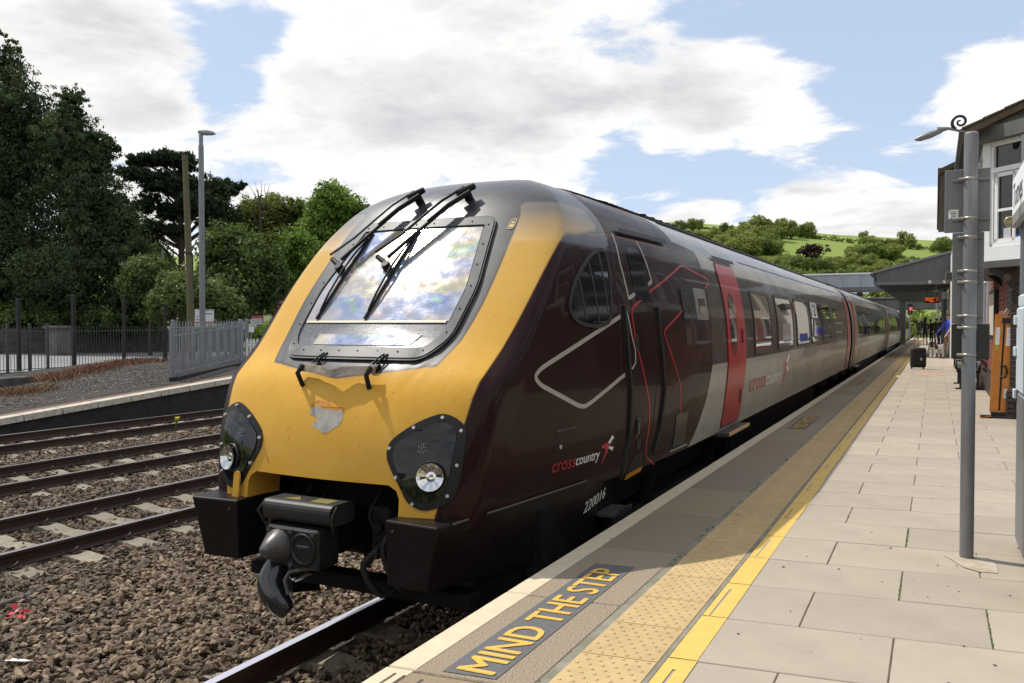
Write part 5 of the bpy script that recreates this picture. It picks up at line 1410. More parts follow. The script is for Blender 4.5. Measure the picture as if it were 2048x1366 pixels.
mb = MB(); mb.prism([(.34, rz(.34) - .06), (4.0, rz(4.0) - .06), (4.0, rz(4.0) - .16), (.42, rz(.34) - .12)], lambda u, v, d: (u, d, v), GY - .02, GY + .12); sb(mb, 'barge_board', M_tilebr)
mb = MB(); mb.add([(.34, GY, rz(.34) - .05), (4, GY, rz(4) - .05), (4, 18.6, rz(4) - .05), (.34, 18.6, rz(.34) - .05), (.34, GY, rz(.34) - .09), (4, GY, rz(4) - .09), (4, 18.6, rz(4) - .09), (.34, 18.6, rz(.34) - .09)], [(0,1,2,3), (7,6,5,4), (0,4,5,1), (1,5,6,2), (2,6,7,3), (3,7,4,0)]); roof = sb(mb, 'roof', M_timber)
mb = MB(); mb.add([(0, 0, 0), (.30, 0, .30 * sl), (.30, .24, .30 * sl), (0, .24, 0), (0, 0, .035), (.30, 0, .30 * sl + .022), (.30, .24, .30 * sl + .022), (0, .24, .035)], [(0,3,2,1), (4,5,6,7), (0,1,5,4), (1,2,6,5), (2,3,7,6), (3,0,4,7)])
tile_me = mb.mesh('roof_tile', M_tilebr)
for r in range(11):
    for k in range(19):
        link('roof_tile', tile_me, roof, (.32 + r * .27, GY - .04 + k * .245, rz(.32 + r * .27) - .048 + random.uniform(0, .006)))
mb = MB(); mb.tube([(.33, 13.95, 5.17), (.33, 18.6, 5.17)], .045, 8); sb(mb, 'gutter', M_timber)
# scroll at the end of the gutter, lamp bracket
mb = MB(); pts = []
for k in range(40):
    a = R(-60) + k * .24; r = .115 * (1 - k / 44); pts.append((.30 - r * math.cos(a) * 1.0, 13.9, 5.30 + r * math.sin(a)))
mb.tube(pts, .022, 6, rs=[.026 - .0004 * k for k in range(40)]); sb(mb, 'iron_scroll', M_groove)
lampb = thing('platform_lamp', 'small grey lamp on a swan-neck bracket beside the roof scroll', 'lamp', (.10, 13.9, 5.2))
mb = MB(); mb.tube([(.28, 0, -.06), (.05, 0, .02), (-.10, 0, .01)], .03, 8, rs=[.018, .022, .05]); mb.build('bracket', M_galv, lampb)
mb = MB(); mb.tube([(-.04, 0, -.0), (-.20, 0, -.05), (-.34, 0, -.09), (-.40, 0, -.10)], .04, 10, rs=[.035, .055, .045, .015]); mb.build('lamp_head', M_galv, lampb)
# iron bracket under the oversailing floor
mb = MB()
A = [(.70, 3.155), (1.06, 3.155), (1.06, 2.62), (1.03, 2.66), (1.0, 2.82), (.93, 2.95), (.82, 3.04), (.70, 3.10)]
mb.prism(A, lambda u, v, d: (u, d, v), 14.20, 14.26); br = sb(mb, 'iron_bracket', M_groove)
mb = MB(); mb.lathe([(.0001, -.05), (.055, -.045), (.065, 0), (.065, .03)], (.95, 14.20, 3.02), 14, axis='Y'); mb.lathe([(.0001, -.04), (.02, -.03), (.025, 0)], (1.01, 14.20, 2.84), 10, axis='Y'); sb(mb, 'bracket_boss', mat('boss_brown', (.10, .07, .055), .6))
mb = MB(); mb.prism([(.78, 3.15), (1.0, 3.15), (1.0, 2.95)], lambda u, v, d: (u, d, v), 16.2, 16.26); sb(mb, 'iron_bracket', M_groove)
# framed notice on the platform face, big plain board above
mb = MB(); mb.box(.93, .99, 17.0, 18.5, 2.05, 2.95); nt_ = sb(mb, 'poster_frame', M_groove)
mb = MB(); mb.box(.925, .93, 17.08, 18.42, 2.12, 2.88); mb.build('poster', mat('blank_poster', (.52, .46, .38), .6), nt_)

# ---- folding ramp leaning on the wall
rp = thing('folding_ramp', 'orange folding wheelchair ramp standing against the brick wall', 'wheelchair ramp', (.86, 14.35, PZ))
M_ramp = mat('ramp_orange', (.56, .205, .022), .45, var=.14, vscale=7)
lean = .045
def rpm(x, y, z): return (x + lean * z * 1.0, y + .03 * z, z)
for i, (x0, x1) in enumerate(((-.125, -.012), (.014, .115))):
    mb = MB(); P = [(x0, .10), (x0 + .03, .04), (x1 - .03, .04), (x1, .10), (x1, 1.56 - .03 * i), (x0, 1.56 - .03 * i)]
    mb.prism(P, lambda u, v, d: rpm(u, d, v), -.03, .03); pl = mb.build('ramp_leaf', M_ramp, rp)
    mb = MB(); mb.prism([(x0 + .02, 1.10 - .02 * i), (x0 + .075, 1.10 - .02 * i), (x0 + .075, 1.36), (x0 + .02, 1.36)], lambda u, v, d: rpm(u, d, v), -.034, -.031); mb.build('ramp_label', M_white, pl)
    mb = MB(); mb.prism([(x0 + .03, .30), (x0 + .085, .30), (x0 + .085, .44), (x0 + .03, .44)] if i else [(x0 + .03, 1.02), (x0 + .06, 1.02), (x0 + .06, 1.10), (x0 + .03, 1.10)], lambda u, v, d: rpm(u, d, v), -.034, -.031); mb.build('ramp_label', M_white if i else mat('label_green', (.35, .5, .05), .5), pl)
mb = MB(); mb.prism([(-.012, .10), (.014, .10), (.014, 1.5), (-.012, 1.5)], lambda u, v, d: rpm(u, d, v), .0, .02); mb.build('ramp_hinge_gap', M_groove, rp)
mb = MB(); mb.prism([(-.03, 1.42), (.10, 1.42), (.10, 1.50), (-.03, 1.50)], lambda u, v, d: rpm(u, d, v), -.045, -.03); mb.build('ramp_strap', M_groove, rp)
mb = MB(); mb.tube([rpm(-.02, -.035, .78), rpm(.05, -.06, .78), rpm(.07, -.065, .70), rpm(.05, -.06, .62), rpm(-.01, -.035, .62)], .016, 7); mb.build('ramp_handle', M_groove, rp)
mb = MB(); mb.tube([rpm(-.005, .02, 1.55), rpm(.03, .02, 1.64), rpm(.06, .02, 1.60), rpm(.03, .02, 1.54)], .014, 6); mb.build('ramp_hook', M_strap, rp)
mb = MB(); mb.bbox(-.24, .10, -.10, .06, .0, .035, .006); mb.bbox(-.10, .10, -.06, .04, .035, .09, .006); mb.build('ramp_foot', M_groove, rp)
mb = MB(); mb.add([(-.26, -.14, .004), (-.10, -.14, .03), (-.10, .02, .03), (-.26, .02, .004)], [(0, 1, 2, 3)]); mb.add([(-.26, -.14, .002), (-.10, -.14, .002), (-.10, .02, .002), (-.26, .02, .002)], [(0, 3, 2, 1)]); mb.build('ramp_toe', M_ramp, rp)

# ---- slatted bench by the wall
bn = thing('platform_bench', 'dark slatted metal bench by the wall, half hidden behind the pole', 'bench', (.60, 21.0, PZ))
for k in range(4):
    mb = MB(); mb.bbox(-.18 + .11 * k, -.09 + .11 * k, -.8, 1.2, .43 - .012 * k, .46 - .012 * k, .005); mb.build('seat_slat', M_screen, bn)
for k in range(4):
    mb = MB(); mb.bbox(.26 + .03 * k, .285 + .03 * k, -.8, 1.2, .52 + .11 * k, .60 + .11 * k, .005); mb.build('back_slat', M_signback, bn)
for y in (-.7, 1.1):
    mb = MB(); mb.bbox(-.18, .28, y, y + .06, .36, .42, .005); mb.bbox(-.12, -.06, y, y + .06, 0, .38, .005); mb.bbox(.20, .26, y, y + .06, 0, .40, .005); mb.bbox(-.20, .34, y, y + .06, 0, .03, .005); mb.tube([(.24, y + .03, .40), (.38, y + .03, .95)], .025, 6); mb.tube([(-.18, y + .03, .42), (-.18, y + .03, .62), (.28, y + .03, .64)], .02, 6); mb.build('bench_frame', M_screen, bn)

# ---- station building beyond, pale walls and a deep eave over the platform
st = thing('station_building', 'pale rendered station building with a dark tiled eave beyond the signal box', 'building', (3.0, 28.0, PZ))
def sbb(mb, name, m, parent=None): return mb.build(name, m, parent or st, (-3.0, -28.0, -PZ) if parent is None else (0, 0, 0))
M_render_ = mat('cream_render', (.60, .56, .50), .8, var=.08, vscale=3)
mb = MB(); mb.box(.55, 6, 31.0, 44, PZ, 5.1); sbb(mb, 'rendered_wall', M_render_)
mb = MB(); mb.add([(.04, 18.9, 5.46), (3.2, 18.9, 6.9), (3.2, 30, 6.9), (.04, 30, 5.46), (.04, 18.9, 5.36), (3.2, 18.9, 6.8), (3.2, 30, 6.8), (.04, 30, 5.36)], [(0,1,2,3), (7,6,5,4), (0,4,5,1), (1,5,6,2), (2,6,7,3), (3,7,4,0)]); rf = sbb(mb, 'tiled_roof', M_tilebr)
for k in range(24):
    mb = MB(); mb.bbox(.02, .14, 18.92 + k * .46, 19.20 + k * .46, 5.33, 5.49, .01); mb.build('eave_tile', mat('dark_red_tile', (.085, .035, .028), .8) if k == 0 else bpy.data.materials['dark_red_tile'], rf)
mb = MB(); mb.box(.06, 1.0, 18.95, 30, 5.28, 5.34); sbb(mb, 'eave_soffit', M_timber)
for y in (19.4, 22.5, 25.5, 28.5):
    mb = MB(); mb.box(.96, 1.0, y, y + 1.2, 2.2, 3.2); w = sbb(mb, 'building_window', M_sglass); mb = MB(); mb.box(.93, .998, y - .1, y, 2.1, 3.3); mb.box(.93, .998, y + 1.2, y + 1.3, 2.1, 3.3); mb.box(.93, .998, y, y + 1.2, 2.1, 2.2); mb.box(.93, .998, y, y + 1.2, 3.2, 3.3); mb.build('window_surround', M_paint_w, w)
mb = MB(); mb.bbox(.30, .56, 31.0, 32.5, 3.8, 4.05, .02); sbb(mb, 'door_hood', M_timber)
mb = MB(); mb.tube([(.93, 24.9, PZ), (.93, 24.9, 5.2)], .05, 8); sbb(mb, 'down_pipe', M_paint_w)

# ---- platform canopy
cnp = thing('platform_canopy', 'dark grey steel canopy over the far end of the platform', 'canopy', (-.8, 44, PZ))
def cb(mb, name, m, parent=None): return mb.build(name, m, parent or cnp, (.8, -44, -PZ) if parent is None else (0, 0, 0))
M_can = mat('canopy_grey', (.095, .098, .108), .6, var=.08, vscale=2)
M_canl = mat('canopy_beam_grey', (.13, .132, .135), .6)
C0y, C1y = 39.0, 68.0
def cz(x): return 4.60 + (x + 2.37) * .264
g_ = MB()
gp = [(-1.95, 3.88), (.55, 3.88), (.55, cz(.55)), (-1.95, cz(-1.95))]
xs_ = [-2.33 + .288 * k for k in range(11)]
for k in range(10):
    a, b = xs_[k] + .003, xs_[k+1] - .003; mb = MB(); mb.prism([(a, 4.17), (b, 4.17), (b, cz(b) - .02), (a, cz(a) - .02)], lambda u, v, d: (u, d, v), C0y, C0y + .04); cb(mb, 'gable_panel', M_can)
mb = MB(); mb.add([(-2.42, C0y - .12, cz(-2.42)), (.65, C0y - .12, cz(.65)), (.65, C1y, cz(.65)), (-2.42, C1y, cz(-2.42)), (-2.42, C0y - .12, cz(-2.42) - .09), (.65, C0y - .12, cz(.65) - .09), (.65, C1y, cz(.65) - .09), (-2.42, C1y, cz(-2.42) - .09)], [(0,1,2,3), (7,6,5,4), (0,4,5,1), (1,5,6,2), (2,6,7,3), (3,7,4,0)]); cb(mb, 'canopy_roof', mat('canopy_roof_grey', (.17, .175, .185), .55))
mb = MB(); mb.box(-2.28, .55, C0y - .02, C0y + .10, 4.00, 4.15); cb(mb, 'end_beam', M_canl)
mb = MB(); mb.box(-2.38, -2.28, C0y, C1y, 4.02, 4.36); mb.tube([(-2.46, C0y - .05, 4.46), (-2.46, C1y, 4.46)], .08, 7); cb(mb, 'edge_beam', M_can)
for k in range(9):
    y = C0y + 3 + k * 3.4; mb = MB(); mb.box(-2.28, .55, y, y + .14, 3.94, 4.12); cb(mb, 'cross_beam', M_canl)
for y in (C0y + 6, C0y + 16, C0y + 26):
    mb = MB(); mb.bbox(.36, .50, y, y + .14, PZ, 4.1, .01); cb(mb, 'canopy_post', M_can)
mb = MB(); mb.tube([(.02, C0y + 1.5, 4.05), (.02, C0y + 1.5, 3.78)], .02, 6); mb.lathe([(.16, 3.74), (.15, 3.79), (.03, 3.82), (.0001, 3.82)], (.02, C0y + 1.5, 0), 12); mb.lathe([(.0001, 3.73), (.16, 3.74)], (.02, C0y + 1.5, 0), 12); cb(mb, 'pendant_lamp', mat('lamp_cream', (.5, .5, .47), .5))
for x in (-.22, .33):
    mb = MB(); mb.lathe([(.0001, -.10), (.06, -.08), (.085, 0), (.06, .05), (.0001, .06)], (x, C0y - .06, 4.08), 12, axis='Y'); cb(mb, 'bulkhead_lamp', mat('bulkhead_cream', (.55, .52, .44), .4))
# departure screen and platform number, hung under the canopy
cis = thing('departure_board', 'black departure board with glowing orange lines under the canopy', 'display', (-.12, 45.0, 3.50))
mb = MB(); mb.bbox(-.36, .30, -.06, .08, -.15, .13, .01); cs = mb.build('display_case', M_screen, cis)
mled = bpy.data.materials.new('orange_led'); mled.use_nodes = True; b_ = mled.node_tree.nodes['Principled BSDF']; b_.inputs['Base Color'].default_value = (.02, .01, .005, 1); b_.inputs['Emission Color'].default_value = (1, .16, .03, 1); b_.inputs['Emission Strength'].default_value = 1.1
random.seed(2); mb = MB()
for z, segs in ((.085, [(-.33, .10), (.14, .27)]), (.030, [(-.33, .02)]), (-.025, [(-.33, .06), (.14, .27)]), (-.085, [(-.15, .08)])):
    for a, b in segs:
        x = a
        while x < b:
            w_ = random.uniform(.014, .026); h = random.choice([.026, .032, .036]); mb.box(x, min(x + w_, b), -.065, -.061, z - h / 2, z + h / 2); x += w_ + random.choice([.006, .006, .016])
o = mb.build('led_text', mled, cs); o['kind'] = 'stuff'
for x in (-.25, .2):
    mb = MB(); mb.tube([(x, 0, .13), (x, 0, .62)], .02, 6); mb.build('hanger', M_screen, cis)
pn = thing('platform_number_sign', 'white hanging sign with a black 2 under the canopy', 'sign', (.40, 44.5, 3.68))
mb = MB(); mb.bbox(-.12, .17, -.02, .02, -.16, .17, .006); q = mb.build('sign_board', M_white, pn)
vs, fs = fit_text('2', .12, .17); mb = MB(); mb.add([(-.02 + u, -.023, -.13 + v) for u, v in vs], fs); mb.build('sign_number', M_black, q)
mb = MB()
mb.box(-.02, .10, -.0235, -.022, .09, .105); mb.build('sign_line', M_black, q)
mb = MB(); mb.tube([(0.02, 0, .17), (.02, 0, .55)], .015, 6); mb.build('hanger', M_screen, pn)
# ---- footbridge
fb = thing('footbridge', 'grey panelled footbridge crossing the lines beyond the train', 'bridge', (-6, 62, PZ))
M_fb = mat('footbridge_panel', (.33, .36, .40), .5, var=.06, vscale=1.5)
for k in range(16):
    x = -2.3 - k * 1.15; mb = MB(); mb.bbox(x - 1.13 + 6, x + 6, 0, .06, 4.95 - PZ - .08, 5.75 - PZ, .01); mb.build('bridge_panel', M_fb, fb)
    mb = MB(); mb.bbox(x - .03 + 6, x + .03 + 6, -.05, .0, 4.85 - PZ, 5.78 - PZ, .008); mb.build('panel_rib', M_fb, fb)
mb = MB(); mb.bbox(-14.5, 4.2, -.08, .14, 5.76 - PZ, 5.86 - PZ, .01); mb.build('top_rail', M_white, fb)
mb = MB(); mb.bbox(-14.5, 4.2, -.05, 2.0, 4.60 - PZ, 4.84 - PZ, .02); mb.bbox(-14.5, 4.2, 1.94, 2.0, 4.84 - PZ, 5.7 - PZ, .01); mb.build('deck_girder', M_canl, fb)
for x in (-13.6, 4.0):
    mb = MB(); mb.bbox(x - .2, x + .2, .6, 1.2, -PZ, 4.6 - PZ, .02); mb.build('bridge_pier', M_canl, fb)
# ---- road bridge further off
rb = thing('road_bridge', 'low grey girder bridge closing the view beyond the platform', 'bridge', (-6, 100, 0))
mb = MB(); mb.bbox(-26, 13, 0, 6, 3.95, 5.05, .05); mb.build('girder', M_canl, rb)
for k in range(26):
    mb = MB(); mb.bbox(-25 + k * 1.45, -24.85 + k * 1.45, -.12, 0, 3.95, 5.0, .02); mb.build('girder_stiffener', M_canl, rb)
mb = MB(); mb.bbox(-26, 13, -.2, .1, 5.05, 5.25, .03); mb.build('girder_flange', M_canl, rb)
for x in (-25, 9):
    mb = MB(); mb.bbox(x - 1.5, x + 1.5, 0, 6, -.9, 3.95, .05); mb.build('abutment', mat('abutment_stone', (.16, .14, .12), .9, var=.3, vscale=1), rb)
# signal with a red lamp
sg = thing('signal_post', 'slim railway signal showing red beyond the end of the train', 'signal', (-2.15, 88, 0))
mb = MB(); mb.cyl((0, 0, -.3), (0, 0, 4.0), .07, n=8); mb.build('signal_mast', M_galv, sg)
mb = MB(); mb.bbox(-.22, .22, -.06, .06, 3.2, 4.3, .03); hd = mb.build('signal_head', M_screen, sg)
mred = bpy.data.materials.new('red_signal_light'); mred.use_nodes = True; b_ = mred.node_tree.nodes['Principled BSDF']; b_.inputs['Base Color'].default_value = (.2, .01, .01, 1); b_.inputs['Emission Color'].default_value = (1, .03, .06, 1); b_.inputs['Emission Strength'].default_value = 4
mb = MB(); mb.lathe([(.0001, -.02), (.12, -.01), (.13, .0)], (0.06, -.07, 3.78), 14, axis='Y'); mb.build('signal_lamp', mred, hd)
lt = thing('lattice_post', 'pale lattice post standing at the far end of the platform', 'post', (.35, 64, PZ))
mb = MB(); mb.bbox(-.32, -.26, 0, .06, 0, 3.0, .005); mb.bbox(.12, .18, 0, .06, 0, 3.0, .005)
for k in range(6): mb.tube([(-.29, .03, .3 + k * .45), (.15, .03, .75 + k * .45)], .02, 5); mb.tube([(.15, .03, .3 + k * .45), (-.29, .03, .75 + k * .45)], .02, 5)
mb.build('lattice', M_paint_w, lt)
gf = thing('post_and_rail_fence', 'dark rail fence crossing at the far end of the platform', 'fence', (0, 92, PZ))
for z in (.4, .8, 1.15):
    mb = MB(); mb.bbox(-1.6, 6, 0, .06, z, z + .09, .005); mb.build('fence_rail', M_groove, gf)
for k in range(5):
    mb = MB(); mb.bbox(-1.6 + k * 1.8, -1.5 + k * 1.8, -.03, .09, 0, 1.3, .005); mb.build('fence_post', M_groove, gf)
# car on the road beyond
car = thing('parked_car', 'white car glimpsed above the train roof beyond the footbridge', 'car', (-8.6, 97.8, 5.25))
mb = MB(); B = [(-2.1, .30), (-2.15, .65), (-1.95, .82), (-1.2, .90), (-.6, 1.36), (.7, 1.40), (1.5, .95), (2.05, .85), (2.15, .5), (2.1, .28)]
mb.prism(B, lambda u, v, d: (u, d, v), -.80, .80); cbd = mb.build('car_body', mat('car_white', (.62, .66, .72), .25, coat=.6), car)
mb = MB(); mb.prism([(-1.08, .93), (-.55, 1.30), (.0, 1.32), (.0, .93)], lambda u, v, d: (u, d, v), -.815, -.80); mb.prism([(.08, .93), (.08, 1.32), (.66, 1.34), (1.25, .96)], lambda u, v, d: (u, d, v), -.815, -.80); mb.build('car_window', M_sglass, cbd)
for x in (-1.3, 1.3):
    mb = MB(); mb.lathe([(.0001, -.03), (.3, -.03), (.32, .0), (.32, .15), (.0001, .15)], (x, -.80, .31), 14, axis='Y'); mb.build('wheel', M_rubber, car)
# ================================================================== LEFT-HAND SIDE: OLD RAMP, FENCES, ROAD
def ramp_z(y): return min(.915, .25 + .074 * (y - 10.9))
M_brown = mat('brown_edge_course', (.14, .078, .045), .85, var=.25, vscale=8)
M_oldedge = mat('worn_white_edge', (.44, .40, .33), .85, var=.3, vscale=10)
M_stonewall = mat('old_stone', (.085, .080, .075), .95, var=.45, vscale=2.2, bump=.6, bscale=9, bdist=.05)
mb = MB(); ys = [2 + .5 * k for k in range(36)] + [20, 26, 34, 60, 110]
def strip(mb, xa, xb, dz0, dz1=None, mi=0):
    vs = []
    for y in ys: vs += [(xa, y, ramp_z(y) + dz0), (xb, y, ramp_z(y) + (dz0 if dz1 is None else dz1))]
    mb.add(vs, [(2*i, 2*i+1, 2*i+3, 2*i+2) for i in range(len(ys) - 1)], mi)
strip(mb, -27.3, -18.75, 0)
rmp = tag(mb.build('old_ramp_surface', M_asph), kind='structure')
mb = MB(); strip(mb, -18.75, -18.2, .004); mb.build('brown_course', M_brown, rmp)
n = 0
for k in range(26):
    y = 5 + k * .92; mb = MB(); z0 = ramp_z(y); z1 = ramp_z(y + .9); c = .012
    mb.add([(-18.42, y + .008, z0 + .01), (-18.10, y + .008, z0 + .01), (-18.10, y + .90, z1 + .01), (-18.42, y + .90, z1 + .01), (-18.42, y + .008, z0 - .13), (-18.08, y + .008, z0 - .13), (-18.08, y + .90, z1 - .13), (-18.42, y + .90, z1 - .13)], [(0,1,2,3), (4,7,6,5), (0,4,5,1), (1,5,6,2), (2,6,7,3), (3,7,4,0)])
    mb.build('edge_stone', M_oldedge if y < 17 else mat('bare_edge_stone', (.22, .18, .12), .9, var=.3, vscale=6) if k == 14 else M_oldedge, rmp)
mb = MB(); vs = []
for y in ys: vs += [(-18.16, y, ramp_z(y) - .10), (-18.16, y, -.9)]
mb.add(vs, [(2*i, 2*i+1, 2*i+3, 2*i+2) for i in range(len(ys) - 1)]); mb.build('ramp_wall', mat('sooty_wall', (.030, .027, .025), .95, var=.4, vscale=3, bump=.5, bscale=20), rmp)
mb = MB(); mb.tube([(-17.85, 2, -.12), (-17.85, 60, -.06)], .045, 6); tag(mb.build('cable_pipe', mat('grey_pipe', (.15, .14, .125), .8)), 'grey cable pipe running along the foot of the old platform wall', 'pipe')
mb = MB(); mb.box(-60, -27.3, -20, 95, -.9, .50); tag(mb.build('verge', M_soil), kind='structure')
mb = MB(); mb.box(-27.3, -18.5, 26, 110, -.9, .90); tag(mb.build('far_platform_fill', M_asph), kind='structure') if False else None
mb = MB(); mb.add([(-60, -20, .506), (-29.3, -20, .506), (-29.3, 40, .506), (-36, 62, .506), (-60, 62, .506)], [(0, 1, 2, 3, 4)]); tag(mb.build('road', M_road), kind='structure')
mb = MB(); mb.box(-29.3, -29.1, -20, 40, .50, .62); tag(mb.build('kerb', mat('kerb_stone', (.20, .19, .175), .9, var=.2, vscale=4)), kind='structure')
mb = MB(); mb.box(-33.4, -33.3, -20, 40, .508, .512); mb.build('road_line', M_white, bpy.data.objects['road'])
# stone wall across the road
sw = thing('stone_wall', 'long dark stone wall on the far side of the road', 'wall', (-46, 33, .5))
g = (Vector((-43.0, 42.0)) - Vector((-58.0, 21.0))); wl = g.length; gd = g.normalized(); gn = Vector((gd.y, -gd.x))
mb = MB(); a = Vector((-58, 21)); b = Vector((-43, 42))
def wp(t, o, z): p = a + gd * t + gn * o; return (p.x + 46, p.y - 33, z - .5)
mb.add([wp(0, 0, .3), wp(wl, 0, .3), wp(wl, .5, .3), wp(0, .5, .3), wp(0, 0, 1.95), wp(wl, 0, 1.95), wp(wl, .5, 1.95), wp(0, .5, 1.95)], [(0,1,5,4), (1,2,6,5), (2,3,7,6), (3,0,4,7), (4,5,6,7)]); mb.build('wall_core', M_stonewall, sw)
random.seed(31); mbs = MB(); z = .5
while z < 1.95:
    t = 0; h = random.uniform(.14, .22)
    while t < wl:
        l = random.uniform(.22, .55); d = random.uniform(.02, .06)
        vs = [wp(t + .01, .49, z + .01), wp(t + l - .01, .49, z + .01), wp(t + l - .02, .49, z + h - .01), wp(t + .01, .49, z + h - .02), wp(t + .03, .5 + d, z + .03), wp(t + l - .04, .5 + d, z + .03), wp(t + l - .04, .5 + d, z + h - .03), wp(t + .03, .5 + d, z + h - .03)]
        mbs.add(vs, [(4,5,6,7), (0,1,5,4), (1,2,6,5), (2,3,7,6), (3,0,4,7)]); t += l
    z += h
o = mbs.build('wall_stone', M_stonewall, sw); o['kind'] = 'stuff'
pr = thing('stone_gate_pier', 'squat stone pier standing in front of the dark stone wall', 'pier', (-45.7, 31.0, .5))
mb = MB(); mb.bbox(-.5, .5, -.5, .5, 0, 1.55, .05); mb.build('pier_shaft', mat('pier_stone', (.15, .135, .12), .95, var=.35, vscale=3, bump=.5, bscale=12), pr); mb = MB(); mb.bbox(-.6, .6, -.6, .6, 1.55, 1.72, .04); mb.build('pier_cap', bpy.data.materials['pier_stone'], pr)
# railings along the back of the ramp
M_iron = mat('grey_railing_paint', (.055, .058, .058), .5, var=.25, vscale=5)
rl = thing('railing_fence', 'long dark iron railing along the back of the ramp, in front of the road', 'fence', (-28.0, 19.0, .70))
A, B = Vector((-27.5, 11.0)), Vector((-28.55, 24.5)); dd = (B - A); LL = dd.length; dd.normalize()
def rp_(t, z, o=0): p = A + dd * t; return (p.x + 28.0 + o, p.y - 19.0, z)
mbar = MB(); mbar.cyl((0, 0, 0), (0, 0, 1.56), .0105, n=5); bar_me = mbar.mesh('railing_bar', M_iron)
t = 0
while t < LL: link('railing_bar', bar_me, rl, rp_(t, 0)); t += .128
for z in (.06, 1.36):
    mb = MB(); mb.tube([rp_(0, z), rp_(LL, z)], .018, 4); mb.build('railing_rail', M_iron, rl)
for u in (20, 144, 252):
    c = at(u, 744, z=.70); tt = (Vector((c.x, c.y)) - A).dot(dd)
    mb = MB(); p = rp_(tt, 0); mb.bbox(p[0] - .04, p[0] + .04, p[1] - .04, p[1] + .04, -.45, 1.64, .008); mb.build('railing_post', mat('railing_post_grey', (.050, .053, .055), .5) if u == 20 else bpy.data.materials['railing_post_grey'], rl)
M_tallpost = mat('dark_post', (.016, .013, .012), .7, var=.3, vscale=4)
for i, (u, vt, w_) in enumerate(((41, 597, .060), (152, 589, .066), (253, 590, .052), (335, 606, .055))):
    c = at(u, 742 - i * 3, z=.60); h = EYE.z + (648 - vt) / FX * (c - EYE).dot(_F) - .60
    p = thing('tall_post', ['tall dark post nearest the left edge, rising above the railings', 'thickest of the tall dark posts rising above the railings', 'tall dark post in the middle of the railings', 'tall dark post by the grey palisade end'][i], 'post', (c.x - .25, c.y + .1, .5), group='tall posts behind the railings')
    mb = MB(); mb.bbox(-w_, w_, -w_, w_, 0, h + .1, .012); mb.build('post_shaft', M_tallpost, p); mb = MB(); mb.bbox(-w_ - .06, w_ + .06, -w_ - .06, w_ + .06, 0, .10, .01); mb.build('post_foot', M_tallpost, p)
# grey palisade fence, stepping up the ramp
M_pal = mat('galvanised_palisade', (.235, .245, .26), .5, metal=.25, var=.15, vscale=3); tint_by_object(M_pal, .12)
def palisade(name, label, P0, P1, h0, h1, step, extra=0.0):
    f = thing(name, label, 'fence', (P0.x, P0.y, P0.z)); D = P1 - P0; Lx = Vector((D.x, D.y)).length; u = Vector((D.x, D.y)) / Lx; nrm = Vector((u.y, -u.x)); k = 0; t = 0; pl = []
    while t <= Lx:
        s = t / Lx; z0 = (P1.z - P0.z) * s; h = h0 + (h1 - h0) * s; c = u * t
        def W(a, o, z): q = c + u * a + nrm * o; return (q.x, q.y, z)
        w_ = .036; mb = MB(); prof = [(-w_, .0), (-.018, .022), (.018, .022), (w_, .0)]
        vs = [W(a, o, z0 + .02) for a, o in prof] + [W(a, o, z0 + h - .05) for a, o in prof] + [W(0, .011, z0 + h + .03)]
        mb.add(vs, [(0,1,5,4), (1,2,6,5), (2,3,7,6), (4,5,8), (5,6,8), (6,7,8)]); mb.build('pale', M_pal, f); t += step
    for z in (.20, None):
        a = Vector((0, 0, (.20 if z else h0 - .20))); b = Vector((D.x, D.y, (P1.z - P0.z) + (.20 if z else h1 - .20))); o = nrm * -.02
        mb = MB(); mb.tube([a + Vector((o.x, o.y, 0)), b + Vector((o.x, o.y, 0))], .028, 4); mb.build('palisade_rail', M_pal, f)
    for s in (0, 1):
        q = D * s; h = h1 if s else h0; mb = MB(); mb.bbox(q.x - .055, q.x + .055, q.y - .055, q.y + .055, q.z - .1, q.z + h + .06, .006); mb.build('palisade_post', M_pal, f)
    return f
palisade('palisade_fence', 'nearer grey palisade fence sloping up the ramp beside the far platform', Vector((-19.60, 16.75, .69)), Vector((-21.55, 21.35, .93)), 1.47, 1.50, .148)
c0, c1 = at(352, 745, z=.62), at(484, 738, z=.80)
palisade('palisade_fence', 'taller grey palisade fence seen through the sloping one', Vector((-22.4, 19.2, .78)), Vector((-24.3, 24.4, .85)), 1.62, 1.62, .20)
mb = MB(); mb.prism([(-19.55, 16.6), (-21.5, 21.4), (-21.3, 21.5), (-19.35, 16.7)], lambda u, v, d: (u, v, ramp_z(v) - .05 + d), 0, .17); tag(mb.build('palisade_shadow_strip', mat('painted_shadow_black', (.022, .021, .02), .9, var=.3, vscale=5)), 'painted shadow strip along the foot of the sloping palisade fence', 'kerb')  # dark raised strip standing in for the shadow of the fence
# white picket fence
pk = thing('picket_fence', 'low white picket fence between the palisade and the train', 'fence', (-21.6, 21.7, .915))
k = 0
mbp = MB(); mbp.prism([(-.036, 0), (.036, 0), (.036, .80), (.018, .86), (-.018, .86), (-.036, .80)], lambda u, v, d: (u, d, v), -.012, .012); pk_me = mbp.mesh('picket', M_white)
dP = Vector((3.6, 3.1)).normalized()
for k in range(34):
    link('picket', pk_me, pk, (dP.x * .115 * k, dP.y * .115 * k, .04), (0, 0, math.atan2(dP.y, dP.x)))
for z in (.22, .66):
    mb = MB(); mb.tube([(0, .03, z), (dP.x * 3.9, dP.y * 3.9 + .03, z)], .032, 4); mb.build('picket_rail', M_white, pk)
mb = MB(); mb.box(-27.5, -18.3, 20.2, 60, .2, .905); tag(mb.build('far_platform', mat('far_platform_paving', (.24, .22, .19), .9, var=.15, vscale=2)), kind='structure')
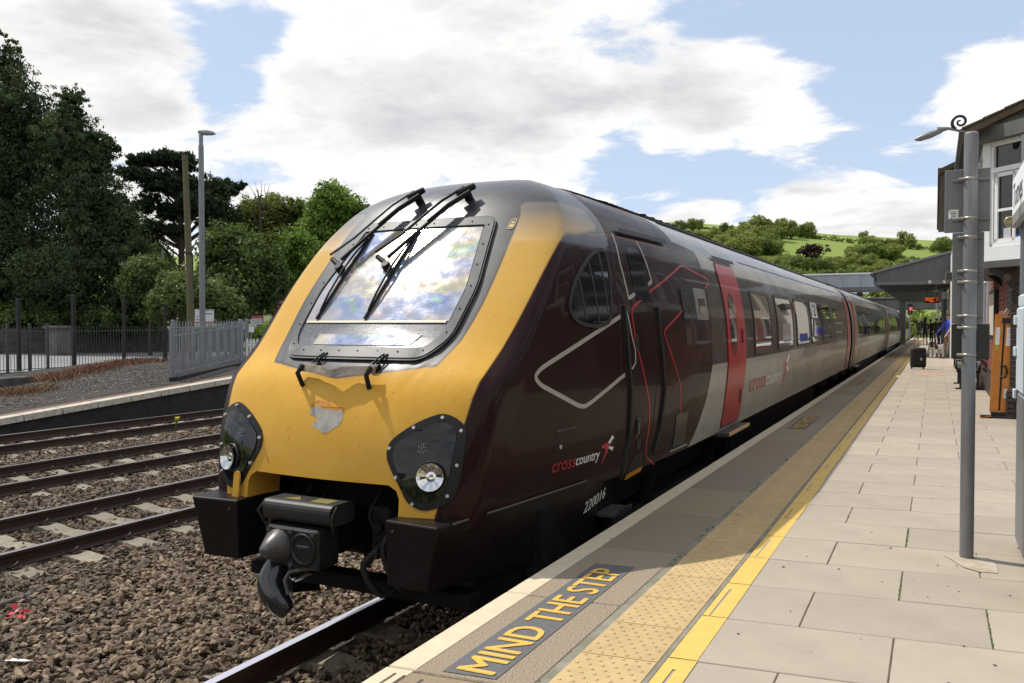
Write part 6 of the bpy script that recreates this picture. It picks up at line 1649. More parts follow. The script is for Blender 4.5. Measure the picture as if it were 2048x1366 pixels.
# low kerb block and weeds on the ramp
mb = MB(); c = at(55, 775, z=.45)
mb.bbox(-24.2, -23.8, 12.2, 15.3, ramp_z(13) - .1, ramp_z(15) + .22, .03); tag(mb.build('low_block_wall', M_stonewall), 'low mossy block wall at the back of the ramp', 'wall')
def tufts(name, spots, n, hs, cols, seed):
    g = np.random.default_rng(seed); mb = MB(); tone = []
    for k in range(n):
        s = spots[g.integers(len(spots))]; x = s[0] + g.normal(0, s[2]); y = s[1] + g.normal(0, s[3]); z = ramp_z(y) - .02 if x > -27.3 else .5; h = g.uniform(*hs); a = g.uniform(0, 6.28); w = h * .055; lx, ly = g.normal(0, h * .5, 2)
        dx, dy = math.cos(a) * w, math.sin(a) * w
        mb.add([(x - dx, y - dy, z), (x + dx, y + dy, z), (x + lx + dx * 1.3, y + ly + dy * 1.3, z + h * .7), (x + lx * 1.4, y + ly * 1.4, z + h)], [(0, 1, 2), (0, 2, 3)]); tone += [min(1, max(0, g.normal(s[4], .15)))] * 4
    me = mb.mesh(name, stone_material(name + '_colour', *cols)); at_ = me.attributes.new('tone', 'FLOAT', 'POINT'); at_.data.foreach_set('value', tone); return link(name, me)
sp = [(-26.3 + .55 * k, 18.0 - .0 + .35 * k, .55, .45, .25 + .05 * (k % 4)) for k in range(6)]
sp = []
for u, v, z, tn in ((100, 768, .50, .35), (130, 762, .53, .25), (170, 755, .58, .2), (205, 748, .62, .2), (240, 742, .66, .25), (270, 738, .68, .35), (300, 734, .70, .3), (320, 722, .72, .75), (330, 725, .72, .7), (10, 792, .40, .4), (60, 786, .44, .5)):
    c = at(u, v, z=z); sp.append((c.x, c.y, .38, .35, tn))
tag(tufts('red_weeds', sp, 9000, (.05, .20), ((.15, .050, .036), (.20, .11, .052), (.15, .17, .045)), 3), kind='stuff')
sp2 = [(at(u, v, z=.5).x, at(u, v, z=.5).y, .9, .9, .5) for u, v in ((60, 775), (150, 775), (240, 760), (320, 765), (30, 795), (280, 775))]
def litterleaf():
    g = np.random.default_rng(9); mb = MB(); tone = []
    for k in range(2600):
        s = sp2[g.integers(len(sp2))]; x = s[0] + g.normal(0, 1.0); y = s[1] + g.normal(0, .8)
        if x > -18.9: continue
        z = ramp_z(y) + .006; r_ = g.uniform(.015, .045); a = g.uniform(0, 6.28)
        mb.add([(x + r_ * math.cos(a + q) * (1 if q % 3.1 < 1.6 else .6), y + r_ * math.sin(a + q), z + g.uniform(0, .02)) for q in (0, 1.57, 3.14, 4.71)], [(0, 1, 2, 3)]); tone += [g.uniform()] * 4
    me = mb.mesh('fallen_leaves', stone_material('leaf_litter', (.04, .032, .025), (.09, .07, .05), (.22, .19, .15))); at_ = me.attributes.new('tone', 'FLOAT', 'POINT'); at_.data.foreach_set('value', tone); return link('fallen_leaves', me)
tag(litterleaf(), kind='stuff')
# yellow flowers between the rails
for i, (u, v, z, h, lab) in enumerate(((351, 862, -.15, .34, 'lanky yellow-flowered weed growing beside the rusty rail'), (463, 835, -.15, .42, 'yellow-flowered weed at the rail by the train lamp'))):
    c = at(u, v, z=z); w = thing('yellow_weed', lab, 'plant', (c.x, c.y, -.2)); mb = MB(); mb.tube([(0, 0, 0), (.02, 0, h * .6), (.05, 0, h)], .012, 5)
    for q in range(3): mb.tube([(.02, 0, h * .6), (.05 + .05 * (q - 1), .02, h * .95)], .008, 4)
    mb.build('stem', mat('weed_stem', (.10, .14, .04), .8) if i == 0 else bpy.data.materials['weed_stem'], w)
    mb = MB()
    for q in range(9): mb.cyl((.05 + random.uniform(-.08, .08), random.uniform(-.04, .04), h + random.uniform(-.05, .04)), (.05 + random.uniform(-.09, .09), random.uniform(-.05, .05), h + random.uniform(.0, .05)), .010, .014, 5)
    mb.build('flower_head', mat('yellow_flower', (.55, .50, .04), .7) if i == 0 else bpy.data.materials['yellow_flower'], w)
# lamp posts and pole
def street_lamp(label, u, depth, vtop, rr, arm, vbase=.5):
    p = EYE + sight(u, 648) * depth; top = EYE.z + (648 - vtop) / FX * depth
    t = thing('street_lamp', label, 'street lamp', (p.x, p.y, vbase), group=None); h = top - vbase
    mb = MB(); mb.cyl((0, 0, 0), (0, 0, 1.4), rr * 1.5, rr * 1.5, 12); mb.cyl((0, 0, 1.4), (0, 0, h - .45), rr * 1.05, rr * .95, 12); mb.cyl((0, 0, h - .45), (0, 0, h), rr * .75, rr * .7, 12); mb.build('lamp_column', M_galv, t)
    mb = MB(); d = RT * arm
    P = [(-.10, .0, .06), (.0, .10, .09), (.25, .13, .07), (.5, .09, .04), (.62, .02, .02)]
    pts = [Vector((0, 0, h + .05)) + RT * (x * arm / .55) for x, _, _ in P]; mb.tube([p_ + Vector((0, 0, .05 - .10 * i / 4)) for i, p_ in enumerate(pts)], .09, 8, rs=[.07, .11, .11, .08, .02]); mb.build('lamp_head', mat('lamp_head_grey', (.26, .29, .28), .4), t)
    return t
street_lamp('tall galvanised street lamp standing clear against the sky left of the train', 405, 32, 270, .105, .50)
street_lamp('distant street lamp among the trees, just left of the train nose', 549, 78, 462, .075, .60)
street_lamp('thin distant lamp column seen through the pine branches', 327, 72, 430, .09, .5)
up_ = EYE + sight(377, 648) * 37; t = thing('utility_pole', 'leaning mossy wooden utility pole beside the street lamp', 'utility pole', (up_.x + .08, up_.y, .5))
zt = EYE.z + (648 - 312) / FX * 37 - .5
mb = MB(); l = -.22; mb.tube([(RT.x * .08, RT.y * .08, 0), (RT.x * .02, RT.y * .02, zt * .4), (RT.x * -.15, RT.y * -.15, zt)], .14, 10, rs=[.165, .15, .115]); mb.build('pole_shaft', mat('mossy_pole', (.13, .125, .055), .9, col2=(.10, .08, .055), vscale=5, stretch=(2, 2, .3)), t)
mb = MB(); mb.tube([(RT.x * -.02, RT.y * -.02, zt * .55), (RT.x * .16, RT.y * .16, zt * .53), (RT.x * .19, RT.y * .19, 0)], .022, 5); mb.lathe([(.155, -.06), (.16, 0), (.155, .06)], (-.02, 0, zt * .53), 10); mb.build('pole_cable', M_groove, t)
mb = MB(); a = up_ + Vector((0, 0, EYE.z + (648 - 325) / FX * 37 - up_.z)); b = EYE + sight(660, 430) * 95
pts = [a.lerp(b, k / 14) + Vector((0, 0, -1.2 * math.sin(math.pi * k / 14))) for k in range(15)]; mb.tube([p - a for p in pts], .018, 4); o = mb.build('overhead_wire', M_groove, None, tuple(a)); tag(o, 'thin overhead wire running from the wooden pole over the treetops', 'wire')
# signs
def post_sign(name, label, u, v, depth, w, h, zb, parts):
    p = EYE + sight(u, v) * depth; t = thing(name, label, 'sign', (p.x, p.y, zb), math.atan2(RT.y, RT.x) + .12); zc = p.z - zb
    mb = MB(); mb.bbox(-.03, .03, .02, .08, 0, zc, .004); mb.build('sign_post', M_galv, t)
    for nm, x0, x1, z0, z1, m in parts: 
        mb = MB(); mb.box(x0 * w, x1 * w, -.012 if nm == 'sign_panel' else -.016, .015 if nm == 'sign_panel' else -.0122, zc + z0 * h, zc + z1 * h); mb.build(nm, m, t)
    return t, zc
M_signred = mat('sign_red', (.46, .025, .035), .5); M_signwhite = mat('sign_white', (.66, .66, .69), .5)
t, zc = post_sign('information_sign', 'wide white information sign with small print behind the street lamp', 409, 631, 33.5, .74, .50, .6, [('sign_panel', -.5, .5, -.5, .5, M_signwhite), ('sign_strip', -.5, .5, -.62, -.5, M_signred)])
for k, (x0, x1, z0) in enumerate(((.05, .26, .40), (.36, .46, .40), (.05, .40, .10), (-.42, -.36, -.10), (-.28, -.08, -.10), (-.42, -.32, -.36), (-.26, -.02, -.38), (-.3, 0.0, .4))):
    mb = MB(); mb.box(x0 * .74, x1 * .74, -.016, -.0125, zc + z0 * .5, zc + z0 * .5 + .035); mb.build('print_line', M_groove, t)
t, zc = post_sign('no_parking_sign', 'small white sign with a red band reading No parking', 514, 640, 46, .58, .52, .6, [('sign_panel', -.5, .5, -.5, .17, M_signwhite), ('sign_panel', -.5, .5, .18, .5, M_signred)])
for body, z0, hh, ww, m in (('No parking', .26, .16, .48, M_signwhite), ('Bus turning', -.06, .14, .48, M_groove), ('circle', -.32, .12, .30, M_groove)):
    vs, fs = fit_text(body, ww, hh * .52 * .8); mb = MB(); mb.add([(-ww / 2 + u, -.0145, zc + z0 * .52 + v) for u, v in vs], fs); mb.build('sign_lettering', m, t)
t, zc = post_sign('small_notice', 'small blank white notice low in the weeds by the palisade', 502, 659, 40, .30, .26, .7, [('sign_panel', -.5, .5, -.5, .5, M_signwhite)])
# ================================================================== TREES AND HILLSIDE
def leaf_material(name, c0, c1, c2, trans=.35):
    m = bpy.data.materials.new(name); m.use_nodes = True; t = m.node_tree; t.nodes.clear()
    a = t.nodes.new('ShaderNodeAttribute'); a.attribute_name = 'tone'
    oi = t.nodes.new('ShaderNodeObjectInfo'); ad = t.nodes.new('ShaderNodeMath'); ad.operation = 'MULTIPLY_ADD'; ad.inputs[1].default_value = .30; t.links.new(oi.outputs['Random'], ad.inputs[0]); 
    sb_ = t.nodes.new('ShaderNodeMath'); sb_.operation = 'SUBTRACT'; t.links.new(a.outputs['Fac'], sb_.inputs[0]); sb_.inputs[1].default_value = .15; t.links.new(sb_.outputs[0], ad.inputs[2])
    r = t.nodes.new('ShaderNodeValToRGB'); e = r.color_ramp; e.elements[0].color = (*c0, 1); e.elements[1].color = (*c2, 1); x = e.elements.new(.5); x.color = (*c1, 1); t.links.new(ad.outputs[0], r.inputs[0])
    d = t.nodes.new('ShaderNodeBsdfDiffuse'); tr = t.nodes.new('ShaderNodeBsdfTranslucent'); mx_ = t.nodes.new('ShaderNodeMixShader'); mx_.inputs[0].default_value = trans
    g = t.nodes.new('ShaderNodeBsdfGlossy'); g.inputs['Roughness'].default_value = .45; g.inputs['Color'].default_value = (.5, .5, .5, 1); m2 = t.nodes.new('ShaderNodeMixShader'); m2.inputs[0].default_value = .035
    t.links.new(r.outputs[0], d.inputs[0]); t.links.new(r.outputs[0], tr.inputs[0]); t.links.new(d.outputs[0], mx_.inputs[1]); t.links.new(tr.outputs[0], mx_.inputs[2])
    t.links.new(mx_.outputs[0], m2.inputs[1]); t.links.new(g.outputs[0], m2.inputs[2])
    o = t.nodes.new('ShaderNodeOutputMaterial'); t.links.new(m2.outputs[0], o.inputs[0]); return m
L_conifer = leaf_material('conifer_foliage', (0.021, 0.037, 0.015), (0.046, 0.076, 0.025), (0.098, 0.127, 0.041), .3)
L_pine = leaf_material('pine_needles', (.018, .032, .016), (.034, .058, .026), (.065, .090, .036), .2)
L_dark = leaf_material('dark_leaves', (0.038, 0.064, 0.017), (0.093, 0.142, 0.032), (0.203, 0.261, 0.052), .38)
L_olive = leaf_material('olive_leaves', (0.068, 0.091, 0.019), (0.150, 0.182, 0.036), (0.260, 0.273, 0.065), .4)
L_ash = leaf_material('ash_leaves', (0.055, 0.104, 0.016), (0.130, 0.227, 0.031), (0.247, 0.351, 0.058), .45)
L_thorn = leaf_material('hawthorn_leaves', (0.042, 0.066, 0.017), (0.098, 0.142, 0.031), (0.228, 0.264, 0.102), .38)
L_redbush = leaf_material('bronze_leaves', (.035, .022, .014), (.085, .050, .030), (.14, .10, .05), .3)
L_beech = leaf_material('copper_beech_leaves', (.016, .006, .008), (.036, .013, .016), (.065, .025, .024), .2)
L_hill = leaf_material('hillside_leaves', (0.127, 0.167, 0.034), (0.218, 0.265, 0.057), (0.333, 0.356, 0.098), .35)
L_hilld = leaf_material('hillside_dark_leaves', (0.075, 0.110, 0.027), (0.131, 0.177, 0.043), (0.213, 0.250, 0.069), .3)
M_bark = mat('bark', (.055, .042, .032), .95, var=.4, vscale=8)
M_deadwood = mat('dead_wood', (.10, .075, .055), .95, var=.3, vscale=8)

def leaves(lobes, n, size, seed, aspect=1.6, shell=.55, clump=14, csig=.11, droop=0.0, needle=False, tone_bias=0.0, rag=.10):
    """leaf-sized faces in clumps through the crown's volume; lobes = (x, y, z, rx, ry, rz)"""
    g = np.random.default_rng(seed); lo = np.array([l[:6] for l in lobes], float)
    wgt = (lo[:, 3] * lo[:, 4] + lo[:, 4] * lo[:, 5] + lo[:, 3] * lo[:, 5]); wgt /= wgt.sum()
    nc = max(8, n // clump); li = g.choice(len(lo), nc, p=wgt)
    d = g.normal(size=(nc, 3)); d /= np.linalg.norm(d, axis=1)[:, None]
    r = (shell + (1.03 - shell) * g.random(nc) ** .7) * (1 + .16 * np.sin(d[:, 0] * 5 + li) * np.sin(d[:, 1] * 4 + 2 * li) + rag * g.normal(size=nc))
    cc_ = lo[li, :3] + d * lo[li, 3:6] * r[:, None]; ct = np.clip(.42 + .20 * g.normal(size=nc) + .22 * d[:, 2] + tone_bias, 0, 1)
    rad = lo[li, 3:6].mean(1)
    k = g.integers(0, nc, n); P = cc_[k] + g.normal(size=(n, 3)) * (rad[k] * csig)[:, None] * np.array([1, 1, .8])
    out = d[k] + g.normal(0, .6, (n, 3)); out /= np.linalg.norm(out, axis=1)[:, None]
    t1 = np.cross(out, g.normal(size=(n, 3))); t1 /= np.linalg.norm(t1, axis=1)[:, None]
    if droop:
        t1 = t1 * (1 - droop) + np.array([0, 0, -1.0]) * droop + d[k] * .35 * droop; t1 /= np.linalg.norm(t1, axis=1)[:, None]
    if needle:
        t1 = d[k] * .6 + np.array([0, 0, .5]) + g.normal(0, .5, (n, 3)); t1 /= np.linalg.norm(t1, axis=1)[:, None]
    t2 = np.cross(out, t1); t2 /= (np.linalg.norm(t2, axis=1)[:, None] + 1e-9)
    s = size * g.uniform(.6, 1.3, n)[:, None]; L_ = t1 * s * aspect * .5; Wd = t2 * s * .5
    V = np.stack([P - L_, P + Wd * .9 - L_ * .05, P + L_, P - Wd * .9 - L_ * .05], 1).reshape(-1, 3)
    tone = np.repeat(np.clip(ct[k] + g.normal(0, .12, n), 0, 1), 4)
    return V, tone
def leaf_mesh(name, V, tone, m):
    n = len(V) // 4; me = bpy.data.meshes.new(name); me.vertices.add(4 * n); me.vertices.foreach_set('co', V.reshape(-1).astype(np.float32))
    me.loops.add(4 * n); me.polygons.add(n); me.loops.foreach_set('vertex_index', np.arange(4 * n, dtype=np.int32)); me.polygons.foreach_set('loop_start', np.arange(0, 4 * n, 4, dtype=np.int32)); me.update(calc_edges=True)
    a = me.attributes.new('tone', 'FLOAT', 'POINT'); a.data.foreach_set('value', tone.astype(np.float32)); me.materials.append(m); return me
def branches(lobes, h0, r0, seed, per=3, trunk_top=None, lean=(0, 0), bark=None):
    g = np.random.default_rng(seed); mb = MB(); top = trunk_top if trunk_top else max(l[2] for l in lobes); pts = [Vector((0, 0, -.3))]
    for k in range(1, 7): f = k / 6; pts.append(Vector((lean[0] * f + g.normal(0, .02) * top * .3 * f, lean[1] * f + g.normal(0, .02) * top * .3 * f, top * f)))
    mb.tube(pts, r0, 8, rs=[r0 * (1.25 if k == 0 else 1 - .13 * k) for k in range(7)])
    for l in lobes:
        for q in range(per):
            e = Vector(l[:3]) + Vector((g.normal() * l[3] * .55, g.normal() * l[4] * .55, g.normal() * l[5] * .5)); z = min(top * .9, max(h0, e.z - abs(g.normal(1, .3)) * max(1.0, (Vector((e.x, e.y, 0)).length) * .6)))
            f = z / top; s = Vector((lean[0] * f, lean[1] * f, z)); m_ = s.lerp(e, .5) + Vector((0, 0, .25 * (e - s).length * .3)); rr = r0 * (.20 + .14 * g.random()) 
            mb.tube([s, s.lerp(m_, .55), m_, e], rr, 5, rs=[rr, rr * .8, rr * .6, rr * .2])
    return mb
def tree(name, label, u, v0, depth, vbase_z, lobes_px, n, size, m, seed, cat='tree', r0=.3, h0=1.5, group=None, per=3, **kw):
    """lobes given as (u, v, half-width px, half-height px, depth offset m) as they stand around the trunk at the given distance"""
    p = EYE + sight(u, 648) * depth; zb = vbase_z; t = thing(name, label, cat, (p.x, p.y, zb), group=group); lob = []
    sc = depth / FX
    for (lu, lv, hu, hv, dz) in lobes_px:
        q = RT * ((lu - u) * sc) + Vector((_fw.x, _fw.y, 0)) * dz
        lob.append((q.x, q.y, EYE.z + (648 - lv) * sc - zb, hu * sc, hu * sc * .9, hv * sc))
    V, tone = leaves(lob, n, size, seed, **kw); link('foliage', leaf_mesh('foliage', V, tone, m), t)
    mb = branches(lob, h0, r0, seed, per); mb.build('trunk', M_bark, t)
    return t, lob
# two big dark cypresses at the left
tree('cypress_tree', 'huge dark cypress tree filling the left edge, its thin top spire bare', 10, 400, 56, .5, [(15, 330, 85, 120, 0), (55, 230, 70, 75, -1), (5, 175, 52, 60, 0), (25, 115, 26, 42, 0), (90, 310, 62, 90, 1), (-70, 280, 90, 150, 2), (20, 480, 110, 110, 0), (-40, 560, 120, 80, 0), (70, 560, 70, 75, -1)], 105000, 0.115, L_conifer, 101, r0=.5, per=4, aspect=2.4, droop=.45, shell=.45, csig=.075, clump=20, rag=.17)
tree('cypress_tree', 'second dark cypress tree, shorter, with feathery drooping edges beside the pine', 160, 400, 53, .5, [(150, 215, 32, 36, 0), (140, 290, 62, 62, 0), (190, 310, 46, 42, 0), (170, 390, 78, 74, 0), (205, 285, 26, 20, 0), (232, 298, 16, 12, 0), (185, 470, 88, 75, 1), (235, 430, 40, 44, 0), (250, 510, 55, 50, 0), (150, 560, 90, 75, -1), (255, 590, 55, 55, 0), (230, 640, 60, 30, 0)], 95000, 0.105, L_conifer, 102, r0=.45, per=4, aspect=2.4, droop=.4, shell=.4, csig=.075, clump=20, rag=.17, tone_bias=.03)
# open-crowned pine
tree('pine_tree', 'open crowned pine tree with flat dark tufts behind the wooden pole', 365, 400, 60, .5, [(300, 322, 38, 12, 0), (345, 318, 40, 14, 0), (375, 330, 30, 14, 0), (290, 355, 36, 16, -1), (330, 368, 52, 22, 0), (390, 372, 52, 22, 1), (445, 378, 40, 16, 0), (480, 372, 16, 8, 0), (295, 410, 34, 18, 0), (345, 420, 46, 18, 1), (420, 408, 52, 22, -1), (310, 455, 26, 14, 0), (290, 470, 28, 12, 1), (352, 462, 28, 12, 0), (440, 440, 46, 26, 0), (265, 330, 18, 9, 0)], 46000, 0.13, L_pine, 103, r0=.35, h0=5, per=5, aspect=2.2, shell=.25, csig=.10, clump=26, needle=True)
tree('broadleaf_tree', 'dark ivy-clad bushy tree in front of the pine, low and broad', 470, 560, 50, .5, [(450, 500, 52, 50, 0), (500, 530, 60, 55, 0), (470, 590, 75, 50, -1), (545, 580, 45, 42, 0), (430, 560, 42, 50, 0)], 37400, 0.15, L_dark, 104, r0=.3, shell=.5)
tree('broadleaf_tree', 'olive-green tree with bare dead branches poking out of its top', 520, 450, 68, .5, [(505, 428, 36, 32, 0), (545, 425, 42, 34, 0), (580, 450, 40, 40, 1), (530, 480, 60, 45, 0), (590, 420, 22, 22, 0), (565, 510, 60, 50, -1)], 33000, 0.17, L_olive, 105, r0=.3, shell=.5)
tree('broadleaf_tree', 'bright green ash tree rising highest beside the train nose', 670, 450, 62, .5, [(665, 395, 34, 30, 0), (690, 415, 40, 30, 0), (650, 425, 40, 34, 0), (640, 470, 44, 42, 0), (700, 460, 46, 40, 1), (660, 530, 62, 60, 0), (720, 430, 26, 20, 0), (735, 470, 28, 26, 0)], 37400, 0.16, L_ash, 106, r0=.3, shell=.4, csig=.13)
tree('broadleaf_tree', 'light green tree in the middle distance behind the thin lamp', 600, 500, 58, .5, [(590, 490, 34, 30, 0), (620, 520, 45, 42, 0), (580, 550, 42, 40, 1), (625, 580, 50, 50, 0)], 24200, 0.15, L_ash, 107, r0=.25, shell=.5, tone_bias=-.05)
tree('hawthorn_bush', 'rounded hawthorn bush flecked with white blossom behind the utility pole', 350, 590, 44, .5, [(345, 575, 34, 36, 0), (385, 590, 40, 40, -1), (325, 610, 32, 32, 0), (430, 600, 42, 36, 0), (460, 620, 36, 28, 0)], 24200, 0.11, L_thorn, 108, cat='bush', r0=.12, h0=.5, shell=.5)
tree('hawthorn_bush', 'pale flowering hawthorn at the foot of the cypress', 300, 560, 48, .5, [(290, 545, 36, 34, 0), (318, 540, 24, 22, 0), (265, 570, 30, 34, 0)], 14300, 0.11, L_thorn, 109, cat='bush', r0=.1, h0=.5, shell=.5, tone_bias=-.05)
tree('bronze_bush', 'bronze-leaved bush beside the red and white sign, next to the train', 570, 630, 45, .6, [(572, 628, 24, 26, 0), (590, 610, 24, 24, 0), (560, 650, 22, 18, 0)], 9900, 0.07, L_redbush, 110, cat='bush', r0=.08, h0=.3, shell=.4)
tree('garden_bush', 'bright yellow-green bush behind the white picket fence', 520, 665, 43, .6, [(505, 668, 22, 12, 0), (535, 664, 26, 16, 0), (485, 672, 14, 10, 0)], 7700, 0.07, L_ash, 111, cat='bush', r0=.05, h0=.2, shell=.4, tone_bias=.12)
tree('broadleaf_tree', 'dark tree standing behind the cypresses', 270, 500, 90, .5, [(250, 470, 60, 60, 0), (300, 520, 50, 50, 0), (200, 480, 60, 60, 0)], 19800, 0.21, L_dark, 112, r0=.35)
tree('broadleaf_tree', 'leafy green tree just showing over the train roof', 760, 520, 75, .5, [(745, 500, 36, 40, 0), (780, 540, 50, 50, 0), (700, 560, 60, 60, 1)], 17600, 0.17, L_dark, 113, r0=.3)
# grassy bank under the trees
mb = MB(); mb.add([(-58.5, 20, .6), (-43.2, 42.5, .6), (-34, 66, .6), (-50, 90, 3), (-75, 60, 3.4), (-85, 25, 3.4)], [(0, 1, 2, 3), (0, 3, 4, 5)]); tag(mb.build('grass_bank', M_grassg), kind='structure')
tree('ground_cover_shrub', 'row of low dark shrubs along the foot of the trees behind the stone wall', 150, 640, 52, .8, [(20, 640, 60, 30, 0), (110, 640, 60, 28, 0), (200, 640, 55, 28, 0), (285, 640, 50, 26, 1), (-40, 635, 60, 30, 0)], 19800, 0.14, L_dark, 114, cat='shrubs', r0=.05, h0=.3, per=1, shell=.3)
# the dead branches
p = EYE + sight(540, 648) * 66; t = thing('dead_tree', 'dead grey tree with bare branching top among the green ones', 'tree', (p.x, p.y, .5))
mb = MB(); sc = 66 / FX
def DP(u, v): q = RT * ((u - 540) * sc); return Vector((q.x, q.y, EYE.z + (648 - v) * sc - .5))
for pts, r in (([(527, 600), (524, 500), (522, 440), (520, 405), (517, 380)], .16), ([(523, 450), (530, 410), (541, 370)], .06), ([(522, 430), (512, 390), (500, 372)], .05), ([(521, 405), (525, 380), (524, 364)], .045), ([(524, 470), (508, 430), (498, 415)], .05), ([(520, 395), (514, 378), (513, 364)], .035), ([(534, 395), (530, 380), (533, 368)], .03)):
    mb.tube([DP(u, v) for u, v in pts], r, 5, rs=[r * (1 - .75 * i / (len(pts) - 1)) for i in range(len(pts))])
mb.build('trunk', M_deadwood, t)

# ---- the far hillside
def on_hill(u, v):
    """where the sight line meets the terrain"""
    r = sight(u, v); t = 170
    while t < 1600:
        p = EYE + r * t
        if p.z <= terrain(p.x, p.y): return p
        t += 4
    r = Vector((r.x, r.y, 0)).normalized(); p = r * 775
    return Vector((p.x, p.y, terrain(p.x, p.y)))
def hill_tree_mesh(kind, seed):
    g = np.random.default_rng(seed); lob = [(0, 0, 4.4, 3.6, 3.6, 3.8), (1.2, .5, 2.4, 2.6, 2.6, 2.0), (-1.3, -.4, 2.6, 2.4, 2.6, 2.0)] + [(g.normal(0, 1.8), g.normal(0, 1.8), g.uniform(3.6, 7.2), g.uniform(1.6, 2.6), g.uniform(1.6, 2.6), g.uniform(1.4, 2.2)) for _ in range(6)]
    V, tone = leaves(lob, 3600, .50, seed, aspect=1.2, shell=.6, csig=.13, clump=10)
    mb = MB(); mb.tube([(0, 0, -1.5), (0, 0, 4)], .4, 5, rs=[.45, .25])
    return leaf_mesh('foliage', V, tone, kind), mb.mesh('trunk', M_bark)
HT = [hill_tree_mesh(L_hill, 201), hill_tree_mesh(L_hill, 202), hill_tree_mesh(L_hilld, 203), hill_tree_mesh(L_hill, 204), hill_tree_mesh(L_hilld, 205), hill_tree_mesh(L_beech, 206)]
hidx = 0
def hill_tree(u, v, hpx, kind, label=None, grp=None, wide=1.0):
    p = on_hill(u, v)
    if p is None: return
    s = hpx * (p - EYE).dot(_F) / FX / 8.6
    t = thing('hillside_tree', label, 'tree', (p.x, p.y, terrain(p.x, p.y)), random.uniform(0, 6.28), grp)
    f, k = HT[kind]
    for nm, me in (('foliage', f), ('trunk', k)):
        o = link(nm, me, t); o.scale = (s * wide, s * wide, s)
random.seed(77)
SKY = [(1352, 455, 14), (1365, 458, 22), (1385, 459, 27), (1397, 460, 20), (1430, 462, 10), (1450, 470, 26), (1463, 462, 14), (1485, 460, 16), (1500, 474, 36), (1515, 474, 40), (1530, 474, 38), (1548, 474, 34), (1565, 474, 36), (1580, 475, 34), (1598, 474, 30), (1613, 474, 28), (1625, 474, 22), (1478, 470, 14), (1730, 485, 26), (1745, 490, 20), (1758, 492, 18), (1775, 494, 16), (1790, 495, 16), (1808, 497, 30), (1820, 498, 24), (1835, 500, 12), (1880, 503, 26), (1868, 503, 20), (1890, 504, 28)]
for u, v, h in SKY: hill_tree(u + random.uniform(-2, 2), v + random.uniform(-1, 3), h * random.uniform(.9, 1.15), random.choice([0, 0, 1, 3, 2]), *(('tree in the skyline clump at the left end of the hill', 'left clump on the skyline') if u < 1475 else ('tall tree in the long wood along the hill skyline', 'long wood on the skyline') if u < 1640 else ('tree in the clump above the right-hand field on the skyline', 'right clump on the skyline') if u < 1850 else ('tree at the far right end of the skyline above the canopy', 'right end of the skyline')))
# hedges with trees, and the wood below the fields
def scatter(n, u0, u1, va, vb, h0, h1, kinds, lab=None, grp='trees on the far hillside'):
    for k in range(n):
        u = random.uniform(u0, u1); f = (u - u0) / (u1 - u0); v = va[0] + (va[1] - va[0]) * f; w = vb[0] + (vb[1] - vb[0]) * f
        vv = random.uniform(v, w)
        if abs(u - 1622) < 34 and 522 < vv < 560: continue
        hill_tree(u, vv, random.uniform(h0, h1), random.choice(kinds), lab, grp, random.uniform(1.0, 1.4))
scatter(9, 1365, 1440, (470, 482), (474, 490), 8, 22, [0, 2, 1], 'small tree along the hedge of the upper left field', 'trees in the upper left hedge'); scatter(26, 1425, 1560, (492, 498), (520, 512), 20, 40, [0, 1, 2, 3], 'tree in the wood just above the train roof below the left field', 'wood below the left field'); scatter(12, 1490, 1560, (478, 480), (494, 496), 22, 34, [0, 1, 3], 'tree on the slope just below the skyline wood', 'trees below the skyline wood')
scatter(60, 1420, 1700, (530, 530), (554, 552), 15, 27, [0, 1, 3, 0, 2], 'tree in the broad wood around the copper beech below the big field', 'broad wood on the lower slope'); scatter(30, 1690, 1900, (528, 540), (552, 560), 16, 30, [0, 1, 2, 3], 'tree in the wood just above the canopy roof', 'wood above the canopy'); scatter(16, 1700, 1790, (498, 506), (522, 524), 18, 34, [0, 1, 2, 3], 'tree in the belt running down between the two fields', 'tree belt between the fields'); scatter(30, 1380, 1900, (552, 560), (590, 585), 22, 36, [0, 1, 3, 4], 'tree low on the hill, just above the footbridge', 'trees above the footbridge')
hill_tree(1622, 530, 40, 5, 'dark purple copper beech, round and alone, in the hillside wood', wide=1.35)
hill_tree(1598, 552, 40, 4, 'large dark green tree just below the copper beech', wide=1.3); hill_tree(1475, 502, 42, 3, 'big pale green tree leaning over the train roof line', wide=1.2); hill_tree(1640, 552, 34, 4, 'dark green tree right of and below the copper beech', wide=1.2)
# tree seen under the bridges at the far end
scatter(10, 1690, 1860, (600, 604), (606, 612), 24, 40, [0, 1, 3], 'tree seen under the footbridge at the foot of the hill', 'trees under the footbridge')
def hedge(name, label, uv0, uv1, hpx, m=L_hilld):
    a, b = on_hill(*uv0), on_hill(*uv1)
    if a is None or b is None: return
    d = b - a; n = int(d.length / 3.2) + 2; lob = []; sc = hpx * (a - EYE).dot(_F) / FX
    for k in range(n):
        q = a + d * (k / (n - 1)); z = terrain(q.x, q.y); lob.append((q.x - a.x, q.y - a.y, z - a.z + sc * .4, 2.4, 2.4, sc * random.uniform(.4, .75)))
    V, tone = leaves(lob, n * 70, .9, n, aspect=1.2, shell=.4, csig=.18, clump=8)
    o = link(name, leaf_mesh(name, V, tone, m), None, (a.x, a.y, a.z)); tag(o, label, 'hedge')
hedge('hedge', 'dark hedge along the skyline above the upper left field', (1325, 450), (1440, 461), 4)
hedge('hedge', 'dark hedge sloping across the upper left field', (1385, 468), (1470, 484), 5)
hedge('hedge', 'long hedge running right from the skyline wood above the big field', (1590, 473), (1750, 492), 8)
hedge('hedge', 'hedge on the skyline at the right end of the hill', (1800, 493), (1895, 503), 5)
hedge('hedge', 'low hedge below the right-hand field', (1770, 515), (1890, 528), 7)
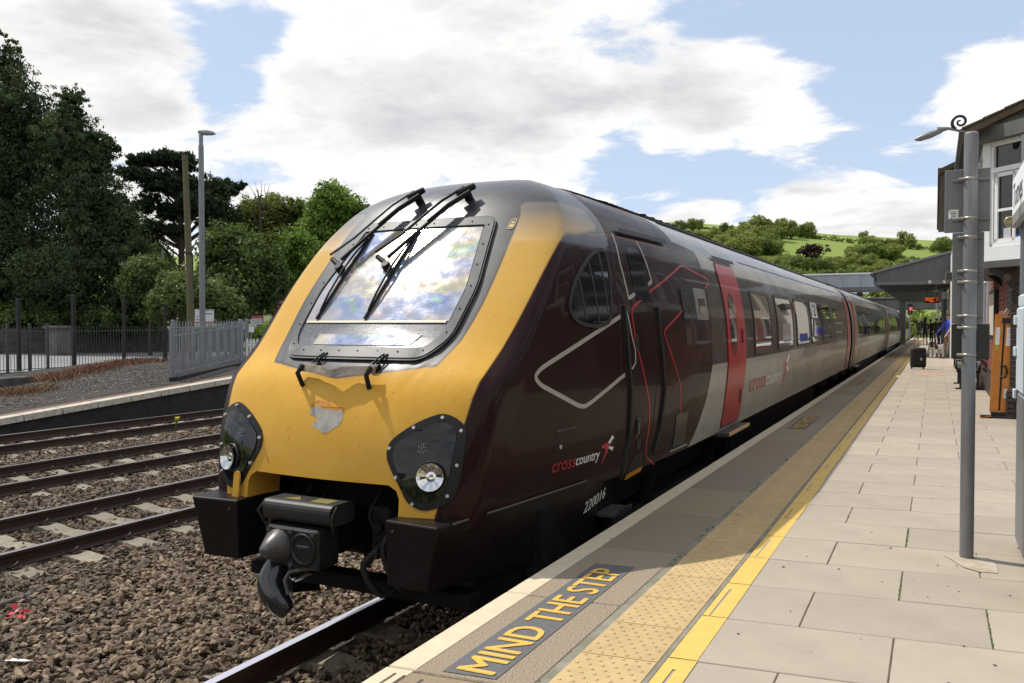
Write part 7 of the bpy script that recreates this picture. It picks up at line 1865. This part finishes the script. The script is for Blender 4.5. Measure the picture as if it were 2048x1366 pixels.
# valley woods beyond the station, far off and low
def wood(name, az0, az1, r0, r1, n, h, m, seed):
    g = np.random.default_rng(seed); lob = []
    for k in range(n):
        a = R(g.uniform(az0, az1)); r = g.uniform(r0, r1); x, y = r * math.sin(a), r * math.cos(a); lob.append((x, y, terrain(x, y) + h * .45, g.uniform(3, 5), g.uniform(3, 5), h * g.uniform(.4, .62)))
    V, tone = leaves(lob, n * 110, 1.1, seed, aspect=1.2, shell=.5, csig=.16, clump=9); tag(link(name, leaf_mesh(name, V, tone, m)), kind='stuff')
wood('valley_wood', -62, -30, 130, 240, 130, 9, L_hilld, 301); wood('valley_wood', -30, 10, 150, 220, 60, 8, L_hill, 302); wood('valley_wood', 10, 60, 120, 260, 120, 9, L_hilld, 303)
mb = MB(); mb.add([(-1.9, 93, .2), (12, 93, .2), (14, 99, 3.2), (-1.9, 99, 3.2)], [(0, 1, 2, 3)]); tag(mb.build('embankment', M_grassg), kind='structure')
V, tone = leaves([(x, 97 + random.uniform(-1, 2), 1.5 + random.uniform(-.4, .6), 1.6, 1.4, 1.3) for x in (-2.6, -1.2, .2, 1.6, 3.2, 5)], 4200, .35, 401); o = link('embankment_scrub', leaf_mesh('embankment_scrub', V, tone, L_hill)); tag(o, kind='stuff')

# beyond the view: wall and trees behind the platform, woods down the line, added to darken reflections
bw = thing('added_dark_wall', 'added brick wall darkening the train reflections, behind the platform, outside the picture to the right', 'wall', (6.6, -8, PZ))
mb = MB(); mb.bbox(-.15, .15, -30, 19.5, 0, 2.1, .02); mb.bbox(-.2, .2, -30, 19.5, 2.1, 2.2, .02); mb.build('wall_body', mat('added_wall_brick', (.13, .055, .038), .9, var=.4, vscale=3), bw)
lob = []
random.seed(66)
for k in range(26): lob.append((random.uniform(10, 22), random.uniform(-45, 14), random.uniform(2.5, 8), random.uniform(2, 4), random.uniform(2, 4), random.uniform(2, 3.6)))
V, tone = leaves(lob, 24000, .5, 501); tag(link('added_dark_wood', leaf_mesh('added_dark_wood', V, tone, L_dark)), kind='stuff')  # unseen dark trees added for the reflections in the train side
wood('valley_wood', 60, 176, 90, 230, 160, 11, L_hilld, 304); wood('valley_wood', 184, 300, 90, 230, 160, 11, L_hilld, 305)  # unseen woods added to dim the horizon mirrored in the nose lamps
# ================================================================== PEOPLE, DOG, LUGGAGE
def skinned(name, verts, edges, radii, mats, pick, levels=1, root=0, parent=None, flat=None):
    me = bpy.data.meshes.new(name + '_cage'); me.from_pydata([tuple(v) for v in verts], edges, []); o = bpy.data.objects.new(name + '_cage', me); S.collection.objects.link(o)
    md = o.modifiers.new('skin', 'SKIN'); md.use_smooth_shade = True; md.branch_smoothing = .6
    for i, d in enumerate(me.skin_vertices[0].data):
        r = radii[i]; d.radius = r if isinstance(r, tuple) else (r, r); d.use_root = (i == root)
    sd_ = o.modifiers.new('sub', 'SUBSURF'); sd_.levels = levels; sd_.render_levels = levels
    dg = bpy.context.evaluated_depsgraph_get(); dg.update(); new = bpy.data.meshes.new_from_object(o.evaluated_get(dg)); bpy.data.objects.remove(o); new.name = name
    for m in mats: new.materials.append(m)
    for p in new.polygons: p.material_index = pick(p.center); p.use_smooth = True
    return link(name, new, parent)
M_skin = mat('skin', (.48, .27, .19), .55, var=.06, vscale=8); M_skin2 = mat('paler_skin', (.52, .33, .25), .55)
def person(label, loc, rz, height, hair, mats, pick, arms, legs=None, lean=0.0, dress=False, hairlen=.0, build=1.0):
    """joints in metres for a 1.75 m figure, scaled to height; faces -y before turning"""
    k = height / 1.75; t = thing('person', label, 'person', loc, rz)
    lg = legs or ((.10, 0, 0), (-.10, 0, 0))
    J = {}; V = []; Rr = []; Ed = []
    def add(n, x, y, z, r): J[n] = len(V); V.append((x * k, (y - lean * z) * k, z * k)); Rr.append(r if isinstance(r, tuple) else r * k * build)
    add('pelvis', 0, 0, .94, .125); add('waist', 0, 0, 1.10, .115); add('chest', 0, 0, 1.30, .135); add('neck0', 0, .01, 1.46, .07); add('neck1', 0, 0, 1.53, .052); add('head0', 0, -.01, 1.62, .085); add('head1', 0, -.0, 1.70, .078)
    for a, b in (('pelvis', 'waist'), ('waist', 'chest'), ('chest', 'neck0'), ('neck0', 'neck1'), ('neck1', 'head0'), ('head0', 'head1')): Ed.append((J[a], J[b]))
    for s, (fx, fy, up) in zip((1, -1), lg):
        sfx = 'l' if s > 0 else 'r'
        add('hip' + sfx, s * .09, 0, .90, .088); add('knee' + sfx, s * .10 + (fx - s * .1) * .5, fy * .45 - .02, .49 + up, .058); add('ankle' + sfx, fx, fy, .09 + up, .042); add('toe' + sfx, fx + s * .02, fy - .16, .035 + up, .035)
        Ed += [(J['pelvis'], J['hip' + sfx]), (J['hip' + sfx], J['knee' + sfx]), (J['knee' + sfx], J['ankle' + sfx]), (J['ankle' + sfx], J['toe' + sfx])]
    for s, pts in zip((1, -1), arms):
        sfx = 'l' if s > 0 else 'r'
        add('sh' + sfx, s * .17, 0, 1.42, .062); add('el' + sfx, *pts[0], .043); add('wr' + sfx, *pts[1], .032); 
        w = Vector(pts[1]); d = (w - Vector(pts[0])).normalized(); h = w + d * .10; add('ha' + sfx, h.x, h.y, h.z, .034)
        Ed += [(J['neck0'], J['sh' + sfx]), (J['sh' + sfx], J['el' + sfx]), (J['el' + sfx], J['wr' + sfx]), (J['wr' + sfx], J['ha' + sfx])]
        # fingers and thumb, each its own short chain
        side_ = d.cross(Vector((0, 1, 0)));  side_ = side_.normalized() if side_.length > .1 else Vector((1, 0, 0))
        for q, (o_, ln) in enumerate(((-.022, .050), (-.008, .062), (.008, .058), (.022, .045))):
            e = h + side_ * o_ + d * ln; add('f%s%d' % (sfx, q), e.x, e.y, e.z, .0085); Ed.append((J['ha' + sfx], J['f%s%d' % (sfx, q)]))
        e = h - d * .02 + side_ * .05; add('t' + sfx, e.x, e.y, e.z, .009); Ed.append((J['wr' + sfx], J['t' + sfx]))
    kk = k
    skinned('body', V, Ed, Rr, mats, lambda c: pick(c.x / kk, c.y / kk + lean * c.z / kk, c.z / kk), 1, 0, t)
    mb = MB(); hd = Vector((0, -lean * 1.66 * k, 1.66 * k))
    prof = [(.0001, .115), (.05, .108), (.085, .075), (.098, .03), (.096, -.03), (.085, -.055 - hairlen)]
    m = 14; vs = []
    for r, z in prof:
        for i in range(m):
            a = 2 * math.pi * i / m; y = r * math.sin(a) * 1.12 + .012; zz_ = z + (.055 + hairlen if (math.sin(a) < -.35 and z < .05) else 0)
            vs.append(hd + Vector((r * math.cos(a), y, zz_)) * k)
    mb.add(vs, [(q*m+i, q*m+(i+1) % m, (q+1)*m+(i+1) % m, (q+1)*m+i) for q in range(len(prof)-1) for i in range(m)], 0, True); mb.build('hair', hair, t)
    mb = MB(); f = hd + Vector((0, -.098 * k, -.02 * k)); mb.cyl(f + Vector((0, .02 * k, .02 * k)), f + Vector((0, -.012 * k, -.015 * k)), .008 * k, .014 * k, 6); mb.build('nose', mats[0], t)
    for s in (1, -1):
        mb = MB(); mb.lathe([(.0001, -.008), (.010, -.004), (.011, .004)], tuple(f + Vector((s * .032 * k, .018 * k, .015 * k))), 8, axis='Y'); mb.build('eye', M_groove, t)
        mb = MB(); mb.tube([hd + Vector((s * .092 * k, 0, .02 * k)), hd + Vector((s * .105 * k, .012 * k, .0)), hd + Vector((s * .09 * k, .0, -.035 * k))], .013 * k, 6); mb.build('ear', mats[0], t)
    mb = MB(); mb.bbox(-.024 * k, .024 * k, f.y + .008 * k, f.y + .018 * k, f.z - .045 * k, f.z - .036 * k, .003); mb.build('mouth', mat('lips', (.30, .10, .09), .5) if 'lips' not in bpy.data.materials else bpy.data.materials['lips'], t)
    return t
hair_br = mat('brown_hair', (.07, .04, .025), .7); hair_dk = mat('dark_hair', (.02, .015, .012), .6); hair_gr = mat('grey_hair', (.26, .24, .22), .7)
c_blue = mat('blue_shirt', (.055, .085, .52), .8, var=.12, vscale=10); c_camo = mat('tan_patterned_shorts', (.36, .27, .15), .85, col2=(.18, .15, .08), vscale=16); c_shoe = mat('brown_shoes', (.09, .06, .05), .6); c_black = mat('black_cloth', (.014, .014, .016), .85); c_navy = mat('dark_navy_cloth', (.016, .018, .028), .85); c_char = mat('charcoal_cloth', (.025, .024, .026), .85)
def pk_shorts(x, y, z):
    if z > 1.50: return 0
    if abs(x) > .24 and z < 1.22 or (abs(x) > .20 and z < 1.14): return 0
    if z > .95: return 1
    if z > .50: return 2
    return 0 if z > .10 else 3
def pk_dress(x, y, z):
    if z > 1.47 or z < .52: return 0 if z > .08 else 2
    return 0 if (abs(x) > .20 and z < 1.10) else 1
def pk_suit(x, y, z):
    if z > 1.50: return 0
    if abs(x) > .20 and z < .90: return 0
    return 1 if z > .95 else 2 if z > .09 else 3
c = at(1896, 716, z=PZ)
man = person('man in a blue polo shirt and tan patterned shorts holding the dog lead', (c.x, c.y, PZ), R(-62), 1.84, hair_br, [M_skin, c_blue, c_camo, c_shoe], pk_shorts, [((.26, -.05, 1.15), (.24, -.20, .93)), ((-.24, -.14, 1.17), (-.20, -.34, 1.00))], [(.12, .10, 0), (-.10, -.12, 0)], build=1.08)
c = at(1850, 691, z=PZ)
person('woman in a short black dress with bare legs seen from behind', (c.x, c.y, PZ), R(185), 1.72, hair_dk, [M_skin2, c_black, c_shoe], pk_dress, [((.22, .02, 1.16), (.24, -.10, .95)), ((-.22, .02, 1.16), (-.22, -.12, .94))], [(.09, .03, 0), (-.09, -.03, 0)], hairlen=.12, build=1.12)
G = 'people in dark clothes waiting under the canopy'
for u, v, hgt, rz, lab, cl, hr in ((1862, 687, 1.74, 120, 'person in black standing close behind the woman in the short dress', c_black, hair_dk), (1873, 690, 1.78, 200, 'person in dark navy at the middle of the waiting group', c_navy, hair_br), (1882, 689, 1.80, 160, 'tall person in charcoal at the right of the waiting group, by the lattice post', c_char, hair_dk)):
    c = at(u, v, z=PZ); p = person(lab, (c.x, c.y, PZ), R(rz), hgt, hr, [M_skin2, cl, c_black, c_shoe], pk_suit, [((.23, .0, 1.16), (.22, -.12, .93)), ((-.23, .0, 1.16), (-.20, -.16, .97))], [(.10, .02, 0), (-.11, -.04, 0)], build=1.2); p['group'] = G
c = at(1831, 669, z=PZ)
person('distant grey-haired person in dark clothes at the platform edge beyond the train', (-1.35, 88, PZ), R(170), 1.85, hair_gr, [M_skin2, c_navy, c_black, c_shoe], pk_suit, [((.24, .0, 1.16), (.24, -.1, .92)), ((-.24, .0, 1.16), (-.24, -.08, .92))], [(.14, .02, 0), (-.14, -.02, 0)], build=1.15)
# dog: black head and saddle, white coat
c = at(1874, 716, z=PZ); dog = thing('dog', 'black and white shaggy dog standing on a lead beside the man in blue', 'dog', (c.x - .05, c.y - .3, PZ), R(-35))
V = [(0, .30, .44), (0, .08, .46), (0, -.16, .46), (0, -.30, .55), (0, -.38, .63), (0, -.52, .60)]; Rr = [.125, .135, .145, .10, .095, .05]; Ed = [(0, 1), (1, 2), (2, 3), (3, 4), (4, 5)]
for s in (1, -1):
    i = len(V); V += [(s*.08, -.18, .36), (s*.085, -.17, .20), (s*.085, -.19, .10), (s*.085, -.22, .03)]; Rr += [.075, .05, .042, .045]; Ed += [(2, i), (i, i+1), (i+1, i+2), (i+2, i+3)]
    i = len(V); V += [(s*.08, .30, .36), (s*.09, .25, .26), (s*.085, .37, .16), (s*.085, .33, .03)]; Rr += [.085, .06, .04, .045]; Ed += [(0, i), (i, i+1), (i+1, i+2), (i+2, i+3)]
    i = len(V); V += [(s*.085, -.36, .70), (s*.12, -.35, .60)]; Rr += [.035, .03]; Ed += [(4, i), (i, i+1)]
i = len(V); V += [(0, .44, .50), (0, .52, .60)]; Rr += [.045, .03]; Ed += [(0, i), (i, i+1)]
M_fw = mat('white_dog_coat', (.62, .58, .52), .95, var=.15, vscale=18, bump=.8, bscale=60, bdist=.02); M_fb2 = mat('black_dog_coat', (.018, .017, .016), .9, bump=.8, bscale=60, bdist=.02)
skinned('dog_body', V, Ed, Rr, [M_fw, M_fb2], lambda q: 1 if (q.y < -.27 and q.z > .45 and not (abs(q.x) < .03 and q.y < -.36)) or (-.24 < q.y < -.02 and q.z > .38) else 0, 2, 0, dog)
mb = MB(); mb.lathe([(.0001, -.02), (.02, -.01), (.022, .01)], (0, -.555, .605), 8, axis='Y'); mb.build('dog_nose', M_groove, dog)
for s in (1, -1):
    mb = MB(); mb.lathe([(.0001, -.012), (.012, 0)], (s * .045, -.455, .66), 6, axis='Y'); mb.build('dog_eye', M_groove, dog)
a = Vector((c.x - .0, c.y - .45, PZ + .52)); b = man.location + Matrix.Rotation(R(-62), 3, 'Z') @ Vector((-.21, -.45, .98))
mb = MB(); mb.tube([b, b.lerp(a, .5) + Vector((0, 0, -.04)), a], .012, 5); tag(mb.build('dog_lead', mat('red_lead', (.20, .02, .03), .6)), 'dark red lead between the hand of the man and the dog', 'lead')
# suitcase
c = at(1836, 738, z=PZ); sc_ = thing('suitcase', 'black wheeled suitcase with its handle pulled up, alone on the platform', 'suitcase', (c.x, c.y, PZ), R(12))
bm = bmesh.new(); bmesh.ops.create_cube(bm, size=1)
for v in bm.verts: v.co = Vector((v.co.x * .44, v.co.y * .27, .36 + v.co.z * .62))
bmesh.ops.bevel(bm, geom=bm.edges[:], offset=.07, segments=3, affect='EDGES', profile=.5); mb = MB(); mb.bm(bm, 0, smooth=True); cs = mb.build('case_shell', mat('black_nylon', (.013, .013, .014), .7, bump=.2, bscale=200), sc_)
mb = MB(); mb.bbox(-.17, .17, -.165, -.13, .12, .50, .02); mb.build('front_pocket', bpy.data.materials['black_nylon'], cs)
mb = MB(); mb.tube([(-.10, .10, .64), (-.10, .10, 1.02), (.02, .10, 1.02), (.02, .10, .64)], .011, 6); mb.build('case_handle', M_strap, sc_)
for x in (-.17, .17):
    mb = MB(); mb.cyl((x - .02, .08, .05), (x + .02, .08, .05), .05, n=12); mb.build('case_wheel', M_rubber, sc_)
mb = MB(); mb.add([(.04, -.171, .27), (.09, -.171, .29), (.07, -.171, .37), (.02, -.171, .35)], [(0, 1, 2, 3)]); mb.build('luggage_tag', mat('pale_green_tag', (.30, .52, .47), .6), cs)
